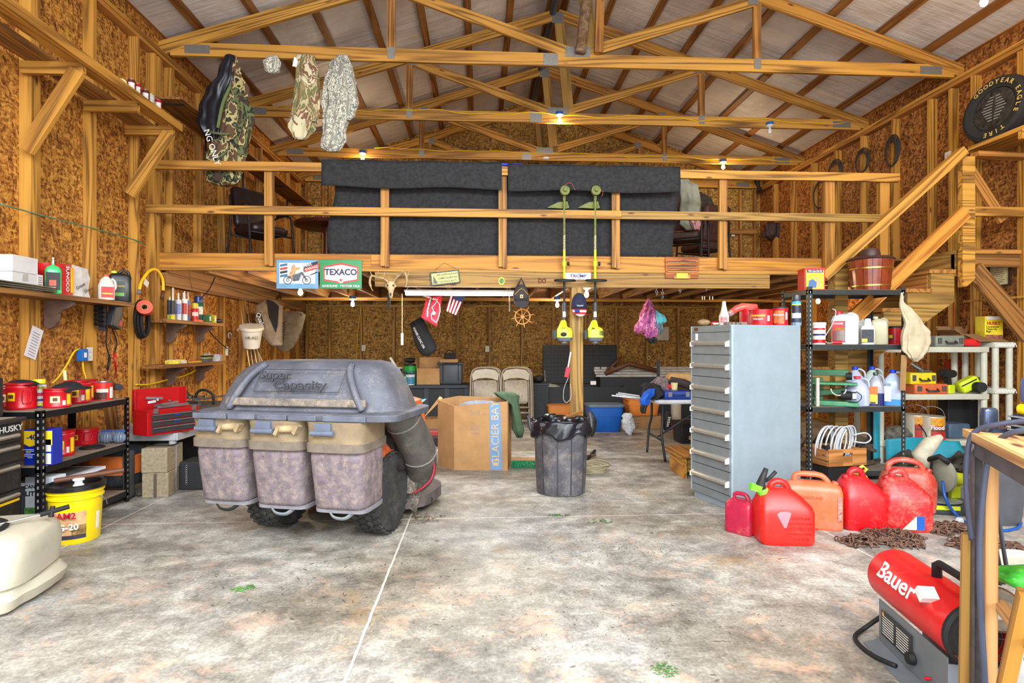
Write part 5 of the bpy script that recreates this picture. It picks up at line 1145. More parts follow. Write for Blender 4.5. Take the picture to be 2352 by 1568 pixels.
# deer skull
t=thing('deer_skull','deer skull with antlers hung on the end of the loft beam','skull',atY(898,660,YG-.03));BONE=M((206,184,140),.6,0,.15,20);ANT=M((186,158,112),.6,0,.2,20)
b=B();b.loft([sell(0,0,z,a_,c_,2.4,16) for z,a_,c_ in ((-.115,.012,.012),(-.09,.018,.02),(-.04,.026,.028),(.0,.040,.035),(.03,.045,.04),(.055,.040,.04),(.07,.02,.02))]);b.ball((-.042,-.01,.015),.016);b.ball((.042,-.01,.015),.016);obj('skull',b,BONE,t,smooth=2);b=B();b.ball((-.030,-.032,.018),.011);b.ball((.030,-.032,.018),.011);b.ball((0,-.026,-.075),.009,1,1,2);obj('socket',b,BRN,t,smooth=2)
for sg in (-1,1):
    b=B();b.tube(spline([(sg*.02,0,.05),(sg*.07,-.02,.09),(sg*.13,-.04,.10),(sg*.185,-.08,.11),(sg*.20,-.10,.05),(sg*.185,-.12,-.01),(sg*.165,-.12,-.05)] if sg < 0 else [(.02,0,.05),(.06,-.02,.10),(.11,-.04,.14),(.15,-.08,.15),(.175,-.1,.10),(.18,-.12,.04),(.165,-.12,-.01)],4),[.012]*20+[.005]*5,8);
    for q,e in (((sg*.07,-.02,.09),(sg*.06,-.05,.15)),((sg*.13,-.04,.11),(sg*.12,-.07,.17)),((sg*.18,-.08,.10),(sg*.20,-.08,.16)),((sg*.195,-.10,.05),(sg*.21,-.09,.06))): b.tube([q,e],[.009,.003],7)
    obj('antler',b,ANT,t,smooth=2)
tag(obj('dark_feather',B().prism([(0,0),(.02,.0),(.03,-.10),(.018,-.20),(-.004,-.14)],atY(890,672,YG-.01),(1,0,0),(0,0,1),(0,.008,0)),DBLK),'dark feathery strip hanging beside the deer skull','feather')
def ballcap(lb,P,mt,brim,extra=None,s=1.0,rz=0):
    t=thing('baseball_cap',lb,'cap',P,rz,'caps hung under the loft')
    b=B();b.loft([sell(0,.03*0,z,a_,c_,2.3,24) for z,a_,c_ in ((-.03,.085*s,.06*s),(.02,.083*s,.058*s),(.08,.07*s,.05*s),(.12,.045*s,.035*s),(.14,.02*s,.02*s))]);obj('crown',b,mt,t,smooth=2)
    def fn(u,v): a=math.pi*u;return (.084*s*math.cos(a)*(1-.1*v),-.05*s*math.sin(a)-.05*v*math.sin(a),-.03-.085*s*math.sin(a)*v)
    obj('brim',B().sheet(fn,20,6,.004),brim,t,smooth=2);return t
gk=M((58,54,56),.85,0,.15,30)
t=ballcap('dark grey cap with a gold-edged panel and square star badge on the beam',atY(1197,684,YG-.05),gk,gk)
b=B();b.tube([(-.070,-.050,.03),(-.03,-.056,.075),(0,-.058,.095),(.03,-.056,.075),(.070,-.050,.03)],.004,6,flat=.6);obj('gold_piping',b,M((206,160,30),.5),t);obj('badge',B().box((0,-.060,.012),(.032,.004,.036)),M((190,170,110),.5),t);obj('star',B().prism([((.011 if i % 2==0 else .0045)*math.sin(i*math.pi/5),.012+(.011 if i % 2==0 else .0045)*math.cos(i*math.pi/5)) for i in range(10)][::-1],(0,-.0625,0),(1,0,0),(0,0,1),(0,-.001,0)),TXB,t)
obj('strap',B().tube([(-.05,.0,.10),(0,-.0,.21),(.05,0,.10)],.016,8,flat=.5),gk,t,smooth=2)
fm=NT('flag_cloth');v=geo(fm);sp=fm.n('ShaderNodeSeparateXYZ',i_0=v)
stp=fm.math('GREATER_THAN',fm.math('FRACT',fm.math('MULTIPLY',sp.outputs[2],22)),.5);FLG=fm.fin(fm.mix(stp,lin((186,36,46)),lin((222,212,200))),.8)
t=ballcap('navy cap with a striped flag brim hanging on the wooden post',atY(1330,703,6.02),M((30,36,66),.8,0,.15,30),FLG);obj('flag_canton',B().box((-.035,-.088,-.055),(.05,.01,.035),(R(-20),0,0)),M((40,56,130),.8,0,.4,120),t);text('TRUMP',(0,-.062,.0),.022,TXW,t)
for nm,px,py,c,lb in (('round_sticker',1152,645,(206,196,40),'round yellow and green sticker on the beam'),('cut_out_mask',1245,645,(120,60,30),'small dark brown fretwork emblem on the beam')):
    t=thing(nm,lb,'emblem',atY(px,py,YG+.02));
    if c[0] > 200:
        obj('disc',B().prism(circ(.034,24),(0,0,0),(1,0,0),(0,0,1.25),(0,-.002,0)),M(c,.5),t);obj('ring',B().prism(circ(.024,24),(0,-.0025,0),(1,0,0),(0,0,1.25),(0,-.001,0)),M((70,130,70),.5,0,.5,100),t)
    else:
        b=B()
        for sx_ in (-1,1): b.tube([(sx_*.02+.018*math.cos(a),-.003,.02*math.sin(a)) for a in [i*.6 for i in range(11)]],.005,5,True);b.tube([(sx_*.02,-.003,.02),(sx_*.038,-.003,.03),(sx_*.036,-.003,-.02)],.004,5)
        obj('fretwork',b,M(c,.6),t)
c0=atY(1328,634,YG+.005);t=thing('bumper_sticker','white campaign sticker between the two string trimmers','sticker',c0)
obj('sheet',B().box((0,0,0),(60*K,.002,16*K)),TXW,t);text('TEAM',(0,-.0022,5*K),4*K,TXN,t,bold=.5);text('TRUMP',(0,-.0022,0),9.5*K,TXN,t,bold=1.2,sx=1.25);text('BUILD AMERICA',(0,-.0022,-6*K),3.4*K,TXR,t,bold=.3)
c0=atY(1566,615,YG+.002);t=thing('coin_rack','reddish wooden display rack with three pale rails and a yellow block','display rack',c0)
obj('back',B().box((0,0,0),(79*K,.014,49*K)),wood((170,92,36),(120,60,22),name='stained_board'),t,bevel=.003)
for i in range(3):
    o=obj('rail',B().box((0,-.012,(11.5-10.5*i)*K),(70*K,.012,3.2*K)),pine,t);b=B()
    for q in range(20): hh=(2.2+2.4*math.exp(-((q-11)/3.5)**2))*K;b.box(((-33+3.4*q)*K,-.012,(13.3-10.5*i)*K+hh/2),(2.2*K,.006,hh),(0,rnd.uniform(-.3,.3),0))
    obj('coin',b,BRN,o)
obj('yellow_block',B().box((0,-.010,-19*K),(27*K,.010,12*K)),M((236,206,20),.4),t);obj('panel',B().box((0,-.008,-19*K),(39*K,.004,13*K)),pine,t)
# hooks and rings hanging below the beam
for px,py0,py1,lb in ((1508,660,680,'double steel ring hanging from the beam'),(1522,660,690,'steel snap hook with a dark clip hanging from the beam'),(1562,660,674,'small steel hook under the beam beyond the snap hook'),(1622,645,670,'thin wire with a hook hanging under the beam')):
    t=thing('hanging_hook',lb,'hook',atY(px,py0,6.08));k=6.1/F;b=B();L=(py1-py0)*k;b.tube([(0,0,0),(0,0,-L*.35)],.003,5);b.tube([(.012*math.sin(a),0,-L*.35-.013+.013*math.cos(a)) for a in [i*math.pi/6 for i in range(12)]],.003,5,True);b.tube([(0,0,-L*.35-.026),(.008,0,-L*.75),(-.004,0,-L)],.003,5);obj('hook',b,STL,t,smooth=2)
    if px==1522: obj('clip',B().box((-.006,0,-L*.8),(.016,.012,.03)),DBLK,t)
t=thing('wind_chime','small hanging cluster of pale clips under the loft joists','wind chime',atY(1624,655,6.3));b=B();b.cyl((0,0,0),(0,0,-.12),.0015,4);b.cyl((-.06,0,-.12),(.07,0,-.12),.003,5);obj('wire',b,DBLK,t)
for x in (-.055,-.03,.03,.065): obj('clip',B().box((x,0,-.145),(.008,.006,.04)),CREAM,t)
# string trimmers
def trimmer(lb,px,head_px,seed):
    P=atY(px,785,5.965);t=thing('string_trimmer',lb,'string trimmer',P,0,'string trimmers hung upside down on the loft front')
    LG=M((206,222,30),.35,0,.06);OL=M((116,122,62),.7,0,.25,20);zt=atY(px,440,5.965).z-P.z
    zz=lambda py: atY(px,py,5.965).z-P.z
    b=B();b.loft([sell(.0,0,z,a_,c_,4,24) for z,a_,c_ in ((zz(783),.07,.05),(zz(776),.085,.06),(zz(774),.085,.06))]);b.cyl((0,0,zz(783)-.025),(0,0,zz(783)),.036);obj('base',b,M((92,96,104),.5),t,smooth=True)
    e=obj('engine_cover',B().loft([sell(x,0,z,a_,c_,4,24) for z,x,a_,c_ in ((zz(775),0,.085,.062),(zz(760),.0,.084,.06),(zz(754),.0,.07,.055),(zz(750),-.015,.045,.045),(zz(738),-.01,.028,.03),(zz(735),-.01,.018,.02))]),LG,t,smooth=True)
    b=B()
    if seed: 
        for i in range(6): b.box((.035+i*.009,-.058,zz(765)),(.004,.012,.05))
        obj('grille',b,BLK,e);obj('decal',B().box((-.03,-.052,zz(756)),(.03,.008,.03),(0,.4,0)),BRN,e)
    else:
        b.ball((-.015,-.055,zz(768)),.03,1.2,.5,.8);obj('fuel_cap',b,BLK,e,smooth=2);obj('decal',B().box((-.015,-.052,zz(755)),(.03,.006,.022)),M((70,80,60),.4),e)
    b=B();b.cyl((-.10,0,zz(778)),(-.10,0,zz(758)),.028,14);obj('pull_starter',b,M((50,54,58),.5) ,t,smooth=True)
    b=B();b.cyl((0,0,zz(735)),(0,0,zz(700)),.016);b.cyl((0,0,zz(715)),(0,0,zz(695)),.024);obj('grip',b,M((64,66,70),.5),t,smooth=True);obj('tag',B().cyl((0,0,zz(728)),(0,0,zz(714)),.0172),WHT,t,smooth=True)
    obj('lower_shaft',B().cyl((0,0,zz(700)),(0,0,zz(640)),.012),BLK,t,smooth=True)
    b=B();b.tube([(.105*math.cos(a),-.05+.06*math.sin(a),zz(645)+.01*math.sin(a)) for a in [i*math.pi/12 for i in range(24)]],.012,8,True);obj('loop_handle',b,BLK,t,smooth=2)
    obj('yellow_shaft',B().cyl((0,0,zz(640)),(0,0,zz(575)),.014),LG,t,smooth=True);b=B();b.cyl((.0,0,zz(612)),(.0,0,zz(600)),.022);obj('coupler',b,LG,t,smooth=True);obj('coupler_knob',B().lathe([(.018,-.012),(.022,0),(.018,.012)],(.042,-.01,zz(606)),14,(1,-.3,0)),BLK,t,smooth=True)
    obj('upper_shaft',B().cyl((0,0,zz(578)),(0,0,zz(455)),.0125),OL,t,smooth=True);obj('warning_sticker',B().cyl((0,0,zz(575)),(0,0,zz(540)),.0132),M((176,176,130),.6,0,.6,90),t,smooth=True)
    b=B();b.tube([(0,0,zz(460)),(0,-.01,zz(448)),(0,-.05,zz(441))],[.016,.020,.024],10);b.lathe([(.050,-.02),(.054,-.01),(.050,.02),(.025,.03)],(0,-.04,zz(440)),22,(0,-1,0));b.lathe([(.022,0),(.018,.02)],(0,-.07,zz(440)),14,(0,-1,0));obj('trimmer_head',b,OL,t,smooth=True)
    def fn(u,v): a=R(150+210*u);return (.06*math.cos(a)+(-.09)*v*(1-u*.9),.03*math.sin(a)-.0+.02,zz(464)-.02*v+.02*math.sin(u*3))
    obj('guard',B().prism([(-.18,-.06),(-.06,.0),(.04,.01),(.06,-.06),(.02,-.07)],(0,.04,zz(462)),(1,0,0),(0,0,1),(0,.012,0)),OL,t)
    b=B();b.tube(spline([(.0,-.06,zz(428)),(.06,-.07,zz(424)),(.105,-.07,zz(440))] if not seed else [(.05,-.06,zz(440)),(.07,-.07,zz(444)),(.055,-.07,zz(455))],4),.0018,5);obj('cutting_line',b,M((206,90,70),.5),t)
trimmer('string trimmer hung upside down, the one beside the ship wheel side of the post',1296,0,0);trimmer('string trimmer hung upside down just past the wooden post, grille showing',1367,0,1)
# flags, bag, ship wheel, purple cloth
def banner(name,lb,cat,pts,Y,mat,wav=.02):
    P=[atY(x,y,Y) for x,y in pts];c=sum(P,Vector())/4;t=thing(name,lb,cat,c)
    def fn(u,v): q=P[0].lerp(P[1],u).lerp(P[3].lerp(P[2],u),v)-c;return (q.x,q.y+wav*math.sin(u*7+v*3),q.z)
    obj('cloth',B().sheet(fn,16,12,.003),mat,t,smooth=2);return t,P,c
t,P,c=banner('team_flag','red team banner with a white flag emblem behind the fluorescent light','flag',((980,680),(1016,680),(1003,750),(967,729)),6.75,M((200,20,44),.7))
kk=6.75/F;b=B();pts=[(1004,691),(1010,700),(1011,715),(1006,733),(1001,741),(998,737),(992,733),(990,722),(996,714),(992,706),(998,700)]
def stroke(pp,Y,r,cl=False): b=B();b.tube([atY(x,y,Y)-c for x,y in pp],r,5,cl,.5);return b
obj('emblem',stroke(pts,6.70,.007,True),TXW,t);obj('emblem',B().ball(atY(996,719,6.70)-c,.022,1,.4,1),TXW,t);obj('emblem',stroke([(989,686),(985,700),(982,712),(982,727)],6.70,.010),TXW,t);obj('emblem',B().ball(atY(997,709,6.70)-c,.014,1.2,.4,1),M((90,20,30),.6),t)
text('BUCCANEERS',atY(984,704,6.69)-c,.06,TXB,t,roll=-R(103),sx=.55,bold=.4);text('TAMPA BAY',atY(988,684,6.69)-c,.035,TXW,t,roll=-.3)
t,P,c=banner('american_flag','small american flag hanging behind the fluorescent light','flag',((1032,676),(1068,680),(1048,724),(1023,713)),6.9,M((176,30,50),.7))
for i in range(4):
    u0=.12+.24*i;b=B();q=[P[0].lerp(P[1],u0),P[0].lerp(P[1],u0+.12),P[3].lerp(P[2],u0+.12),P[3].lerp(P[2],u0)];q=[v-c+Vector((0,-.028,0)) for v in q];vs=[b._v(v) for v in q]+[b._v(v+Vector((0,-.002,0))) for v in q];b.faces(vs,((0,1,2,3),(7,6,5,4),(0,4,5,1),(1,5,6,2),(2,6,7,3),(3,7,4,0)));obj('stripe',b,TXW,t)
b=B();q=[atY(x,y,6.86)-c for x,y in ((1042,677),(1068,680),(1062,694),(1042,687))];vs=[b._v(v) for v in q]+[b._v(v+Vector((0,-.002,0))) for v in q];b.faces(vs,((0,1,2,3),(7,6,5,4),(0,4,5,1),(1,5,6,2),(2,6,7,3),(3,7,4,0)));obj('canton',b,M((40,56,110),.7,0,.5,160),t)
c=atY(970,772,7.6);t=thing('fishing_reel_case','long black padded bag hanging at a slant below the red banner','bag',c);k=7.6/F
b=B();L=[(946,742,14),(955,735,18),(962,752,22),(968,772,24),(980,795,26),(988,806,22),(992,812,12)]
secs=[]
for px,py,w in L:
    q=atY(px,py,7.6)-c;secs.append([q+Vector((w*k*.8*math.cos(a)*.9,.06*math.sin(a),w*k*.45*math.cos(a))) for a in [2*math.pi*i/20 for i in range(20)]])
b.loft(secs);obj('shell',b,M((24,24,28),.8,0,.2,20),t,smooth=2);b=B();b.tube(spline([atY(x,y,7.58)-c for x,y in ((962,738),(972,745),(980,765),(990,785))],4),.012,6,flat=.4);obj('strap',b,BRN,t,smooth=2);text('POWER CLINIC USA',atY(962,776,7.50)-c,.042,TXW,t,roll=-R(63),sx=.8)
c=atY(1200,727,7.2);t=thing('ship_wheel','small decorative wooden ship wheel hanging below the grey cap','ship wheel',c);WD=M((206,150,80),.5,0,.2,20)
b=B();b.tube([(.095*math.cos(a),0,.095*math.sin(a)) for a in [i*math.pi/16 for i in range(32)]],.011,8,True,.8);obj('rim',b,WD,t,smooth=2)
for i in range(8): a=i*math.pi/4+.2;b=B();b.tube([(.01*math.cos(a),0,.01*math.sin(a)),(.09*math.cos(a),0,.09*math.sin(a)),(.11*math.cos(a),0,.11*math.sin(a)),(.15*math.cos(a),0,.15*math.sin(a))],[.008,.005,.009,.004],6);obj('spoke',b,WD,t,smooth=2)
obj('hub',B().lathe([(.025,-.01),(.025,.01)],(0,0,0),16,(0,1,0)),WD,t,smooth=True)
b=B();
for i in range(14): b.tube([atY(1200,690,7.2)+Vector((.005*math.sin(q),0,-.016*i+.01*math.cos(q))) for q in [j*math.pi/3 for j in range(6)]],.002,4,True)
tag(obj('hanging_chain',b,STL),'fine chain holding the ship wheel under the loft','chain')
c=atY(1493,742,7.0);t=thing('purple_jacket','purple patterned garment bundle hanging from the loft joists','garment',c)
PUR=camo([(120,56,110),(176,90,150),(150,60,96),(206,140,180)],22,'purple_print')
def clothloft(parts,rip,folds,seed):
    rows=[]
    for p_,q_ in zip(parts,parts[1:]):
        for k_ in range(5): u=k_/5;s_=u*u*(3-2*u);rows.append([p_[j]*(1-s_)+q_[j]*s_ if j !=2 else p_[j]*(1-u)+q_[j]*u for j in range(5)])
    rows.append(list(parts[-1]));b=B();N=len(rows)
    b.loft([sell(x,y,z,a_,c_,2.2,48,rip,folds,seed+i*.06) for i,(x,y,z,a_,c_) in enumerate(rows)])
    ws=max(r[3] for r in rows)
    for v in b.bm.verts:
        q=v.co*(1.1/ws)+Vector((seed*7,0,0));q.z *=.8;v.co +=Vector((noise.noise(q),noise.noise(q+Vector((9,9,9))),noise.noise(q*1.3+Vector((3,1,5)))*.4))*ws*.22
    return b
def garment(parts,mat,t,nm='cloth',seed=0,folds=7,rip=.2):
    return obj(nm,clothloft(parts,rip,folds,seed),mat,t,smooth=2)
garment(((-.02,0,.30,.02,.02),(-.01,0,.22,.055,.04),(-.02,0,.08,.10,.06),(-.06,0,-.06,.13,.06),(-.10,0,-.10,.10,.05),(-.13,0,-.13,.03,.02)),PUR,t)
garment(((.0,-.02,.0,.05,.04),(.02,-.02,-.08,.085,.06),(.0,-.02,-.15,.08,.06),(-.02,-.02,-.19,.03,.03)),PUR,t,'sleeve',2);garment(((.06,0,.16,.02,.02),(.11,0,.08,.07,.05),(.12,0,.02,.075,.05),(.10,0,-.02,.04,.03)),M((90,180,190),.7,0,.2,30),t,'teal_piece',3);garment(((.10,0,.0,.05,.04),(.10,0,-.08,.055,.05),(.10,0,-.14,.03,.03)),M((96,116,124),.7,0,.6,70),t,'checked_piece',4);garment(((-.0,0,-.15,.03,.03),(.02,0,-.20,.06,.05),(.03,0,-.25,.03,.03)),DBLK,t,'black_strap',5)
tag(obj('access_cover',B().box(atY(1518,766,Y1-.06),(.30,.05,.26)),M((196,196,184),.6)),'pale square panel on the rear wall behind the purple garment','wall panel')
# ================================================================= clothes on the first truss
WCAM=camo([(60,44,34),(96,104,60),(34,34,30),(176,162,108),(92,66,46)],7,'woodland_camouflage');MCAM=camo([(150,124,86),(110,112,70),(186,170,128),(120,84,60),(206,196,160)],8,'brown_camouflage');DCAM=camo([(150,150,138),(196,190,170),(116,120,112),(208,202,186),(140,134,124)],14,'digital_camouflage',True)
NYL=M((26,28,36),.35,0,.3,12,None,.5)
YT=6.13
def hang(name,lb,px,py0,rows,mat,cat='jacket',Y=YT,seed=0,folds=7,rip=.2):
    c=atY(px,py0,Y);t=thing(name,lb,cat,c);k=Y/F
    obj('cloth',clothloft([((x-px)*k,0,-(y-py0)*k,w*k/2,d*k/2) for x,y,w,d in rows],rip,folds,seed),mat,t,smooth=2);return t,c,k
t,c,k=hang('camouflage_jacket','black and woodland camouflage jacket hanging from the first truss',535,130,((538,130,8,6),(540,170,22,14),(542,210,44,24),(545,250,60,34),(538,300,66,38),(528,340,70,38),(520,380,74,36),(515,410,64,32),(520,418,26,16)),WCAM,seed=1)
garment([((x-535)*k,-.02,-(y-130)*k,w*k/2,d*k/2) for x,y,w,d in ((530,130,18,10),(522,170,34,16),(508,210,48,22),(495,250,58,26),(490,280,58,24),(495,305,48,20),(500,318,20,10))],NYL,t,'black_hood',2,9,.12)
b=B();b.tube(spline([(.02,-.10,-.35),(-.05,-.12,-.55),(-.10,-.12,-.80)],4),.018,6,flat=.3);b.tube(spline([(-.20,-.10,-.83),(-.1,-.13,-.86),(.02,-.12,-.86)],4),.016,6,flat=.5);obj('olive_strap',b,M((96,108,62),.8),t,smooth=2);text('NG ONLY',(-.135,-.175,-1.02),.085,TXW,t,roll=-R(72))
t,c,k=hang('camouflage_netting','small bundle of camouflage netting dangling from the first truss',626,128,((628,128,16,10),(626,145,34,20),(624,160,30,18),(622,168,10,8)),DCAM,'net bundle',seed=3)
t,c,k=hang('camouflage_trousers','brown camouflage trousers with white tag hanging from the first truss',702,128,((705,128,34,14),(708,160,44,22),(706,210,48,26),(702,240,52,28),(700,270,56,28),(695,290,50,24),(690,312,30,16),(690,316,20,8)),MCAM,'trousers',seed=4,folds=5);obj('tag',B().box((-.10,-.02,-.08),(.045,.002,.10),(0,.2,0)),TXW,t);garment([((x-702)*k,-.03,-(y-128)*k,w*k/2,d*k/2) for x,y,w,d in ((716,200,20,14),(722,230,26,20),(724,265,22,16),(722,278,8,6))],MCAM,t,'pocket',3,5,.1)
t,c,k=hang('digital_camouflage_jacket','grey digital camouflage jacket hanging longest from the first truss',782,128,((784,128,26,12),(782,150,46,24),(778,190,56,30),(775,230,52,30),(772,270,50,28),(768,310,48,26),(764,335,40,22),(764,345,20,10)),DCAM,seed=5,folds=8)
for i,rows in enumerate((((798,145,16,12),(806,190,22,16),(810,235,24,18),(806,262,20,14),(800,275,10,8)),((762,160,10,12),(752,200,14,14),(748,240,14,12),(748,260,6,6)))): garment([((x-782)*k,-.02,-(y-128)*k,w*k/2,d*k/2) for x,y,w,d in rows],DCAM,t,'sleeve',i,5,.1)
# ================================================================= things on the loft
ZL=2.206
def tubechair(lb,P,rz,mt,seatm,arms=True):
    t=thing('arm_chair' if arms else 'side_chair',lb,'chair',P,rz)
    b=B();b.rbox((0,0,.45),(.50,.48,.09),.08,None,4,.03);obj('seat',b,seatm,t,smooth=True);b=B();b.rbox((0,.25,.76),(.46,.10,.52),.04,(R(-10),0,0),4,.05);obj('backrest',b,seatm,t,smooth=True)
    for sx_ in (-1,1):
        b=B();b.tube(spline([(sx_*.29,-.26,0),(sx_*.29,-.22,.50),(sx_*.29,-.16,.66),(sx_*.29,.02,.69),(sx_*.28,.20,.66)],4),.014,8);obj('leg',b,mt,t,smooth=2)
        b=B();b.tube(spline([(sx_*.28,.34,0),(sx_*.27,.24,.40),(sx_*.25,.26,.90)],4),.014,8);obj('leg',b,mt,t,smooth=2)
        if arms: b=B();b.rbox((sx_*.29,-.03,.705),(.05,.28,.03),.02);obj('armrest',b,seatm,t,smooth=True)
    b=B();b.tube([(-.27,.2,.39),(.27,.2,.39)],.012,8);b.tube([(-.28,-.22,.39),(.28,-.22,.39)],.012,8);obj('crossbar',b,mt,t,smooth=2);return t
LTH=M((44,30,32),.35,0,.2,12,None,.3);p=atY(600,560,7.25);tubechair('black padded office armchair with tube frame on the loft',(p.x,7.25,ZL),R(52),BLK,LTH)
p=atY(738,520,8.1);t=thing('round_table','dark brown round table on the loft half hidden by the black fabric','table',(p.x+.05,8.2,ZL));TBW=M((92,44,28),.3,0,.2,6);obj('tabletop',B().lathe([(.40,.70),(.44,.71),(.45,.735),(.44,.755),(.02,.757)],n=40),TBW,t,smooth=True);obj('pedestal',B().lathe([(.22,0),(.2,.03),(.05,.08),(.045,.6),(.09,.70)],n=20),TBW,t,smooth=True)
p=atY(1572,560,7.3);ch=tubechair('brown chair with coats thrown over it at the end of the black fabric',(p.x,7.35,ZL),R(150),BLK,M((74,44,34),.6,0,.3,30),False)
t,c,k=hang('grey_jacket','pale grey-green jacket draped over the brown loft chair',1580,412,((1572,412,24,16),(1582,430,44,30),(1588,460,48,34),(1586,490,46,34),(1580,515,40,30),(1586,530,20,14)),M((150,150,132),.85,0,.15,12),'jacket',7.0,6,6,.08)
garment(((-.02,-.12,-.50,.03,.03),(.05,-.12,-.56,.06,.04),(.07,-.12,-.66,.03,.03)),M((190,130,130),.7,0,.5,40),t,'cuff',1)
t,c,k=hang('dark_coat','dark brown and olive coat hanging behind the grey jacket on the loft',1620,442,((1602,442,14,10),(1616,458,36,22),(1626,485,46,26),(1632,510,44,24),(1642,535,18,12)),M((58,44,34),.8,0,.3,20),'coat',8.0,7,6,.1)
o_=dup(ch,(atY(1618,560,8.1).x,8.15,ZL),R(200),'second brown chair behind the grey jacket, under the dark coat')
t=thing('coat_rack','dark backpack and coats hanging in the far corner of the loft','coats',atY(1775,520,10.3));garment(((0,0,.1,.04,.04),(0,0,.02,.14,.10),(0,0,-.16,.15,.10),(.02,0,-.26,.08,.06)),M((60,40,36),.7,0,.4,30),t,'backpack',1);garment(((.16,0,.1,.03,.03),(.20,0,-.1,.10,.08),(.28,0,-.5,.12,.08),(.30,0,-1.0,.10,.07)),M((84,66,48),.8,0,.3,20),t,'coat',2);garment(((.38,0,0,.03,.03),(.42,.02,-.3,.08,.06),(.44,.02,-1.0,.09,.05)),DBLK,t,'dark_coat',3)
tag(obj('wall_fan_arm',B().tube([atY(1738,412,10.6),atY(1742,428,10.6),atY(1745,440,10.6)],[.06,.03,.05],8),DBLK,smooth=2),'small black fitting in the far upper corner over the loft','fitting')
outlet(atY(1684,536,Y1-.06),'white outlet on the rear wall above the loft deck','y');outlet(atY(835,799,Y1-.10),'white outlet on the rear wall behind the collector lid','y');outlet(atY(1119,801,Y1-.10),'white outlet on the rear wall above the folding chairs','y')
t=thing('junction_box','bright blue electrical box high on the side wall above the loft','electrical box',wallP(562,440,.03));obj('body',B().box((0,0,0),(.05,.08,.10)),BOXB,t,bevel=.003);obj('sticker',B().box((.026,0,.0),(.002,.03,.04)),WHT,t)
tag(obj('yellow_cable',B().tube([atY(829,705,Y1-.11),atY(822,760,Y1-.11),atY(818,835,Y1-.11)],.006,5),YEL),'thin yellow cable dropping down the rear wall beside the outlet','cable')
tag(obj('yellow_cable',B().tube(spline([atY(x,y,Y1-.13) for x,y in ((1165,842),(1210,841),(1262,838))],4),.007,5),YEL),'yellow cable strung across the rear wall above the folding chairs','cable')
# ================================================================= far side-wall corner
ANT2=M((150,146,138),.35,.6)
for i,(x0,y0,x1,y1,lb) in enumerate(((550,690,572,832,'thin fishing rod leaning at the side wall, outermost of the bunch'),(560,692,580,832,'fishing rod leaning beside the white bucket'),(566,700,589,832,'pale fishing rod passing behind the white bucket'),(570,700,597,832,'cream fishing rod leaning close to the grass bags'),(562,745,604,832,'short rod at the end of the bunch nearest the mower bags'))):
    t=thing('fishing_rod',lb,'fishing rod',atX(x1,y1,-2.95),0,'rods leaning at the side wall');
    a_,c_=atX(x0,y0,-3.22),atX(x1,y1,-3.0);obj('blank',B().tube([a_,a_.lerp(c_,.5),c_+(c_-a_)*1.1],[.003,.006,.010],6),ANT2 if i % 2 else M((206,186,130),.5),t,world=True,smooth=2)
WBK=M((214,206,190),.5,0,.08);p=atX(578,797,-3.0);k=depth(p)/F;t=thing('white_bucket','small white bucket with marker numbers hung on the side wall','bucket',p,face(p));t.rotation_euler=(R(16),0,face(p))
obj('body',B().lathe([(17*k,0),(23*k,42*k),(26*k,43*k),(26*k,50*k),(25*k,50*k)],n=28),WBK,t,smooth=True);text('VR-022',(0,-23.5*k,28*k),9*k,TXB,t);b=B();b.tube([(-26*k,0,45*k),(-30*k,0,40*k),(-27*k,0,38*k)],.006,6);obj('ear',b,WBK,t)
def grassbag(lb,px,py,rows,mat,mouth,txt,Xw=-2.95):
    c=atX(px,py,Xw);k=depth(c)/F;t=thing('grass_catcher_bag',lb,'grass bag',c,R(20));
    secs=[]
    for x,y,w,d in rows: secs.append([Vector(((x-px)*k+w*k/2*(1 if abs(math.cos(a)) > .3 else math.cos(a)/.3)*(1 if math.cos(a) > 0 else -1)*(1 if abs(math.cos(a)) > .3 else math.copysign(1,math.cos(a))),d*k/2*math.sin(a),-(y-py)*k)) for a in [2*math.pi*i/20+.16 for i in range(20)]])
    obj('fabric',(lambda b: b.loft(secs))(B()),mat,t,smooth=2);return t,c,k
BGF=M((150,132,110),.9,0,.2,12);BGF2=M((120,106,86),.9,0,.2,12)
def gbag(lb,Xw,px,py,rows,mat,rz):
    c=atX(px,py,Xw);k=depth(c)/F;t=thing('grass_catcher_bag',lb,'grass bag',c,rz,'mower grass bags hung on the side wall')
    obj('fabric',(lambda b: b.loft([sell((x-px)*k,0,-(y-py)*k,w*k/2,d*k/2,4,32,.02,5,i) for i,(x,y,w,d) in enumerate(rows)]))(B()),mat,t,smooth=True);return t,k
t,k=gbag('upright tan mower grass bag with black mesh window on the side wall',-2.95,617,690,((620,690,26,20),(618,702,56,40),(618,735,56,42),(624,770,44,36),(634,792,26,24),(636,796,14,12)),BGF,R(8));c=t.location
obj('mesh_window',B().prism([(2*k,2*k),(14*k,-3*k),(27*k,-14*k),(24*k,-60*k),(20*k,-74*k),(6*k,-40*k),(2*k,-8*k)],(0,-22.5*k,0),(1,0,0),(0,0,1),(0,-.006,0)),M((34,32,34),.9),t);obj('badge',B().prism([(-22*k,-32*k),(-12*k,-28*k),(-3*k,-62*k),(-10*k,-70*k)],(0,-22.5*k,0),(1,0,0),(0,0,1),(0,-.004,0)),BLK,t);text('Quality',(-12*k,-23.8*k,-48*k),13*k,TXW,t,roll=-R(72),bold=.5)
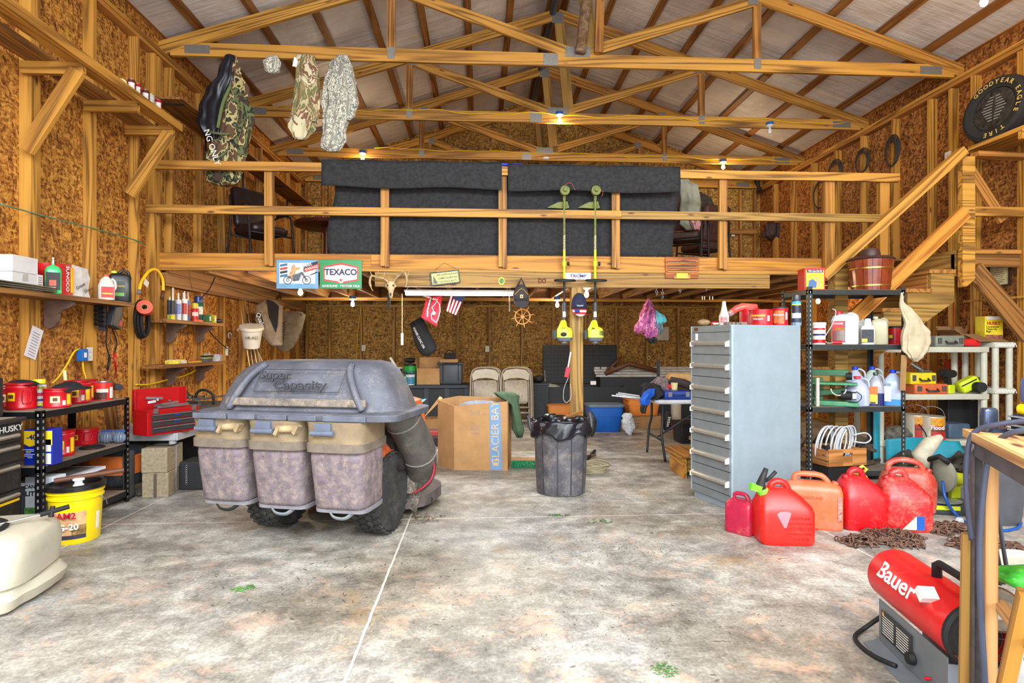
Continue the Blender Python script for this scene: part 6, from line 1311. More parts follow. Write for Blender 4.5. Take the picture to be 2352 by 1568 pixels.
t,k=gbag('slumped grey-brown mower grass bag hanging next to the tan one',-2.85,668,718,((668,716,50,36),(672,722,56,40),(668,750,52,40),(662,780,44,36),(656,798,36,28),(654,806,20,18)),BGF2,R(14));text('HONDA',(-16*k,-21*k,-48*k),15*k,TXB,t,roll=R(84),bold=.8);obj('mouth',B().prism([(-8*k,4*k),(24*k,-2*k),(26*k,-8*k),(4*k,-10*k)],(0,-19.0*k,0),(1,0,0),(0,0,1),(0,-.004,0)),BRN,t)
for px,lb in ((735,'round brown log end behind the collector lid, nearer the corner'),(783,'round brown log end behind the collector lid, nearer the outlet')):
    p=atY(px,832,9.6);t=thing('log_round',lb,'log',(p.x,9.6,.66));obj('bark',B().lathe([(.18,-.15),(.19,-.05),(.185,.12),(.02,.13)],(0,0,.19),24,(0,1,0)),M((96,74,52),.9,0,.4,24),t,smooth=True)
tag(obj('black_storage_bench',B().bx(-3.1,-1.35,9.4,10.1,0,.66),DBLK,bevel=.02),'low black storage bench behind the mower carrying the log rounds','storage bench')
# ================================================================= rear storage row
DB=M((36,44,54),.55,0,.1,10);DBP=M((18,22,28),.6,0,.15,10)
a,c=atY(880,900,8.75).x,atY(1078,900,8.75).x
t=thing('deck_box','dark blue-black resin deck box carrying tubs and cartons','deck box',((a+c)/2,9.05,0));w=(c-a)/2
obj('panel',B().bx(-w+.02,w-.02,-.28,.28,0,.56),DBP,t);obj('lid',B().bx(-w,w,-.31,.31,.565,.62),DB,t,bevel=.012);b=B()
for i in range(5): b.bx(-w+i*(2*w-.07)/4,-w+.07+i*(2*w-.07)/4,-.30,-.28,0,.565)
b.bx(-w+.07,w-.07,-.298,-.285,0,.06);obj('frame',b,DB,t)
ZD=.622
def onbox(px,Y=8.86): return Vector((atY(px,880,Y).x,Y,ZD))
def pail(lb,px,w,h,cols,lidc,Y=8.86,fr=.7):
    P=onbox(px,Y);k=depth(P)/F;r=w*k/2;h *=k;t=thing('paint_pail',lb,'pail',P,face(P),'pails on the deck box');obj('body',B().lathe([(r*.92,0),(r,h*.94)],n=24),M(cols[0],.4),t,smooth=True);obj('label',patch(B(),r*.98,-70,70,h*.08,h*fr),M(cols[1],.5,0,.4,40),t);obj('lid',B().lathe([(r*1.04,h*.93),(r*1.05,h),(r*.98,h*1.02)],n=24),M(lidc,.4),t,smooth=True);return t,r,h
pail('blue and white tub with a white scoop standing in it, on the deck box',908,32,38,((30,60,130),(40,70,140)),(214,210,200),9.0);pail('small green-labelled white pail in front on the deck box',924,22,28,((60,90,70),(190,190,176)),(40,50,46),8.80);pail('tall bright green pail with a black cap thrown on it',943,30,45,((30,160,60),(40,120,110)),(30,34,44),8.98);pail('white and teal pail in front of the tall green one',942,22,26,((210,210,206),(60,130,160)),(40,70,90),8.80)
tag(obj('white_scoop',B().bar(onbox(910,9.0)+Vector((0,-.06,.28)),onbox(898,9.0)+Vector((0,-.08,.42)),.035,.01),WHT),'white flat scoop sticking out of the blue tub','scoop');blob('crumpled_hat','hat','black hat lying on top of the tall green pail',onbox(943,8.98)+Vector((0,0,.33)),.10,.09,.09,DBLK)
open_carton('cardboard_box','box','open brown cardboard box standing on the deck box',onbox(986,9.02),0,.36,.32,.25,CARD,(('b',75,.17),('l',80,.14)))
P=onbox(1036,9.0);t=thing('storage_tote','dark grey lidded storage tote standing on the deck box','tote',P);TG=M((62,68,76),.5);obj('body',B().rbox((0,0,.16),(.36,.30,.32),.03),TG,t,smooth=True);obj('rim',B().rbox((0,0,.325),(.42,.34,.03),.03),TG,t,smooth=True);b=B();b.tube([(-.12,-.158,.31),(-.12,-.158,.05)],.006,5);b.tube([(.12,-.158,.31),(.12,-.158,.05)],.006,5);b.tube([(-.12,-.172,.33),(.12,-.172,.33)],.006,5);obj('strap',b,DBLK,t)
t=thing('small_carton','flat tan carton lying on the grey tote','box',P+Vector((0,0,.342)));obj('body',B().box((-.03,0,.025),(.28,.24,.05)),CARD,t);t=thing('camera_case','small dark case with handle on top of the flat carton','case',P+Vector((-.02,0,.393)));obj('body',B().box((0,0,.045),(.17,.14,.09)),DBLK,t,bevel=.01);obj('handle',B().tube(spline([(-.06,0,.09),(-.03,0,.13),(.03,0,.13),(.06,0,.09)],3),.008,6),DBLK,t,smooth=2)
# folding chairs
FCM=M((150,138,118),.45,.2,.1,14);FCD=M((146,134,116),.5,.2,.2,20,((70,60,50),.35,20))
fc=thing('folding_chair','beige steel folding chair, folded flat, nearer the cardboard box','folding chair',(0,0,0),0,'folded steel chairs against the deck box');
b=B();pth=[(-.225,-.01,0),(-.225,0,.55),(-.21,0,.80),(-.15,0,.885),(0,0,.905),(.15,0,.885),(.21,0,.80),(.225,0,.55),(.225,-.01,0)];b.tube(spline(pth,5),.013,8);obj('front_frame',b,FCM,fc,smooth=2);b=B();b.tube(spline([(x*.86,.035,z*.97) for x,y,z in pth],5),.012,8);obj('rear_frame',b,FCM,fc,smooth=2)
bp=[(-.19,.70),(-.10,.735),(0,.745),(.10,.735),(.19,.70),(.205,.80),(.15,.865),(0,.888),(-.15,.865),(-.205,.80)];obj('backrest',B().prism(bp,(0,-.004,0),(1,0,0),(0,0,1),(0,-.014,0)),FCM,fc,bevel=.004)
b=B();b.rbox((0,0,0),(.36,.36,.022),.05,(R(90),0,0),5);b.xf(Matrix.Translation((0,.006,.535)));obj('seat',b,FCD,fc,smooth=True)
for z in (.30,.22,.10): obj('crossbar',B().tube([(-.21,.0,z),(.21,.0,z)],.010,6),FCM,fc,smooth=2)
for i,(px,lb) in enumerate(((1115,None),(1186,'beige steel folding chair, folded flat, beside the black wicker box'),(1119,'beige steel folding chair, folded, tucked right behind the one by the cardboard box'),(1190,'beige steel folding chair, folded, tucked right behind the one by the wicker box'))):
    Y=8.42 if i < 2 else 8.53;p=atY(px,900,Y);o=fc if i==0 else dup(fc,None,None,lb);o.location=(p.x,Y,0);o.rotation_euler=(R(-6),0,0)
# wicker box, big open deck box
a,c=atY(1218,900,8.9).x,atY(1258,900,8.9).x;t=thing('wicker_box','black woven plastic box between the folding chairs and the open deck box','box',((a+c)/2,9.1,0));w=(c-a)/2+.01;obj('body',B().bx(-w,w,-.22,.22,0,.60),DBP,t);b=B()
for j in range(22):
    for i in range(5): b.box((-w+.03+i*(2*w-.06)/4+(.02 if j % 2 else 0)-.01,-.224,.03+j*.026),(.035,.008,.012),(0,.5 if j % 2 else -.5,0))
obj('weave',b,DB,t);obj('lid',B().bx(-w-.01,w+.01,-.23,.23,.60,.63),DB,t,bevel=.006);blob('black_cable_pile','cable','small heap of black hose on the wicker box',Vector(((a+c)/2,9.05,.632)),.11,.10,.12,DBLK,.4)
a,c=atY(1257,900,9.0).x,atY(1440,900,9.0).x;t=thing('open_deck_box','big black deck box with its ribbed lid standing open','deck box',((a+c)/2,9.35,0));w=(c-a)/2
obj('body',(lambda b: (b.bx(-w,w,-.32,-.29,0,.56),b.bx(-w,w,.29,.32,0,.56),b.bx(-w,-w+.03,-.29,.29,0,.56),b.bx(w-.03,w,-.29,.29,0,.56),b.bx(-w+.03,w-.03,-.29,.29,0,.3),b)[-1])(B()),DBP,t);b=B();b.bx(-w,w,.30,.34,.57,1.235);ld=obj('lid',b,M((14,16,20),.6),t,bevel=.01);b=B()
for i in range(9): b.bx(-w+.02,w-.02,.292,.30,.62+i*.065,.64+i*.065)
for i in range(11): b.bx(-w+.04+i*(2*w-.1)/10,-w+.055+i*(2*w-.1)/10,.290,.298,.60,1.22)
obj('rib',b,M((24,28,36),.6),ld)
for x in (-w+.03,w-.05): obj('lid_stay',B().bar((x,.2,.56),(x,.28,.80),.012,.006),STL,t)
tag(obj('white_dome',B().ball((xpost-.02,9.2,.52),.19,1.6,.8,.5),M((140,138,130),.5),smooth=2),'pale domed thing lying in the open deck box behind the post','cover')
tag(obj('small_white_box',B().box((atY(1363,878,9.1).x,9.12,.62),(.09,.05,.06)),WHT,bevel=.004),'little white box on the edge of the open deck box','box')
# totes and boxes on the floor
def tote(lb,px0,px1,pyb,h,cb_,cl,d=.36,lid=True,nm='storage_tote',Y=None,z0=0,grp=None):
    a_,c_=atZ(px0,pyb,z0),atZ(px1,pyb,z0);k=depth(a_)/F;w=(px1-px0)*k;h *=k;t=thing(nm,lb,'tote',((a_.x+c_.x)/2,(a_.y+c_.y)/2+d/2,z0),0,grp);m=M(cb_,.45,0,.08)
    obj('body',B().loft([sell(0,0,z,w/2*f,d/2*f,8,32) for z,f in ((0,.82),(.01,.85),(h*.58,.93),(h*.585,.96),(h*.9,.99),(h*.91,1.04),(h*.96,1.04))]),m,t,smooth=True)
    if lid: obj('lid',B().loft([sell(0,0,z,w/2*f,d/2*f,8,32) for z,f in ((h*.94,1.06),(h*.97,1.08),(h*1.02,1.07),(h*1.03,.95))]),M(cl,.5,0,.1),t,smooth=True)
    return t,w,h
tote('blue plastic storage tote with grey lid on the floor past the post',1353,1434,993,62,(10,84,170),(96,108,122));tote('orange-brown open tote behind the wooden post',1258,1330,975,46,(196,116,44),(190,110,40),lid=False,z0=.0);tote('orange-brown tote behind the blue one, under the folding table end',1442,1520,955,40,(196,112,40),(200,120,50),lid=False,z0=.20)
carton('cardboard_carton','box','long brown carton on the floor beneath the orange tote',1490,985,88,30,.3,0,CARDD);carton('cardboard_carton','box','low brown carton under the deck box front beside the big cardboard box',960,985,92,22,.4,0,CARDD)
t,w,h=carton('red_foam_strip','strip','long faded red strip lying beside the big cardboard box',972,999,66,9,.12,.12,M((176,70,74),.8));t.location.z=.11
tag(obj('black_doormat',B().box(t.location+Vector((.0,.0,-.055)),(.6,.4,.11)),M((60,60,60),.95,0,.6,90),bevel=.01),'speckled black mat roll under the faded red strip','mat')
p=atZ(1270,985,0);t,r,h=lathe_thing('white_tub','tub','small white paint tub behind the trash can',1270,965,24,26,.0,(('body',[(.9,0),(1,.9),(1.04,.92),(1.04,1),(.95,1)],WHT),));t.location=atZ(1270,975,.05)+Vector((0,0,0));t.location.z=0.0
t=thing('plastic_bag_scrap','crumpled white printed plastic bag on the floor beside the blue tote','plastic bag',atZ(1443,1000,0)+Vector((0,.05,0)));b=B();b.loft([[Vector(((.03+.06*math.sin(u*3))*math.cos(a)+.05*noise.noise(Vector((u*5,a,1)))+.04*(1-u),.04*math.sin(a),.30*u+.02*noise.noise(Vector((a,u*4,3))))) for a in [2*math.pi*i/16 for i in range(16)]] for u in [j/8 for j in range(9)]]);obj('bag',b,M((196,200,206),.5,0,.3,30),t,smooth=2)
b=B()
for i in range(5): b.tube([atZ(1475,985,0)+Vector((-.14+.0*i,-.02,.05+.045*i)),atZ(1475,985,0)+Vector((-.02,-.02,.05+.045*i))],.003,5)
tag(obj('wire_rack',b,STL),'small wire rack standing in front of the long brown carton','rack')
# folding table
a0=atZ(1492,1038,0);a1=atZ(1522,1060,0);t=thing('folding_table','white-topped folding table with dark tube legs behind the drawer cabinet','table',(2.35,6.2,0));ZT_=.655;FL=M((52,56,62),.4,.5)
lx=atD(1500,918,6.1).x-2.35;obj('tabletop',B().rbox((lx+.60,.0,ZT_-.02),(1.20,.62,.045),.06),M((206,206,210),.5),t,smooth=True)
for j,(aa,yy) in enumerate(((a1,-.22),(a0,.24))):
    b=B();x=aa.x-2.35;b.tube(spline([(x+.02,yy,ZT_-.04),(x+.02,yy,.42),(x-.0,yy+(-.03 if j==0 else .03),.28),(x+(.03 if j==0 else -.03),aa.y-6.2,0)],5),.014,8);obj('leg',b,FL,t,smooth=2);b=B();b.tube([(x+1.0,yy,ZT_-.04),(x+1.0,yy,0)],.014,8);obj('leg',b,FL,t,smooth=2)
b=B();b.tube([(a0.x-2.35,.24,.22),(a1.x-2.35,-.22,.22)],.010,6);b.tube([(a0.x-2.33,.0,.22),(a0.x-2.35+.62,0,ZT_-.05)],.010,6);obj('brace',b,FL,t,smooth=2)
def ontab(px,py=900,Y=6.1): p=atY(px,py,Y);return Vector((p.x,Y,ZT_+.004))
P=ontab(1550,Y=6.02);t=thing('tool_case','blue plastic power-tool case lying on the folding table','tool case',P);TCb=M((24,60,150),.4);obj('body',B().rbox((0,0,.045),(.30,.22,.09),.02),TCb,t,smooth=True);b=B();b.bx(-.11,-.07,-.116,-.105,.03,.08);b.bx(.08,.12,-.116,-.105,.03,.08);obj('latch',b,GRYP,t);obj('handle',B().tube([(-.05,-.11,.05),(-.05,-.135,.05),(.06,-.135,.05),(.06,-.11,.05)],.008,6),TCb,t,smooth=2)
t=thing('work_gloves','blue and black work jacket bundled at the table edge, sleeve hanging over','garment',ontab(1495,Y=6.0));garment(((-.02,-.0,.17,.04,.04),(0,0,.13,.10,.08),(.02,0,.05,.13,.10),(.0,0,.0,.09,.08)),M((30,30,36),.8,0,.3,20),t,'black_body',1);garment(((-.02,-.09,.12,.03,.02),(-.06,-.11,.07,.06,.04),(-.10,-.12,.0,.05,.035),(-.10,-.12,-.05,.04,.03)),M((20,90,200),.6,0,.15,20),t,'blue_sleeve',2,4,.1);garment(((-.11,-.12,-.05,.035,.03),(-.12,-.12,-.10,.03,.025),(-.12,-.12,-.14,.02,.02)),BLK,t,'cuff',3)
t=thing('paper_bag','rumpled brown paper sack on the folding table','paper bag',ontab(1562,Y=6.3));b=B();b.loft([sell(0,0,z,a_,c_,5,24,.06,5,z*9) for z,a_,c_ in ((0.07,.14,.09),(.18,.15,.10),(.24,.14,.10),(.26,.10,.06))]);o=obj('bag',b,M((176,136,80),.9,0,.15,12),t,smooth=2)
t=thing('dark_tarp_bundle','dark brown rolled bundle slanting on the folding table','bundle',ontab(1568,Y=6.15));obj('roll',B().tube([(-.14,0,.20),(0,-.03,.16),(.15,-.05,.09)],[.035,.05,.045],12),M((52,40,38),.8,0,.2,12),t,smooth=2)
t=thing('rag_heap','grey-brown rags heaped behind the blue case on the table','rags',ontab(1522,Y=6.25));garment(((0,0,.22,.05,.04),(.0,0,.16,.12,.08),(.02,0,.06,.16,.10),(0,0,0,.14,.10)),M((112,98,96),.9,0,.4,30),t,'rags',4);obj('red_rag',B().ball((.06,-.09,.12),.04,1.2,.8,.7),M((190,30,40),.7),t,smooth=2)
t,r,h=lathe_thing('small_cup','cup','small cream cup behind the blue case on the table',1550,880,14,14,ZT_+.1,(('cup',[(.8,0),(1,1),(.9,1)],CREAM),));t.location=ontab(1549,Y=6.12)+Vector((0,0,.09));t.location.z=ZT_+.095
tag(obj('black_level',B().box(ontab(1512,Y=6.45)+Vector((0,0,.20)),(.03,.03,.42)),DBLK),'upright black bar standing at the back of the folding table','bar')
b=B()
for i,(x0,y0,x1,y1) in enumerate(((1405,908,1475,915),(1415,905,1460,912),(1420,902,1462,908))): b.cyl(atY(x0,y0,6.35),atY(x1+20,y1+3,6.25),.010,8)
tag(obj('pale_rods',b,M((170,172,176),.4,.5)),'three pale metal rods jutting from the folding table end','rods',kind='stuff')
t=thing('shelf_clutter','pale boards and dark pipes stacked along the rear wall by the open deck box','lumber',(2.7,9.6,0));b=B()
for i in range(4): b.bx(-.75,.95,-.2+.08*i,-.15+.08*i,.70+.04*i,.735+.04*i)
obj('pale_board',b,M((170,168,164),.6,0,.2),t);b=B();b.bx(-.7,.9,-.3,.3,0,.70);obj('dark_bin',b,DBP,t);b=B();b.cyl((-.55,-.1,.8),(-.30,-.1,1.02),.02);b.tube([(-.6,-.2,.75),(-.2,-.2,.92),(.3,-.2,.8)],.04,8);obj('branch',b,BRN,t,smooth=2)
tag(obj('wall_ring_hook',B().tube([atY(1490,822,Y1-.11)+Vector((.03*math.cos(a),0,.035*math.sin(a))) for a in [i*math.pi/8 for i in range(16)]],.009,6,True),CREAM,smooth=2),'cream ring hook on a rear wall stud below the purple garment','hook')
t=thing('paint_sleeve','black bottle-like sleeve with white slanted lettering under the table','bottle',atZ(1538,990,0)+Vector((0,.1,0)));obj('body',B().lathe([(.05,0),(.055,.05),(.06,.22),(.03,.28)],n=16),DBLK,t,smooth=True);text('WEAR',(0,-.062,.13),.055,TXW,t,roll=R(78),bold=.5)
t=thing('white_canister','tall cream canister with an orange foot under the folding table','canister',atZ(1558,985,0)+Vector((0,.1,0)));obj('body',B().lathe([(.07,.07),(.075,.10),(.075,.42),(.05,.44)],n=20),M((170,160,140),.6),t,smooth=True);obj('foot',B().lathe([(.085,0),(.085,.06),(.07,.07)],n=20),M((220,80,20),.5),t,smooth=True)
tote('black plastic bin standing on the floor beside the drawer cabinet',1562,1610,1020,50,(26,26,30),(30,30,30),lid=False)
p=atZ(1560,1098,0);t=thing('step_stool','small rough pine step stool partly behind the drawer cabinet','step stool',(p.x+.13,p.y+.15,0));obj('top',B().bx(-.14,.18,-.20,.24,.20,.235),pine2,t);obj('side',B().bx(-.10,-.06,-.16,.20,0,.20),pine,t);obj('side',B().bx(.10,.14,-.18,.2,0,.20),pine,t);obj('front_board',B().bx(-.06,.10,-.12,-.09,.05,.20),green,t)
# clutter behind the trash can and on the post
b=B()
for i in range(6): b.tube([atZ(1362,1085,0)+Vector(((.11+.012*i)*math.cos(a)+.02*math.sin(i*3),(.10+.01*i)*math.sin(a)+.01*i,.012+.013*i+.008*math.sin(3*a+i))) for a in [q*math.pi/14 for q in range(28)]],.009,6,True)
tag(obj('rope_coil',b,M((150,140,110),.8),smooth=2),'loose coil of pale rope on the floor beside the trash can','rope')
tag(obj('floor_pipe',B().cyl(atZ(1345,1058,.02),atZ(1366,1035,.02),.018,10),DBLK,smooth=True),'short dark pipe lying on the floor behind the trash can','pipe')
blob('wire_mesh_roll','mesh roll','dark green wire bundle on the floor behind the trash can',atZ(1362,1005,0)+Vector((0,.1,0)),.07,.07,.34,M((70,78,66),.6,.3,.5,60),.3)
t=thing('fly_swatter','red and white brush hanging on the wooden post','brush',atY(1305,850,6.05));obj('handle',B().tube([atY(1311,808,6.04),atY(1305,843,6.04)],.008,6),WHT,t,world=True);obj('head',B().bar(atY(1305,843,6.03),atY(1301,866,6.03),.045,.02,(1,0,0)),M((176,30,50),.5),t,world=True);obj('loop_cord',B().tube(spline([atY(x,y,6.04) for x,y in ((1306,866),(1296,890),(1294,915),(1302,924),(1312,910),(1310,880))],4),.002,5),WHT,t,world=True)
# camp chair
p=atD(925,905,6.4);t=thing('camp_chair','teal and grey folding camp chair behind the collector tube','camp chair',(p.x-.05,6.9,0));TEAL=M((60,170,186),.7);GF=M((120,126,130),.6)
k=6.9/F;lo_=lambda x,y,Y=6.9: atY(x,y,Y)
def pq(nm,pts,m,Y=6.9,th=.02): 
    b=B();q=[lo_(x,y,Y) for x,y in pts];vs=[b._v(v) for v in q]+[b._v(v+Vector((0,th,0))) for v in q];n=len(q);b.bm.faces.new(vs[:n]);b.bm.faces.new(vs[n:][::-1])
    for i in range(n): b.bm.faces.new((vs[i],vs[n+i],vs[n+(i+1) % n],vs[(i+1) % n]))
    return obj(nm,b,m,t,world=True)
pq('backrest',[(888,868),(906,869),(914,888),(894,890)],TEAL);pq('back_panel',[(893,890),(914,888),(917,902),(906,918),(898,915)],GF);pq('seat',[(920,919),(980,916),(972,924),(935,927)],TEAL,6.7);b=B();b.tube([lo_(914,905,6.8),lo_(922,925,6.7),lo_(945,932,6.7)],.01,6);b.tube([lo_(978,917,6.7),lo_(950,940,6.6),lo_(930,1000,6.6)],.01,6);b.tube([lo_(900,915,6.9),lo_(890,1000,7.0)],.01,6);obj('frame',b,STL,t,world=True)
b=B();b.tube([lo_(x,y,6.2) for x,y in ((930,928),(945,927),(958,945),(957,965),(946,965),(934,950))],.03,8,True);obj('cup_holder',b,GF,t,world=True,smooth=2)
# ================================================================= drawer cabinet
CG=M((134,148,156),.45,.1,.06,5,((168,172,170),.18,20));CD=M((120,126,128),.5,.1,.08,9)
K0=Vector((1.862,4.09,0));ang=R(14.5);CW,CDp,CH_=.50,.64,1.395
cab=thing('drawer_cabinet','tall grey steel cabinet with seven drawers and full-width pulls','cabinet',K0,ang)
# local x = along the side facing the room front, local y = along the drawer front, away from the eye
obj('shell',(lambda b: (b.bx(.012,CDp,0,CW,.055,CH_),b.bx(.02,CDp-.02,.02,CW-.02,.0,.055),b)[-1])(B()),CG,cab,bevel=.003);obj('edge_trim',(lambda b: (b.bx(0,.013,CW-.018,CW,.06,CH_),b.bx(0,.013,0,.014,.06,CH_),b)[-1])(B()),M((158,176,184),.4,.2,.05),cab)
obj('header',B().bx(-.002,.010,.016,CW-.02,CH_-.05,CH_-.004),CD,cab);obj('header_label',B().bx(-.004,-.002,CW-.10,CW-.05,CH_-.04,CH_-.012),BRN,cab)
obj('base_rail',B().bx(0,.012,.016,CW-.02,.06,.115),CD,cab)
n=7;z1=CH_-.053;dh=(z1-.118)/n
for i in range(n):
    zt=z1-i*dh;d=obj('drawer',B().bx(-.004,.012,.017,CW-.021,zt-dh+.004,zt-.003),CD,cab,bevel=.002)
    b=B();b.prism([(-.004,0),(-.030,.010),(-.034,.028),(-.022,.036),(-.004,.040)],(0,.03,zt-dh*.5-.02),(1,0,0),(0,0,1),(0,CW-.07,0));obj('drawer_pull',b,M((178,172,160),.35,.5,.08,30),d);[obj('end_cap',B().prism([(-.004,-.004),(-.036,-.004),(-.036,.030),(-.004,.044)],(0,yy,zt-dh*.5-.02),(1,0,0),(0,0,1),(0,.011,0)),M((214,214,208),.4),d) for yy in (.022,CW-.045)]
obj('sticker',B().bx(-.006,-.004,CW-.10,CW-.07,CH_-.115,CH_-.06),WHT,cab)
def oncab(x,y): return wm(cab)@Vector((x,y,CH_+.001))
def canon(lb,px,wpx,hpx,yy,lid,look,name='coffee_can'):
    dd=depth(oncab(.3,yy));P=atD(px,745,dd);P.z=CH_+.001;k=dd/F;r=wpx*k/2;h=hpx*k
    t=thing('coffee_can',lb,'coffee can',P,face(P),'coffee cans on the drawer cabinet');obj('body',B().lathe([(r*.95,0),(r,.004),(r,h*.08),(r*.97,h*.1),(r*.97,h*.8),(r,h*.82),(r,h*.93)],n=28),RED,t,smooth=True)
    if lid: obj('lid',B().lathe([(r*1.02,h*.92),(r*1.03,h*.99),(r*.96,h)],n=28),lid,t,smooth=True)
    rr=r*.975
    if look==1: obj('label',patch(B(),rr,-60,22,h*.22,h*.68),RED2,t);obj('label',patch(B(),rr+.001,-58,20,h*.54,h*.66),M((226,150,40),.5),t);text('FOLGERS',(-.02,-rr-.004,h*.38),h*.14,TXW,t);obj('bar_code',patch(B(),rr,32,46,h*.25,h*.6),LBL,t)
    if look==2: obj('label',patch(B(),rr,-70,30,h*.1,h*.80),M((196,100,50),.5,0,.4,40),t);text('FOLGERS',(-.01,-rr-.004,h*.55),h*.13,TXW,t);obj('bar_code',patch(B(),rr,42,60,h*.3,h*.7),LBL,t)
    return t
canon('taller red coffee can behind, with a red shop-rag stack on it, on the drawer cabinet',1722,46,42,.34,None,0);canon('wide short red coffee can in the middle of the drawer cabinet top',1748,50,36,.14,RED2,1);canon('red and orange coffee can with a black lid on the drawer cabinet',1792,33,42,.14,BLK,2)
P=atD(1829,745,depth(oncab(.5,.12)));P.z=CH_+.001
spray(0,0,21,70,0,'tall blue-black foam spray can on the drawer cabinet',(50,64,84),(56,56,60),((.70,.78,60,(60,160,196)),(.66,.70,60,(206,206,60)),(.44,.64,55,(30,32,44)),(.24,.40,60,(206,210,222)),(.0,.1,170,(120,140,160))),P,'spray cans',.14)
P=atD(1663,745,depth(oncab(.02,.20)));P.z=CH_+.001;k=depth(P)/F;t=thing('sauce_bottle','milky plastic squeeze bottle with red lettering on the drawer cabinet','bottle',P,face(P));obj('body',B().lathe([(10.5*k,0),(11*k,3*k),(11*k,22*k),(8*k,30*k),(4.5*k,46*k),(4*k,54*k),(3*k,55*k)],n=24),M((196,190,180),.3,0,.06),t,smooth=True);obj('label',patch(B(),11*k,-40,40,6*k,19*k),M((206,120,120),.5,0,.7,90),t)
P=oncab(.08,.36);blob('gourd','gourd','round tan gourd-like ball on the far corner of the drawer cabinet',Vector((atD(1617,745,depth(P)).x,P.y,CH_+.001)),.055,.05,.055,M((150,120,84),.8,0,.3,20),.1)
P=atD(1646,745,depth(oncab(.1,.30)));P.z=CH_+.001;t=thing('red_tin','flat red tin beside the tan gourd on the drawer cabinet','tin',P,face(P));obj('body',B().rbox((0,0,.016),(.09,.07,.03),.01),RED,t,smooth=True);obj('label',B().box((0,-.0365,.016),(.05,.001,.014)),LBL,t)
P=atD(1706,745,depth(oncab(.35,.3)));P.z=CH_+.142;t=thing('wrapped_cups','clear-wrapped stack of red cups lying across the tall red can','cups',P);obj('wrap',B().tube([(-.09,0,-.03),(-.05,0,.0),(.0,0,.015),(.11,0,.012)],[.026,.028,.03,.028],14),M((226,90,76),.25,0,.3,20),t,smooth=2);obj('clear_end',B().tube([(-.12,0,-.05),(-.09,0,-.03)],[.024,.027],14),M((176,140,130),.2,0,.4,60),t,smooth=2)
P=atD(1690,746,depth(oncab(.05,.12)));P.z=CH_+.001;t=obj('small_hardware',(lambda b: [b.box(P+Vector((rnd.uniform(-.08,.09),rnd.uniform(0,.05),.012)),(rnd.uniform(.02,.06),.02,.02),(0,0,rnd.random()*3)) for i in range(9)] and b)(B()),M((120,104,90),.6,.2,.5,30));tag(t,'little heap of bolts and boxes at the foot of the red cans','hardware',kind='stuff')
# ================================================================= black boltless rack
RX0,RX1,RY0,RY1=2.963,3.877,4.95,5.41
GM=M((54,60,60),.4,.4,.1,20);ZR=(1.745,1.247,.682,.10)
rack('boltless_rack','tall black metal rack holding jugs, beside the drawer cabinet',RX0,RX1,RY0,RY1,ZR,1.77,GM,GM,M((120,108,92),.8,0,.2,12))
def onr(px,z,Y=5.02): p=atY(px,800,Y);return Vector((p.x,Y,z+.001))
# top: poster box and ice cream bucket
P=onr(1868,ZR[0],5.05);k=depth(P)/F;t=thing('poster_tin','red-edged box with yellow front and blue and tan shapes on top of the rack','box',P,-R(6));w,h=46*k,50*k
obj('body',B().box((0,0.04,h/2),(w,.14,h)),M((206,36,26),.45),t,bevel=.002);obj('front_panel',B().box((0,-.031,h*.47),(w*.86,.002,h*.86)),M((226,196,40),.5),t);obj('title_band',B().box((0,-.033,h*.86),(w*.78,.002,h*.13)),M((30,40,90),.5),t);text('We Can Do It!',(0,-.0345,h*.86),h*.12,TXW,t,bold=.8,sx=.82)
obj('blue_shape',B().prism([(-.06,.02),(.01,.02),(.015,.07),(-.02,.10),(-.055,.085)],(0,-.0325,0),(1,0,0),(0,0,1),(0,-.001,0)),M((70,106,160),.6),t);obj('tan_shape',B().prism([(.018,.03),(.055,.03),(.045,.08),(.02,.12),(.0,.125)],(0,-.0325,0),(1,0,0),(0,0,1),(0,-.001,0)),M((206,160,110),.6),t)
P=onr(1999,ZR[0],5.14);k=depth(P)/F;t=thing('ice_cream_maker','polished wooden stave bucket with brass bands and brown motor top on the rack','bucket',P,face(P));r1,r2,h=38*k,46*k,72*k;SW=M((126,54,28),.22,0,.2,14)
obj('inner_wall',B().lathe([(r1*.93,0),(r2*.93,h)],n=30),M((90,34,18),.3),t,smooth=True);b=B();ns=15
for i in range(ns):
    a=2*math.pi*i/ns;da=math.pi/ns*.94;secs=[]
    for z,rr in ((0,r1),(h,r2)): secs.append([Vector((q*math.cos(a+s_*da),q*math.sin(a+s_*da),z)) for q,s_ in ((rr,-1),(rr*1.005,0),(rr,1),(rr*.93,1),(rr*.93,-1))])
    b.loft(secs)
obj('staves',b,SW,t);BR_=M((206,176,90),.25,.9,.1)
for zf in (.16,.70): rr=r1+(r2-r1)*zf+.003;obj('band',B().lathe([(rr,h*zf-.006),(rr+.003,h*zf-.006),(rr+.004,h*zf+.006),(rr+.001,h*zf+.006)],n=30),BR_,t,smooth=True)
MB_=M((66,40,36),.5,0,.1);obj('lid',B().lathe([(r2*1.02,h*.97),(r2*1.08,h),(r2*.95,h*1.07),(r2*.2,h*1.09)],n=30),MB_,t,smooth=True);obj('motor',B().lathe([(20*k,h*1.05),(20*k,h*1.22),(17*k,h*1.33),(10*k,h*1.37),(1*k,h*1.38)],n=24),MB_,t,smooth=True)
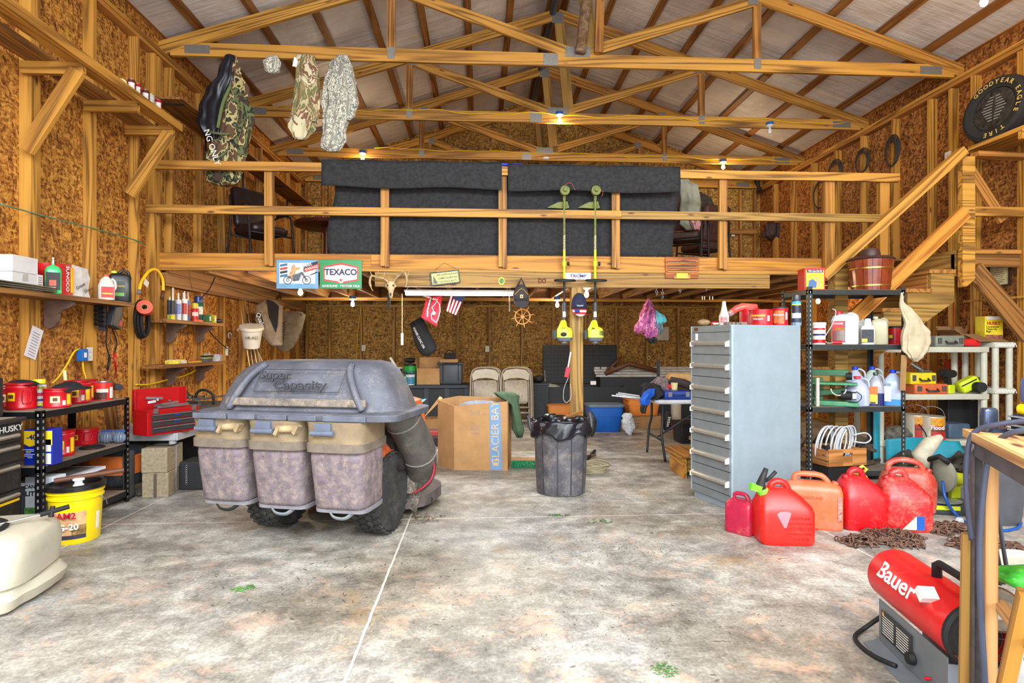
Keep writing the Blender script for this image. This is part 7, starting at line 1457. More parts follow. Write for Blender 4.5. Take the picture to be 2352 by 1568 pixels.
# second shelf jugs
def jug(lb,px,wpx,hpx,z,Y,col,capc,body='F',lab=None,cat='jug',grp=None,hd=True,dfrac=.62,txt=None,liq=None):
    P=onr(px,z,Y);k=depth(P)/F;w=wpx*k;h=hpx*k;t=thing('jug',lb,cat,P,face(P),grp);m=M(col,.25,0,.05);d=w*dfrac
    if body=='G': S_=((0,.9,.9,3),(.03,1,1,3),(.52,1,1,3),(.70,.8,.8,2.6),(.84,.42,.42,2),(.90,.22,.24,2),(.93,.2,.22,2))
    else: S_=((0,.94,.92,5),(.03,1,1,5),(.74,1,1,5),(.86,.86,.9,4),(.91,.5,.6,3),(.92,.3,.4,3))
    obj('body',B().loft([sell(0,0,q*h,w/2*a_,d/2*b_,e,30) for q,a_,b_,e in S_]),m,t,smooth=True)
    obj('cap',B().lathe([(w*.15,h*.91),(w*.155,h*.99),(w*.14,h)],(0 if body=='G' else -w*.22,0,0),18),M(capc,.35),t,smooth=True)
    if hd: b=B();x0=w*.05;b.tube(spline([(x0,0,h*.88),(w*.22,-d*.05,h*.93),(w*.44,-d*.1,h*.84),(w*.47,-d*.1,h*.62)],4),w*.05,8);obj('handle',b,m,t,smooth=2)
    if liq: obj('liquid',B().loft([sell(0,0,q*h,w/2*1.01,d/2*1.01,3,30) for q in (.01,liq[1])]),M(liq[0],.15,0,.08),t,smooth=True)
    for (x0,x1,z0,z1,c) in (lab or ()):
        obj('label',B().box(((x0+x1)/2*w,-d*.51,(z0+z1)/2*h),((x1-x0)*w,.003,(z1-z0)*h)),M(c,.5,0,.15,50),t)
    if txt: text(txt[0],(txt[1]*w,-d*.51-.003,txt[2]*h),txt[3]*w,txt[4],t,bold=.5)
    return t
t=jug('big white weed-killer jug with a red arched label and clear hose on the rack',1940,55,76,ZR[1],5.08,(206,208,208),(190,30,50),'F',((-.46,.02,.06,.70,(190,30,40)),(-.46,.02,.44,.50,(206,190,40)),(-.44,.0,.10,.42,(150,140,130))),txt=('HOME',-.22,.62,.12,TXW));k=5.2/F
b=B();b.tube(spline([(-.10,-.06,.33),(-.07,-.08,.30),(-.10,-.09,.18),(-.16,-.10,.06),(-.13,-.10,.01),(-.05,-.10,.03),(-.06,-.10,.008)],5),.0045,6);obj('hose',b,M((214,200,200),.3),t,smooth=2);b=B();b.cyl((-.09,-.12,.016),(-.02,-.12,.016),.018);obj('sprayer_grip',b,RED,t,smooth=True)
P=onr(1881,ZR[1],5.02);k=depth(P)/F;t=thing('white_canister','white plastic tub with red bands at the cabinet end of the second shelf','tub',P,face(P));obj('body',B().lathe([(13*k,0),(14*k,44*k),(15*k,44*k),(15*k,49*k),(14*k,50*k)],n=24),WHT,t,smooth=True);obj('red_band',B().lathe([(13.4*k,3*k),(13.6*k,11*k)],n=24,cap=(False,False)),RED,t,smooth=True);obj('label',patch(B(),13.8*k,-60,60,20*k,24*k),TXN,t);obj('label',patch(B(),13.9*k,-60,60,33*k,37*k),RED,t)
jug('translucent grey-white jug between the weed-killer jug and the spray bottle',1974,30,60,ZR[1],5.2,(176,176,168),(170,170,164),'F')
P=onr(1993,ZR[1],5.06);k=depth(P)/F;t=thing('cleaner_bottle','white cleaner bottle with tapered cap and black label on the second shelf','bottle',P,face(P));obj('body',B().loft([sell(0,0,z*k,a_*k,c_*k,3.5,24) for z,a_,c_ in ((0,13,9),(36,14,9.5),(42,12,8),(43,9,7))]),WHT,t,smooth=True);obj('cap',B().lathe([(8.5*k,42*k),(6*k,58*k),(5*k,59*k)],n=20),WHT,t,smooth=True);obj('label',B().box((0,-9.6*k,19*k),(24*k,.003,30*k)),M((40,42,50),.5,0,.5,60),t);obj('label',B().box((-6*k,-9.8*k,9*k),(11*k,.003,8*k)),M((190,180,50),.5),t)
t=jug('yellowed square jug with a thick loop handle on the second shelf',2020,34,64,ZR[1],5.15,(190,182,150),(196,190,168),'F')
P=onr(2056,ZR[1],5.24);t=thing('coffee_can','red coffee can half hidden by the hanging cream cloth','coffee can',P,face(P));obj('body',B().lathe([(.058,0),(.06,.01),(.06,.16)],n=24),RED,t,smooth=True);obj('lid',B().lathe([(.062,.155),(.062,.17),(.05,.175)],n=24),BLK,t,smooth=True);obj('label',patch(B(),.0605,-60,-10,.03,.10),M((90,30,50),.5),t);obj('label',patch(B(),.061,-55,-20,.06,.09),YEL,t)
# third shelf
GR='gallon jugs on the third shelf of the black rack'
jug('cloudy gallon jug with a blue cap standing behind the red-capped one',1964,42,84,ZR[2],5.26,(170,176,196),(30,60,170),'G',grp=GR);jug('cloudy gallon jug with a blue cap standing behind the orange-labelled bottle',2003,44,84,ZR[2],5.26,(176,186,180),(30,60,170),'G',grp=GR)
jug('empty milky gallon jug with a red cap beside the green saw',1969,48,68,ZR[2],5.02,(166,172,196),(190,60,60),'G',grp=GR)
jug('clear bottle with dark blue fluid and orange and yellow label',2011,34,76,ZR[2],5.03,(150,150,160),(40,70,70),'G',((-.44,.12,.34,.58,(226,110,40)),(-.44,.12,.06,.34,(222,190,60)),(-.3,.0,.04,.12,(60,60,130))),'bottle',liq=((24,30,90),.38));jug('gallon jug of pale blue washer fluid with blue cap and white label',2051,46,82,ZR[2],5.04,(172,186,206),(20,60,190),'G',((-.44,-.08,.12,.62,(214,216,218)),(-.44,-.08,.54,.62,(60,160,200))),grp=GR,liq=((60,130,200),.18))
P=onr(1878,ZR[2],5.0);tag(obj('pale_tube',B().cyl(P,P+Vector((0,0,.26)),.016,12),M((206,190,180),.5),smooth=True),'upright pale tube at the cabinet end of the third shelf','tube')
P=onr(1920,ZR[2],5.06);t=thing('scroll_saw','green bench scroll saw on the third shelf of the black rack','saw',P,face(P));SG=M((70,140,100),.4,.1,.2,12,((130,130,110),.3,14));SD=M((40,96,64),.4,.1,.15)
obj('base',B().box((.0,.03,.022),(.36,.24,.044)),SG,t,bevel=.008);obj('table',B().box((-.01,-.01,.205),(.36,.22,.02)),SG,t,bevel=.004);b=B();b.bar((-.15,.08,.25),(-.15,.08,.04),.09,.05,(1,0,0));b.bar((-.20,.06,.30),(.10,.06,.30),.055,.05);b.bar((-.18,.04,.10),(.08,.04,.14),.05,.05);obj('arm',b,SD,t,bevel=.004)
b=B();b.tube([(.02+.06*math.cos(a),-.09,.19-.06*abs(math.sin(a))-.03) for a in [R(180+q*15) for q in range(13)]],.007,6);obj('tilt_arc',b,M((176,180,160),.4),t,smooth=2);b=B();b.cyl((.04,-.06,.10),(.12,-.06,.10),.04,16);b.box((.14,-.08,.10),(.04,.04,.07));b.cyl((.08,.05,.27),(.13,.05,.27),.035);obj('motor',b,DBLK,t,smooth=True);obj('switch_plate',B().box((.145,-.103,.10),(.03,.004,.05)),LBL,t);b=B();b.tube(spline([(.16,-.08,.14),(.20,-.09,.10),(.17,-.10,.05),(.10,-.10,.045)],4),.004,6);obj('cord',b,DBLK,t,smooth=2)
# cloth hanging on the rack corner
P=atY(2088,720,4.89);t=thing('canvas_apron','cream canvas bag hung from the corner of the black rack with a brown strap','cloth bag',P);CV=M((186,172,142),.9,0,.1,20)
kk=(4.9+.2)/F;pr=[(2075,672,3,3),(2077,690,6,5),(2084,712,24,12),(2096,740,44,18),(2104,765,62,22),(2106,785,70,24),(2102,800,62,22),(2104,820,36,16),(2106,832,12,8)]
garment([((x-2088)*kk,0,-(y-720)*kk,w*kk/2,d*kk/2) for x,y,w,d in pr],CV,t,'canvas',1,9,.10);obj('strap',B().bar(((2080-2088)*kk,.02,-(815-720)*kk),((2076-2088)*kk,.02,-(897-720)*kk),.055,.005,(1,0,0)),M((150,114,70),.8),t)
# ================================================================= white plastic shelving units
WP=M((186,184,166),.55,0,.08,8,((120,110,90),.12,8))
def pshelf(lb,x0,x1,y0,y1,zs,ztop,rib=False,grp=None):
    t=thing('plastic_shelving',lb,'shelving unit',((x0+x1)/2,(y0+y1)/2,0),0,'cream plastic shelving units');hx,hy=(x1-x0)/2,(y1-y0)/2
    for sx_ in (-1,1):
        for sy_ in (-1,1): obj('post',B().cyl((sx_*(hx-.04),sy_*(hy-.04),0),(sx_*(hx-.04),sy_*(hy-.04),ztop),.03,14),WP,t,smooth=True)
    for z in zs:
        o=obj('shelf',B().rbox((0,0,z-.028),(2*hx,2*hy,.056),.03,None,3,.006),WP,t,smooth=True)
        if rib:
            b=B()
            for i in range(7): b.bar((-hx+i*2*hx/7,-hy-.001,z-.05),(-hx+(i+.5)*2*hx/7,-hy-.001,z-.006),.006,.004);b.bar((-hx+(i+.5)*2*hx/7,-hy-.001,z-.006),(-hx+(i+1)*2*hx/7,-hy-.001,z-.05),.006,.004)
            obj('rib',b,WHT,o)
    return t
PX0,PX1,PY0,PY1=4.02,5.20,5.44-.46+.50,5.92;PZ=(1.222,.742,.272,.05)
pshelf('cream plastic shelving under the stairs holding tool cases and paint cans',PX0,PX1,PY0,PY1,PZ,1.20)
pshelf('cream plastic shelving with zigzag edges against the side wall, partly out of view',5.225,5.455,5.46,5.90,(1.27,.80,.30),1.25,True)
def onp(px,z,Y=5.6): p=atY(px,800,Y);return Vector((p.x,Y,z+.001))
def case(lb,px,wpx,hpx,z,Y,col,d=.24,latch=(70,72,66)):
    P=onp(px,z,Y);k=depth(P)/F;w,h=wpx*k,hpx*k;t=thing('tool_case',lb,'tool case',P,-R(4),'hard plastic tool cases');obj('body',B().rbox((0,d/2-.1,h/2),(w,d,h),.02,None,3,.012),M(col,.45,0,.1,20),t,smooth=True);b=B()
    for sx_ in (-1,1): obj('latch',B().box((sx_*w*.36,-.105,h*.55),(w*.12,.014,h*.5)),M(latch,.5),t,bevel=.003)
    b=B();b.tube([(-w*.16,-.10,h*.5),(-w*.15,-.135,h*.34),(w*.15,-.135,h*.34),(w*.16,-.10,h*.5)],.009,6);obj('handle',b,M((50,50,50),.5),t,smooth=2);return t
case('grey hard plastic tool case on the top of the cream shelving',2166,66,25,PZ[0],5.58,(118,120,108));case('orange hard plastic tool case on the middle of the cream shelving',2124,76,23,PZ[1],5.58,(196,92,46),.22);case('yellow tool case with a dark drill lying on it, on the orange case',2106,60,26,PZ[1]+.098,5.60,(222,196,20),.2)
P=onp(2225,PZ[0],5.56);t=thing('plastic_cup','clear red plastic tumbler lying beside the grey tool case','cup',P+Vector((0,0,.045)));obj('cup',B().lathe([(.035,-.09),(.045,.08),(.048,.09),(.02,.092)],(0,0,0),20,(1,0,0)),M((200,40,40),.2,0,.1),t,smooth=True)
P=onp(2278,PZ[0],5.6);k=depth(P)/F;t=thing('trash_bag_box','yellow carton of contractor clean-up bags with red lettering','box',P,-R(8));w,h=39*k,70*k;obj('body',B().box((0,.04,h/2),(w,.14,h)),M((222,196,30),.55),t,bevel=.002);obj('white_top',B().box((0,-.0315,h*.94),(w*.8,.002,h*.10)),WHT,t);text('HUSKY',(-.005,-.033,h*.76),h*.145,M((180,20,40),.5),t,bold=1.4,sx=.9)
for i,s_ in enumerate(('Contractor','Clean-Up','Bags')): text(s_,(-w*.44,-.033,h*(.65-.075*i)),h*.085,TXB,t,align='LEFT',bold=.6)
obj('picture',B().box((0,-.033,h*.25),(w*.98,.002,h*.28)),M((150,84,60),.6,0,.6,28),t);text('50 COUNT',(w*.22,-.034,h*.05),h*.06,TXB,t)
open_carton('cardboard_box','box','open brown cardboard box with a drooping front flap behind the red tumbler',onp(2218,PZ[0],5.80),R(4),.34,.26,.13,CARDD,(('f',-22,.20),('l',30,.10),('b',50,.12)))
# mid shelf tools
def lime_tool(lb,P,rz,sc_,kind_):
    LG=M((196,212,30),.4,0,.08);t=thing('power_tool',lb,'power tool',P,rz,'lime and black power tools on the shelving')
    if kind_=='saw':
        obj('body',B().rbox((0,0,.09),(.20,.12,.12),.03,(0,-.5,0),3,.03),LG,t,smooth=True);obj('motor',B().cyl((.05,-.04,.07),(.05,-.14,.07),.05,16),DBLK,t,smooth=True);obj('blade_guard',B().cyl((.12,.03,.08),(.12,.05,.08),.085,24),GRYP,t,smooth=True);obj('shoe',B().box((.10,.03,.008),(.26,.12,.008)),STL,t);obj('stripe',B().box((-.02,-.062,.11),(.16,.004,.012),(0,-.5,0)),BLK,t)
    else:
        obj('battery',B().rbox((0,0,.045),(.10,.08,.09),.01),LG,t,smooth=True);b=B();b.bar((0,0,.08),(-.02,0,.18),.05,.045,(1,0,0));b.cyl((-.09,0,.21),(.08,0,.20),.04,14);b.cyl((-.14,0,.21),(-.09,0,.21),.022,12);obj('body',b,DBLK,t,smooth=True)
    return t
lime_tool('lime and black cordless drill standing beside the orange case',onp(2178,PZ[1],5.56),R(20),1,'drill');lime_tool('lime circular saw tilted on the middle of the cream shelving',onp(2222,PZ[1],5.60),R(-10),1,'saw')
P=onp(2104,PZ[1]+.212,5.60);tag(obj('cordless_drill',B().cyl(P+Vector((-.05,0,.09)),P+Vector((.03,-.05,.02)),.022,10).box(P+Vector((.05,-.05,.015)),(.14,.03,.03),(0,.1,0)),M((90,92,88),.4,.4)),'dark grey drill lying on the yellow tool case','drill')
tag(obj('electric_motor',B().lathe([(.05,-.07),(.06,-.05),(.06,.05),(.03,.07)],atY(2190,835,5.95),16,(1,0,.2)).cyl(atY(2190,835,5.95),atY(2190,835,5.95)+Vector((0,0,.75)),.006,6),M((170,60,30),.4,.5)),'copper-coloured round motor hanging behind the cream shelving','motor')
# paint cans
for px,lb,Y in ((2103,'gallon paint can with wire handle behind the other on the lower cream shelf',5.66),(2140,'gallon wood-stain can with red and gold label and wire handle',5.56)):
    P=onp(px,PZ[2],Y);k=depth(P)/F;r,h=25*k,54*k;t=thing('paint_can',lb,'paint can',P,face(P),'gallon cans on the lower cream shelf');obj('body',B().lathe([(r,0),(r*1.02,.005),(r,.01),(r,h*.96),(r*1.03,h*.97),(r*1.02,h),(r*.9,h*.985)],n=28),M((186,176,156),.35,.2,.06),t,smooth=True)
    obj('label',patch(B(),r,-4,78,h*.04,h*.94),M((170,34,24),.45),t);obj('label',patch(B(),r+.0012,-4,78,h*.62,h*.94),M((206,140,30),.45,0,.3,30),t);obj('label',patch(B(),r+.0012,-2,76,h*.38,h*.46),BRN,t);
    if px > 2110: text('Flood',(.048,-r*.90-.008,h*.55),h*.24,TXW,t,bold=1,rz=R(33))
    b=B();b.tube(spline([(-r*.98,-.03,h*.75),(-r*.8,-.05,h*1.25),(0,-.05,h*1.42),(r*.8,-.05,h*1.25),(r*1.0,-.03,h*.75)],5),.0028,6);obj('bail_handle',b,STL,t,smooth=2)
tag(obj('tarp_bundle',B().loft([sell(onp(2062,0,5.56).x,5.58,z,a_,c_,2.4,30,.10,6,z*20) for z,a_,c_ in ((PZ[2]+.002,.14,.08),(PZ[2]+.06,.15,.09),(PZ[2]+.12,.10,.07),(PZ[2]+.14,.04,.03))]),M((96,92,80),.7,0,.5,24),smooth=2),'crumpled dark strapping bundle at the end of the lower cream shelf','strapping')
P=onp(2196,PZ[2],5.62);k=depth(P)/F;t=thing('blue_grey_case','blue-grey zip case beside the wood-stain can','case',P);obj('body',B().rbox((0,.05,17*k),(52*k,.2,34*k),.02),M((62,80,100),.6),t,smooth=True);t=thing('black_battery','black battery box with a charger on top behind the paint cans','battery',onp(2200,PZ[2],5.84));obj('body',B().box((0,0,.19),(.34,.14,.38)),DBLK,t,bevel=.01);obj('charger',B().box((.08,-.02,.42),(.12,.1,.07),(0,.3,0)),GRYP,t,bevel=.006)
tag(obj('black_cable',B().tube(spline([onp(2110,PZ[2]+.16,5.52),onp(2128,PZ[2]+.06,5.40),onp(2134,PZ[2]-.18,5.40)],5),.006,6),DBLK,smooth=2),'black cable with a plug hanging off the lower cream shelf','cable')
# teal sheet, crate with cable coil, mitre saw
TL=M((22,140,160),.6,0,.12,5)
def fn(u,v): x=3.80+.20*u;return (x,5.47+.015*math.sin(u*9),1.0*v)
t=thing('teal_tarp','bright teal sheet standing and spread behind the rack','tarp',(3.9,5.5,0));obj('sheet',B().sheet(lambda u,v: (atY(2000+24*u,900,5.44).x,5.455+.012*math.sin(u*7+v*3),.02+.88*v),8,8,.006),TL,t,world=True,smooth=2);obj('sheet',B().sheet(lambda u,v: (4.05+.75*u,5.43-.02*math.sin(u*8)-.10*v*u,.30+.02*math.sin(u*5)-.26*(v)+.09*v*u),14,8,.006),TL,t,world=True,smooth=2)
P=atZ(1960,1092,.0);CX_,CY_=atY(1938,1050,4.86).x,4.99;t=thing('wooden_crate','small slatted wooden crate holding a coil of white cable','crate',(CX_,CY_,.0),R(10));WC=wood((186,126,66),(140,88,40),name='crate_pine')
zb=.17;b=B();b.bx(-.19,.19,-.13,.13,0,zb);obj('plinth',b,DBLK,t)
obj('front',(lambda b: (b.bx(-.20,-.05,-.150,-.138,zb,zb+.15),b.bx(.05,.20,-.150,-.138,zb,zb+.15),b.bx(-.05,.05,-.150,-.138,zb,zb+.085),b.bx(-.05,.05,-.150,-.138,zb+.115,zb+.15),b)[-1])(B()),WC,t);obj('back',B().bx(-.20,.20,.138,.15,zb,zb+.15),WC,t)
for sx_ in (-1,1):
    for z in (0,.05,.10): obj('slat',B().bx(sx_*.20-.006,sx_*.20+.006,-.137,.137,zb+z,zb+z+.038),WC,t)
obj('bottom',B().bx(-.19,.19,-.137,.137,zb+.001,zb+.012),WC,t)
t=thing('white_cable_coil','coil of white cable standing in the small wooden crate','cable',(CX_+.02,CY_,zb+.15));b=B()
for i in range(9): b.tube([(.035*(i-4)*.9+.12*math.cos(a)*.8+.03*math.sin(a),.03*math.sin(i)+.04*math.cos(a),.02+.16*math.sin(a)) for a in [q*math.pi/15 for q in range(30)]],.0075,6,True)
obj('coil',b,M((196,200,206),.4),t,smooth=2);b=B();b.tube(spline([(.16,0,.10),(.26,-.02,.12),(.31,-.02,.07),(.26,-.02,.03),(.16,0,.04)],5),.007,6);obj('loose_end',b,M((196,200,206),.4),t,smooth=2);obj('tie',B().box((-.13,-.05,.0),(.04,.05,.03)),DBLK,t)
b=B()
for i in range(26):
    x,y,z=rnd.uniform(3.0,3.8),rnd.uniform(5.02,5.38),.12
    b.bar((x-.10,y,z+rnd.uniform(0,.2)),(x+.10,y+.08,z+rnd.uniform(0,.34)),.03,.02)
tag(obj('lower_shelf_clutter',b,M((84,70,60),.7,.2,.6,8)),'jumble of dark bars and boards on the bottom of the black rack','clutter',kind='stuff')
b=B()
for i in range(30):
    x,y=rnd.uniform(4.05,5.1),rnd.uniform(5.10,5.40);b.bar((x-.1,y,.03+rnd.uniform(0,.10)),(x+.1,y+.05,.03+rnd.uniform(0,.2)),.04,.03)
tag(obj('floor_clutter',b,M((66,62,54),.7,.2,.6,8)),'dark leaves and scrap heaped on the floor under the cream shelving','clutter',kind='stuff')
t=thing('miter_saw','grey and lime miter saw with a cloth dust bag on the floor','miter saw',atZ(2190,1188,0)+Vector((.0,.10,0)),R(-14));k=4.3/F;LG=M((196,206,30),.4)
obj('base',B().rbox((0,.06,.045),(.44,.26,.09),.05),M((74,84,84),.4,.4,.1),t,smooth=True);obj('fence',B().box((.02,.16,.12),(.46,.02,.07)),STL,t);obj('table',B().lathe([(.13,.09),(.14,.095),(.13,.10)],(0,.04,0),28),M((176,184,190),.3,.6),t,smooth=True);obj('label',B().box((-.02,-.075,.06),(.20,.004,.03)),LG,t)
obj('blade_guard',B().lathe([(.11,-.02),(.125,-.01),(.125,.01),(.11,.02)],(.03,.06,.27),32,(1,.25,0)),M((150,150,132),.4,.1),t,smooth=True);b=B()
for i in range(12): a=R(200+i*12);b.box((.055,.045+.09*math.cos(a),.27+.09*math.sin(a)),(.004,.012,.03),(a,0,0))
obj('guard_slot',b,DBLK,t);b=B();b.cyl((.06,.06,.26),(.20,.05,.24),.045,14);b.box((.13,.10,.18),(.06,.05,.16));obj('motor',b,LG,t,smooth=True);b=B();b.bar((-.04,.12,.10),(-.05,.12,.40),.06,.05,(1,0,0));b.tube([(-.05,.08,.38),(-.02,.0,.42),(.03,-.04,.38)],.02,8);obj('arm',b,DBLK,t,smooth=2)
obj('dust_bag',B().tube([(-.06,.12,.30),(-.08,.13,.40),(-.01,.13,.50),(.06,.13,.55)],[.035,.065,.055,.02],14),M((176,168,146),.8,0,.15,14),t,smooth=2)
tag(obj('blue_air_hose',B().tube(spline([atZ(2165,1105,.25),atZ(2172,1145,.14),atZ(2195,1180,.03),atZ(2232,1206,.012),atZ(2290,1218,.012),atZ(2335,1213,.012),atZ(2345,1200,.012)],6),.010,8),M((20,80,160),.4),smooth=2),'blue air hose snaking over the floor from the miter saw','hose')
tag(obj('caster',B().lathe([(.02,-.015),(.03,-.01),(.03,.01),(.02,.015)],atZ(2204,1208,0)+Vector((0,0,.031)),18,(.3,-1,0)),M((170,176,180),.4)),'small grey wheel lying on the floor by the miter saw','wheel')
# ================================================================= petrol cans
def gas(lb,px,pyb,wpx,hpx,col,rz,style,dfr=.62,dust=.35,flip=1,mat=None):
    k0=depth(atZ(px,pyb,0))/F;w=wpx*k0;d=w*dfr;P=S(px,pyb,0,d*.5)[0];h=hpx*k0;t=thing('fuel_can',lb,'fuel can',P,face(P)+rz,'plastic fuel cans on the floor')
    m=mat or M(col,.38,0,.12,7,((190,130,110),dust,10));s_=flip;A,D_=w/2,d/2
    if style=='block': S_=[(0,0,.93,.9,7),(.02,0,.97,.96,7),(.05,0,1,1,7),(.70,0,1,1,7),(.80,.02,.93,.86,6),(.86,.02,.70,.60,5),(.875,.02,.6,.45,4)]
    elif style=='wedge': S_=[(0,0,.92,.9,6),(.03,0,.98,.97,6),(.07,0,1,1,6),(.52,0,1,1,6),(.62,-.02,.96,.90,5),(.76,-.12,.78,.62,4),(.86,-.22,.58,.42,3.4),(.89,-.26,.46,.30,3)]
    else: S_=[(0,0,.80,.8,4),(.05,0,.95,.95,4),(.25,0,1,1,4),(.60,0,1,1,4),(.74,0,.9,.85,3.5),(.82,0,.7,.6,3),(.85,0,.5,.4,3)]
    obj('body',B().loft([sell(s_*x*A,0,z*h,A*a_,D_*b_,e,40) for z,x,a_,b_,e in S_]),m,t,smooth=True)
    if style=='block': hp=[(-.55,.86),(-.50,.97),(-.2,1.0),(.35,.98),(.62,.82)];cp=(.75,.84)
    elif style=='wedge': hp=[(-.42,.84),(-.40,.95),(-.15,1.0),(.14,.94),(.34,.72),(.44,.56)];cp=(-.66,.86)
    else: hp=[(-.72,.78),(-.66,.92),(-.2,1.0),(.40,.94),(.62,.76)];cp=(.72,.80)
    b=B();b.tube(spline([(s_*x*A,0,z*h) for x,z in hp],5),h*.045,10,flat=1.25);obj('handle',b,m,t,smooth=2)
    obj('cap',B().lathe([(h*.05,0),(h*.06,.004),(h*.06,h*.07),(h*.05,h*.085)],(s_*cp[0]*A,-D_*.1,cp[1]*h-.01),18,(s_*(.35 if cp[0] > 0 else -.3),0,1)),M(tuple(int(c*.85) for c in col),.4),t,smooth=True)
    t['w']=w;t['d']=d;t['h']=h;return t,w,d,h
t,w,d,h=gas('small magenta-faded fuel can nearest the drawer cabinet',1703,1229,64,90,(176,26,62),-.5,'block',.7,.3)
t,w,d,h=gas('big dark red round-shouldered fuel can at the rear, thick orange handle',2084,1182,112,122,(178,52,34),.35,'round',.5,.6)
t,w,d,h=gas('faded orange upright fuel can behind the front red can',1862,1216,128,122,(206,98,56),.15,'block',.45,.5);obj('paint_smear',B().sheet(lambda u,v: (w*.40+w*.06*u,-d*.505,h*(.2+.45*v)),2,6,.001),M((196,130,120),.7,0,.5,60),t);text('GASOLINE',(-w*.02,-d*.51,h*.60),h*.08,M((186,84,44),.5),t,ex=.002)
t,w,d,h=gas('bright red fuel can with arched handle between the orange and dusty ones',1972,1219,98,134,(196,14,24),.55,'wedge',.85,.22)
t,w,d,h=gas('dusty red fuel can with a blue and white label near its foot',2070,1222,104,134,(190,18,26),.5,'wedge',.85,.5);obj('label',B().prism([(-.07,0),(.02,0),(.02,.09)],(w*.02,-d*.503,h*.06),(1,0,0),(0,0,1),(0,-.001,0)),M((206,196,170),.6),t);obj('label',B().box((w*.02+.045,-d*.505,h*.06+.045),(.05,.002,.09)),M((20,80,160),.5,0,.2,60),t)
t,w,d,h=gas('front red fuel can with a black and green pour spout and pink diamond',1796,1254,124,140,(216,30,20),.38,'wedge',.74,.16)
b=B();sx0=-w*.36;b.lathe([(.034,0),(.036,.02),(.030,.03)],(sx0,-.02,h*.80),20,(-.4,0,1));b.box((sx0-.055,-.03,h*.90),(.065,.045,.04),(0,.3,0));obj('green_collar',b,M((110,220,40),.35),t,smooth=True);b=B();b.tube([(sx0-.01,-.02,h*.84),(sx0-.02,-.02,h*.95),(sx0-.005,-.02,h*1.08),(sx0+.015,-.02,h*1.22)],[.030,.028,.020,.014],12);b.tube([(sx0+.01,-.02,h*1.0),(sx0+.045,-.02,h*1.08),(sx0+.075,-.02,h*1.17)],[.010,.012,.012],8);obj('spout',b,BLK,t,smooth=2)
obj('pink_diamond',B().prism([(-w*.14,h*.58),(-w*.01,h*.36),(w*.03,h*.36),(w*.12,h*.60),(w*.06,h*.63),(-w*.08,h*.62)],(-w*.10,-d*.5-.003,-.02),(1,0,0),(0,0,1),(0,.004,0)),M((222,120,130),.5),t);MT=M((186,24,18),.5)
for i,s_ in enumerate(('GASOLINE','KEEP AWAY FROM HEAT','AND OPEN FLAME','VENT BEFORE POURING','DANGER')): text(s_,(w*.20,-d*.5-.001,h*(.46-.085*i)),h*(.065 if i not in (1,3) else .04),MT,t,ex=.0015)
t=thing('yellow_jug','small faded yellow fuel can between the red ones','fuel can',atZ(2010,1190,0)+Vector((0,.18,0)));obj('body',B().loft([sell(0,0,z,a_,c_,4,28) for z,a_,c_ in ((0,.08,.07),(.2,.08,.07),(.27,.05,.04),(.28,.03,.03))]),M((190,160,50),.5,0,.2),t,smooth=True);b=B();b.tube([(.02,0,.27),(.05,-.02,.32),(.02,-.02,.34),(-.03,-.02,.31)],.012,8);obj('handle',b,M((206,180,60),.5),t,smooth=2)
# ================================================================= chains
RUST=M((112,82,66),.75,.2,.35,40,((156,112,80),.3,40),.3)
def chainpile(lb,cx_,cy_,rx,ry,n,seed,tail=None):
    rg=random.Random(seed);t=thing('rusty_chain',lb,'chain',(cx_,cy_,0));b=B();x,y,a=0,0,0
    for i in range(n):
        a +=rg.uniform(-.8,.8);x +=.034*math.cos(a);y +=.034*math.sin(a)
        if (x/rx)**2+(y/ry)**2 > 1: a +=2.4;x *=.94;y *=.94
        r2_=(x/rx)**2+(y/ry)**2;z=.012+.045*max(0,1-r2_)*rg.random()
        m=Matrix.Translation((x,y,z))@Euler((rg.uniform(-.5,.5) if i % 2 else R(70)+rg.uniform(-.4,.4),rg.uniform(-.3,.3),a)).to_matrix().to_4x4()
        b.tube([m@Vector(((.013 if abs(math.cos(q)) > .1 else 0)*math.copysign(1,math.cos(q))+.011*math.cos(q),.014*math.sin(q),0)) for q in [j*math.pi/4+.2 for j in range(8)]],.005,5,True)
    obj('links',b,RUST,t,smooth=2);return t,b
p=atZ(2052,1238,0);chainpile('rusty chain heaped on the floor in front of the dusty red can',p.x,p.y,.17,.16,170,3);p=atZ(1978,1248,0);chainpile('thin tail of rusty chain trailing towards the front red can',p.x,p.y,.14,.055,60,5)
p=atZ(2196,1222,0);chainpile('rusty chain heap farther back by the miter saw',p.x,p.y,.17,.13,130,8);p=atZ(2262,1256,0);chainpile('rusty chain heap behind the workbench leg',p.x,p.y,.20,.12,140,12)
# ================================================================= heater
ht=thing('torpedo_heater','red cylindrical forced-air heater with black carry handle on a grey stand','heater',(1.705,2.05,0),0);A0,A1=Vector((1.755,2.31,.275)),Vector((1.66,1.80,.275));ax=(A1-A0).normalized();HR=.108;HRED=M((206,22,26),.35,.1,.08,9,((200,110,100),.14,12));L=(A1-A0).length;sd_=ax.cross(Vector((0,0,1)))*-1
sd_=Vector((ax.y,-ax.x,0));
if sd_.x > 0: sd_=-sd_
def hp(s_,side,z): return A0+ax*s_+sd_*side+Vector((0,0,z-.275))
b=B();b.lathe([(HR*.90,0),(HR,.012),(HR,L-.01),(HR*.99,L),(HR*.90,L),(HR*.90,.02)],A0,44,ax,cap=(False,False));obj('barrel',b,HRED,ht,world=True,smooth=True)
gr=obj('grille_rim',B().lathe([(HR*.99,L-.001),(HR*1.03,L),(HR*1.03,L+.014),(HR*.93,L+.02),(HR*.93,L)],A0,40,ax,cap=(False,False)),DBLK,ht,world=True,smooth=True);v_=Vector((0,0,1));b=B();c_=A1+ax*.012
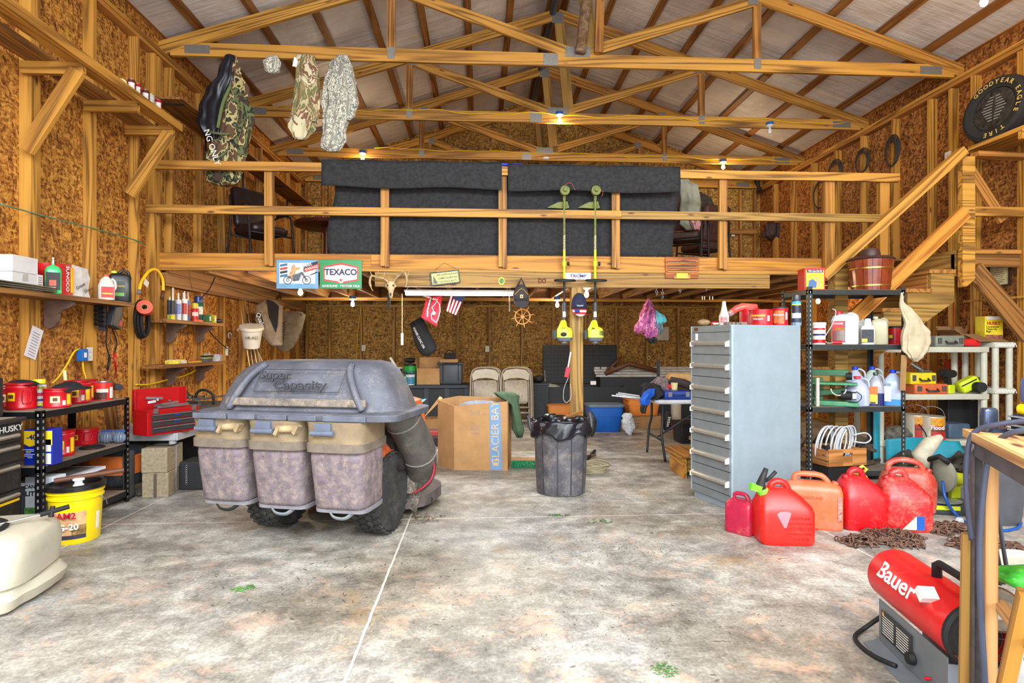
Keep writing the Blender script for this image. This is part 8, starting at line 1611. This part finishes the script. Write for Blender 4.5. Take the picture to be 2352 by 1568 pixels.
for i in range(1,8): b.tube([c_+(sd_*math.cos(q)+v_*math.sin(q))*HR*.125*i for q in [j*math.pi/18 for j in range(36)]],.0014,5,True)
for i in range(8): q=i*math.pi/4;b.cyl(c_,c_+(sd_*math.cos(q)+v_*math.sin(q))*HR*.98,.0018,5)
obj('grille',b,DBLK,ht,world=True);obj('fan_disc',B().lathe([(HR*.88,L-.03),(HR*.88,L-.028)],A0,30,ax),M((20,20,22),.5),ht,world=True,smooth=True);obj('far_disc',B().lathe([(HR*.88,.02),(HR*.88,.022)],A0,30,ax),M((60,60,62),.5),ht,world=True,smooth=True)
b=B();hz=.275+HR;b.tube([hp(.30,-.0,hz-.01),hp(.30,0,hz+.045),hp(.32,0,hz+.055),hp(.44,0,hz+.055),hp(.46,0,hz+.045),hp(.46,0,hz-.01)],.012,8,flat=1.4);obj('handle',b,DBLK,ht,world=True,smooth=2)
m_=Matrix((ax,Vector((0,0,0)),sd_)).transposed();TH_=R(28)
nrm=(sd_*math.cos(TH_)+v_*math.sin(TH_));upv=(v_*math.cos(TH_)-sd_*math.sin(TH_))
def ontext(body,s_,size,m,off=0.0):
    o=text(body,(0,0,0),size,m,None,bold=.7,sx=1.15,ex=.0008);mt=Matrix((ax,upv,nrm)).transposed().to_4x4();o.parent=ht;n_=o.data
    pos=A0+ax*s_+upv*off
    for v in n_.vertices:                 # wrap the flat letters round the barrel
        u_=v.co.x*1.15;w_=v.co.y+off;z_=v.co.z;an=TH_+w_/HR;rr=HR+.0016+z_
        q=A0+ax*(s_+u_)+(sd_*math.cos(an)+v_*math.sin(an))*rr;v.co=q-ht.location
    o.matrix_basis=Matrix.Identity(4);return o
ontext('Bauer',.205,.094,TXW)
st_=M((112,118,124),.45,.3,.08);b=B();b.prism([(0,0),(L*.86,0),(L*.86,.17),(L*.0,.17)],hp(.06,.085,.02),ax,(0,0,1),sd_*-.004);b.prism([(0,0),(L*.9,0),(L*.86,.065),(L*.02,.065)],hp(.05,.082,.022),ax,sd_+Vector((0,0,-.28)),Vector((0,0,-.003)));b.prism([(0,0),(L*.86,0),(L*.86,.17),(L*.0,.17)],hp(.06,-.085,.02),ax,(0,0,1),sd_*.004);b.prism([(-.085,.0),(.085,.0),(.085,.15),(-.085,.15)],hp(L*.86+.06,0,.02),sd_,(0,0,1),ax*.004);b.bar(hp(.06,0,.02),hp(L*.9,0,.02),.006,.17);obj('stand',b,st_,ht,world=True)
b=B();b.prism([(0,0),(L*.42,0),(L*.42,.10),(0,.10)],hp(.09,.090,.06),ax,(0,0,1),sd_*.001);lb_=obj('warning_label',b,M((34,36,40),.5),ht,world=True);b=B()
for i in range(8):
    for j in (0,1): b.prism([(0,0),(L*.16,0),(L*.16,.003),(0,.003)],hp(.10+j*L*.20,.0915,.07+i*.010),ax,(0,0,1),sd_*.0008)
obj('print',b,LBL,lb_,world=True);b=B();b.prism([(0,0),(.016,0),(.008,.014)],hp(.098,.0918,.145),ax,(0,0,1),sd_*.0008);obj('warning_triangle',b,M((226,150,50),.5),lb_,world=True)
b=B();kp=hp(L*.60,.087,.08);b.lathe([(.022,0),(.024,.004),(.020,.022),(.008,.024)],kp,16,sd_);obj('dial',b,DBLK,ht,world=True,smooth=True);b=B();b.cyl(hp(L*.80,.087,.065),hp(L*.80,.105,.065),.006,8);obj('red_button',b,RED,ht,world=True);b=B();b.cyl(hp(L*.92,.06,.05),hp(L*.92+.09,.075,.045),.010,8);obj('brass_fitting',b,M((180,140,60),.3,.9),ht,world=True,smooth=True)
b=B();b.box(hp(L*.80,.098,hz-.020),(.055,.03,.045),(R(-50),0,-.2));obj('paper_tag',b,WHT,ht,world=True)
tag(obj('gas_hose',B().tube(spline([hp(.02,.03,.12),hp(-.02,.10,.03),hp(.04,.17,.012),hp(.16,.17,.012),hp(.26,.12,.02)],5),.009,8),DBLK,smooth=2),'black rubber hose curling on the floor beside the red heater','hose')
# ================================================================= workbench at the edge
wbn=thing('workbench','steel-framed workbench with a plywood top, at the picture edge','workbench',(1.62,1.64,0));STW=M((88,84,88),.5,.5,.2,20);PLY=wood((196,150,96),(150,104,58),name='plywood')
KB=Vector((1.522,1.668,0));ZTB=.985;wbn.location=KB;wbn.rotation_euler=(0,0,math.atan2(-.87,-.49));X0,Y0_=KB.x,KB.y
def wo(nm,b,m=STW,**kw): return obj(nm,b,m,wbn,**kw)
# local x runs towards the eye, local y away to the side
wo('tabletop',B().bx(-.02,1.2,-.02,.6,ZTB-.024,ZTB),PLY);wo('apron',B().bx(0,1.15,-.004,.0,ZTB-.075,ZTB-.026));wo('leg',(lambda b: (b.bx(0,.030,-.006,-.001,0,ZTB-.026),b.bx(-.005,0,-.006,.03,0,ZTB-.026),b)[-1])(B()));wo('weld',B().ball((.014,-.006,ZTB-.045),.018,1.3,.5,1.2,10,6,.006),M((150,148,150),.3,.7),smooth=2)
wo('leg',B().bar((.045,.03,0),(.060,.03,ZTB-.026),.032,.03,(1,0,0)),PLY);wo('leg',B().bar((-.028,-.015,0),(-.004,-.01,.66),.022,.03,(1,0,0)),green);wo('leg',B().bx(0,.03,.55,.58,0,ZTB-.026));wo('leg',B().bx(1.1,1.13,.0,.03,0,ZTB-.026));wo('lower_rail',B().bx(.035,1.1,.04,.07,.46,.485),PLY)
wo('diagonal_prop',B().bar((.10,.03,.12),(.34,.03,.62),.034,.03,(1,0,0)),pine)
def ch_(pts,r,c,lb,nm='air_hose',cat='hose'): tag(obj(nm,B().tube(spline([atD(*q) for q in pts],6),r,8),M(c,.5),smooth=2),lb,cat)
ch_([(2400,965,1.55),(2340,968,1.60),(2290,975,1.64),(2250,985,1.68),(2228,1010,1.70),(2219,1080,1.71),(2222,1160,1.71),(2232,1240,1.71)],.0075,(60,64,84),'dark hose drooping over the corner of the workbench, outer loop');ch_([(2400,985,1.50),(2330,992,1.56),(2290,1015,1.62),(2268,1060,1.655),(2254,1180,1.66),(2250,1300,1.66),(2255,1440,1.66),(2262,1568,1.66),(2266,1700,1.66)],.0080,(66,72,92),'grey-blue hose running straight down the workbench leg');ch_([(2282,1040,1.95),(2281,1180,1.95),(2290,1270,1.95),(2306,1340,1.95)],.0065,(52,56,60),'dark cable hanging behind the bench leg, inner one','cable','cable');ch_([(2288,1090,2.0),(2296,1200,2.0),(2318,1340,2.0)],.0065,(58,60,70),'dark cable hanging behind the bench leg, further one','cable','cable');ch_([(2252,1260,1.9),(2270,1300,1.9),(2298,1342,1.9)],.006,(44,46,52),'short black cable slanting down beside the bench leg','cable','cable')
t=thing('clamp_vise','dark steel clamp standing on the workbench corner','vise',(1.535,1.625,ZTB));obj('jaw',B().rbox((0,0,.035),(.045,.03,.075),.01),M((74,84,106),.3,.7),t,smooth=True);obj('foot',B().box((.03,0,.006),(.08,.05,.012)),M((74,84,106),.3,.7),t);
P=atD(2348,925,1.75);t=thing('yellow_black_tool','yellow and black battery tool at the picture edge on the workbench','power tool',(1.60,1.555,ZTB));obj('body',B().rbox((0,0,.03),(.08,.06,.06),.01),DBLK,t,smooth=True);obj('grip',B().rbox((.0,0,.075),(.06,.05,.03),.012),M((236,200,10),.4),t,smooth=True);b=B()
for i in range(4): b.box((-.035,0,.012+i*.013),(.02,.062,.005),(0,.3,0))
obj('rib',b,GRYP,t);obj('head',B().rbox((.0,0,.13),(.05,.04,.08),.015),M((70,80,120),.4),t,smooth=True)
# grinding wheel, tank and boxes under the bench
P=atD(2330,1470,1.95);t=thing('propane_tank','white propane cylinder with red lettering under the workbench','gas cylinder',(P.x+.06,P.y+.06,0));obj('tank',B().lathe([(.10,0),(.11,.02),(.15,.06),(.155,.10),(.155,.24),(.13,.30),(.06,.34),(.03,.345)],n=36),M((206,206,206),.35,.1),t,smooth=True);f_=face((P.x,P.y,0))
text('-7970',(-.055+.0,-.158,.245),.036,M((150,20,50),.5),t,rz=f_+R(0),bold=1,roll=0) ;text('change.',(-.055,-.160,.205),.036,M((150,20,50),.5),t,rz=f_,bold=1)
t=thing('grinding_wheel','worn wire brush wheel lying against the white gas cylinder','wheel',atD(2290,1398,1.80));a_=(-.55,-.75,.28);b=B();b.lathe([(.062,-.012),(.064,0),(.062,.012),(.030,.012),(.028,0),(.030,-.012),(.062,-.012)],(0,0,0),40,a_);obj('disc',b,M((120,108,92),.7,.2,.3,40),t,smooth=True);b=B();b.lathe([(.030,-.010),(.030,.014),(.010,.016),(.010,-.010)],(0,0,0),20,a_);obj('hub',b,STL,t,smooth=True);b=B();b.lathe([(.064,-.008),(.069,0),(.064,.008)],(0,0,0),60,a_);obj('rim',b,BRN,t,smooth=True)
P=atD(2335,1372,1.85);tag(obj('green_bag',B().loft([sell(P.x+.04,P.y,z,a_,c_,2.6,24,.08,5,z*30) for z,a_,c_ in ((.466,.08,.05),(.49,.10,.06),(.51,.08,.05),(.52,.03,.02))]),M((70,200,60),.3,0,.3,20),smooth=2),'bright green plastic packet on the lower rail of the workbench','packet')
t=thing('leaning_sheet','dark grey sheet panel leaning on the floor behind the workbench','panel',atZ(2330,1225,0));obj('sheet',B().prism([(-.22,.30),(-.12,.62),(0.2,.62),(.2,.0),(.0,.0)],(0,.15,0),(1,0,0),(0,-.12,1),(0,.006,0)),M((74,74,78),.7,0,.1),t)
P=atZ(2325,1310,0);tag(obj('white_tray',B().loft([sell(P.x+.06,P.y+.04,z,a_,c_,4,24) for z,a_,c_ in ((0,.15,.12),(.05,.17,.14),(.055,.16,.13),(.02,.14,.11))]),M((190,184,166),.5),smooth=True),'shallow cream tray on the floor behind the workbench leg','tray')
# ================================================================= high on the stair side
tsf=thing('tyre_shelf','short board shelf holding the big tyre high on the stair-side wall','shelf',(5.2,5.0,2.9));zz_=3.30;obj('board',B().bx(5.08,SR-.002,3.6,5.62,zz_-.04,zz_),pine,tsf,world=True);obj('arm',B().bx(5.05,SR-.002,5.0,5.04,zz_-.13,zz_-.041),pine,tsf,world=True)
P=atX(2292,236,5.26);ty=thing('car_tyre','black tyre with yellow sidewall lettering standing on the high shelf','tyre',(5.30,P.y+.02,zz_+.335));tr=.335;an_=(-1,-.12,.12);TYR=M((30,30,30),.8,0,.15,20);b=B();b.lathe([(tr*.60,-.02),(tr*.64,-.08),(tr*.85,-.10),(tr*.96,-.085),(tr,-.04),(tr,.04),(tr*.96,.085),(tr*.85,.10),(tr*.64,.08),(tr*.60,.02)],(0,0,0),56,an_);obj('tyre',b,TYR,ty,smooth=True)
b=B();b.lathe([(.01,.070),(tr*.60,.072),(tr*.62,.076),(.01,.076)],(0,0,0),44,an_);cv=obj('centre_card',b,M((44,42,40),.6,0,.6,26),ty,smooth=True);q_=Vector((0,0,1)).rotation_difference(Vector(an_).normalized()).to_matrix().to_4x4()
YL=M((206,176,90),.6)
ztilt=Vector(an_).normalized();up_=(Vector((0,0,1))-ztilt*ztilt.z).normalized();rt_=up_.cross(ztilt)
for word,mid,rr in (('GOODYEAR',90,.80),('TIRE',-80,.80),('EAGLE',0,.80)):
    n_=len(word)
    for i,ch1 in enumerate(word):
        a_=R(mid+(n_-1)*6-i*12);o=text(ch1,(0,0,0),.062,YL,ty,bold=.8);pos=ztilt*.104+(rt_*math.cos(a_)+up_*math.sin(a_))*tr*rr;y_=rt_*math.cos(a_)+up_*math.sin(a_);x_=y_.cross(ztilt);o.matrix_basis=Matrix.Translation(pos)@Matrix((x_,y_,ztilt)).transposed().to_4x4()
b=B()
for i in range(9):
    for s_ in (-1,1): p_=ztilt*.078+up_*(.13-.03*i)+rt_*(.07*s_*(1-abs(i-4)*.14));b.bar(p_-rt_*.05*(1-abs(i-4)*.14),p_+rt_*.05*(1-abs(i-4)*.14),.008,.002,up_)
obj('card_print',b,M((150,146,140),.6),cv)
for px,py,rx,ry,n_,lb in ((2050,345,.135,.20,5,'coil of dark cable on the stair-side wall, the one farthest from the loft'),(1981,368,.15,.17,4,'coil of dark cable on the stair-side wall, middle of the three'),(1918,392,.17,.17,4,'coil of dark cable on the stair-side wall just above the guardrail'),(1885,445,.20,.22,3,'loose tangle of dark cable on the wall behind the guardrail')):
    P=atX(px,py,SR-.012);b=B()
    for i in range(n_): b.tube([P+Vector((-.005*i,(rx-.012*i)*math.cos(a),(ry-.008*i)*math.sin(a)-.012*i)) for a in [q*math.pi/14 for q in range(28)]],.008,6,True)
    t=obj('cable_coil',b,M((52,44,38),.7),smooth=2);tag(t,lb,'cable')
outlet(atX(2179,362,SR-.012)+Vector((-.01,0,0)),'white switch plate on the stair-side wall beside the handrail','X',1.2)
P=atX(2297,617,SR-.01);t=thing('picture_frame','dark wooden frame with a cream printed text hanging on the stair-side wall','picture',P);FR=M((44,24,18),.5);k=.0043;b=B();b.bx(-.02,0,-.13,-.11,-.19,.19);b.bx(-.02,0,.11,.13,-.19,.19);b.bx(-.02,0,-.11,.11,.17,.19);b.bx(-.02,0,-.11,.11,-.19,-.17);obj('frame',b,FR,t);obj('mat',B().bx(-.008,-.002,-.11,.11,-.17,.17),M((206,190,140),.7),t);b=B()
for i in range(14): b.bx(-.010,-.008,-.06+.01*(i % 3),.06-.01*((i+1) % 3),.13-i*.021,.135-i*.021)
obj('print',b,BRN,t)
tag(obj('yellow_cable',B().tube(spline([atX(x,y,SR-.012) for x,y in ((2218,380),(2232,450),(2240,500),(2228,560))],4),.006,6),YEL,smooth=2),'yellow cable running down the wall beside the landing post','cable')
tag(obj('pale_broom_handle',B().cyl(atX(2215,692,SR-.05),atX(2352,682,SR-.05),.014,8),pine),'pale rod lying level across the stair-side wall studs','rod')
# ================================================================= litter on the floor
def litter(lb,px,py,rx,ry,n_,col,seed,s_=.012,nm='leaf_litter'):
    rg=random.Random(seed);P=atZ(px,py,0);b=B()
    for i in range(n_):
        a=rg.uniform(0,6.3);q=rg.random()**.7;b.box(P+Vector((rx*q*math.cos(a),ry*q*math.sin(a),.003+rg.random()*.004)),(s_*rg.uniform(.6,2.4),s_*.3,.0015),(rg.uniform(-.3,.3),rg.uniform(-.3,.3),rg.uniform(0,3.1)))
    tag(obj(nm,b,M(col,.8,0,.3,30)),lb,'litter',kind='stuff')
litter('sprig of green leaves on the bare floor in front of the mower',560,1352,.055,.05,34,(96,150,70),1,.018);litter('tuft of green clippings at the bottom of the floor',1527,1540,.05,.05,90,(80,130,60),2,.008);litter('small patch of grass clippings straight in front of the trash can',1282,1184,.09,.04,50,(70,110,60),3,.012);litter('small patch of green clippings towards the drawer cabinet',1380,1198,.10,.06,50,(74,110,64),4,.012);litter('scattered green and brown crumbs in the middle of the floor',1420,1262,.45,.25,110,(104,116,84),5,.008);litter('dark crumbs and mud flakes on the floor in front of the mower',760,1330,.7,.45,60,(84,72,62),6,.010);litter('dry brown debris by the mower gauge wheel',960,1190,.22,.14,90,(104,80,56),7,.014);litter('fine specks across the near floor',1350,1420,1.0,.35,120,(96,86,74),8,.006)
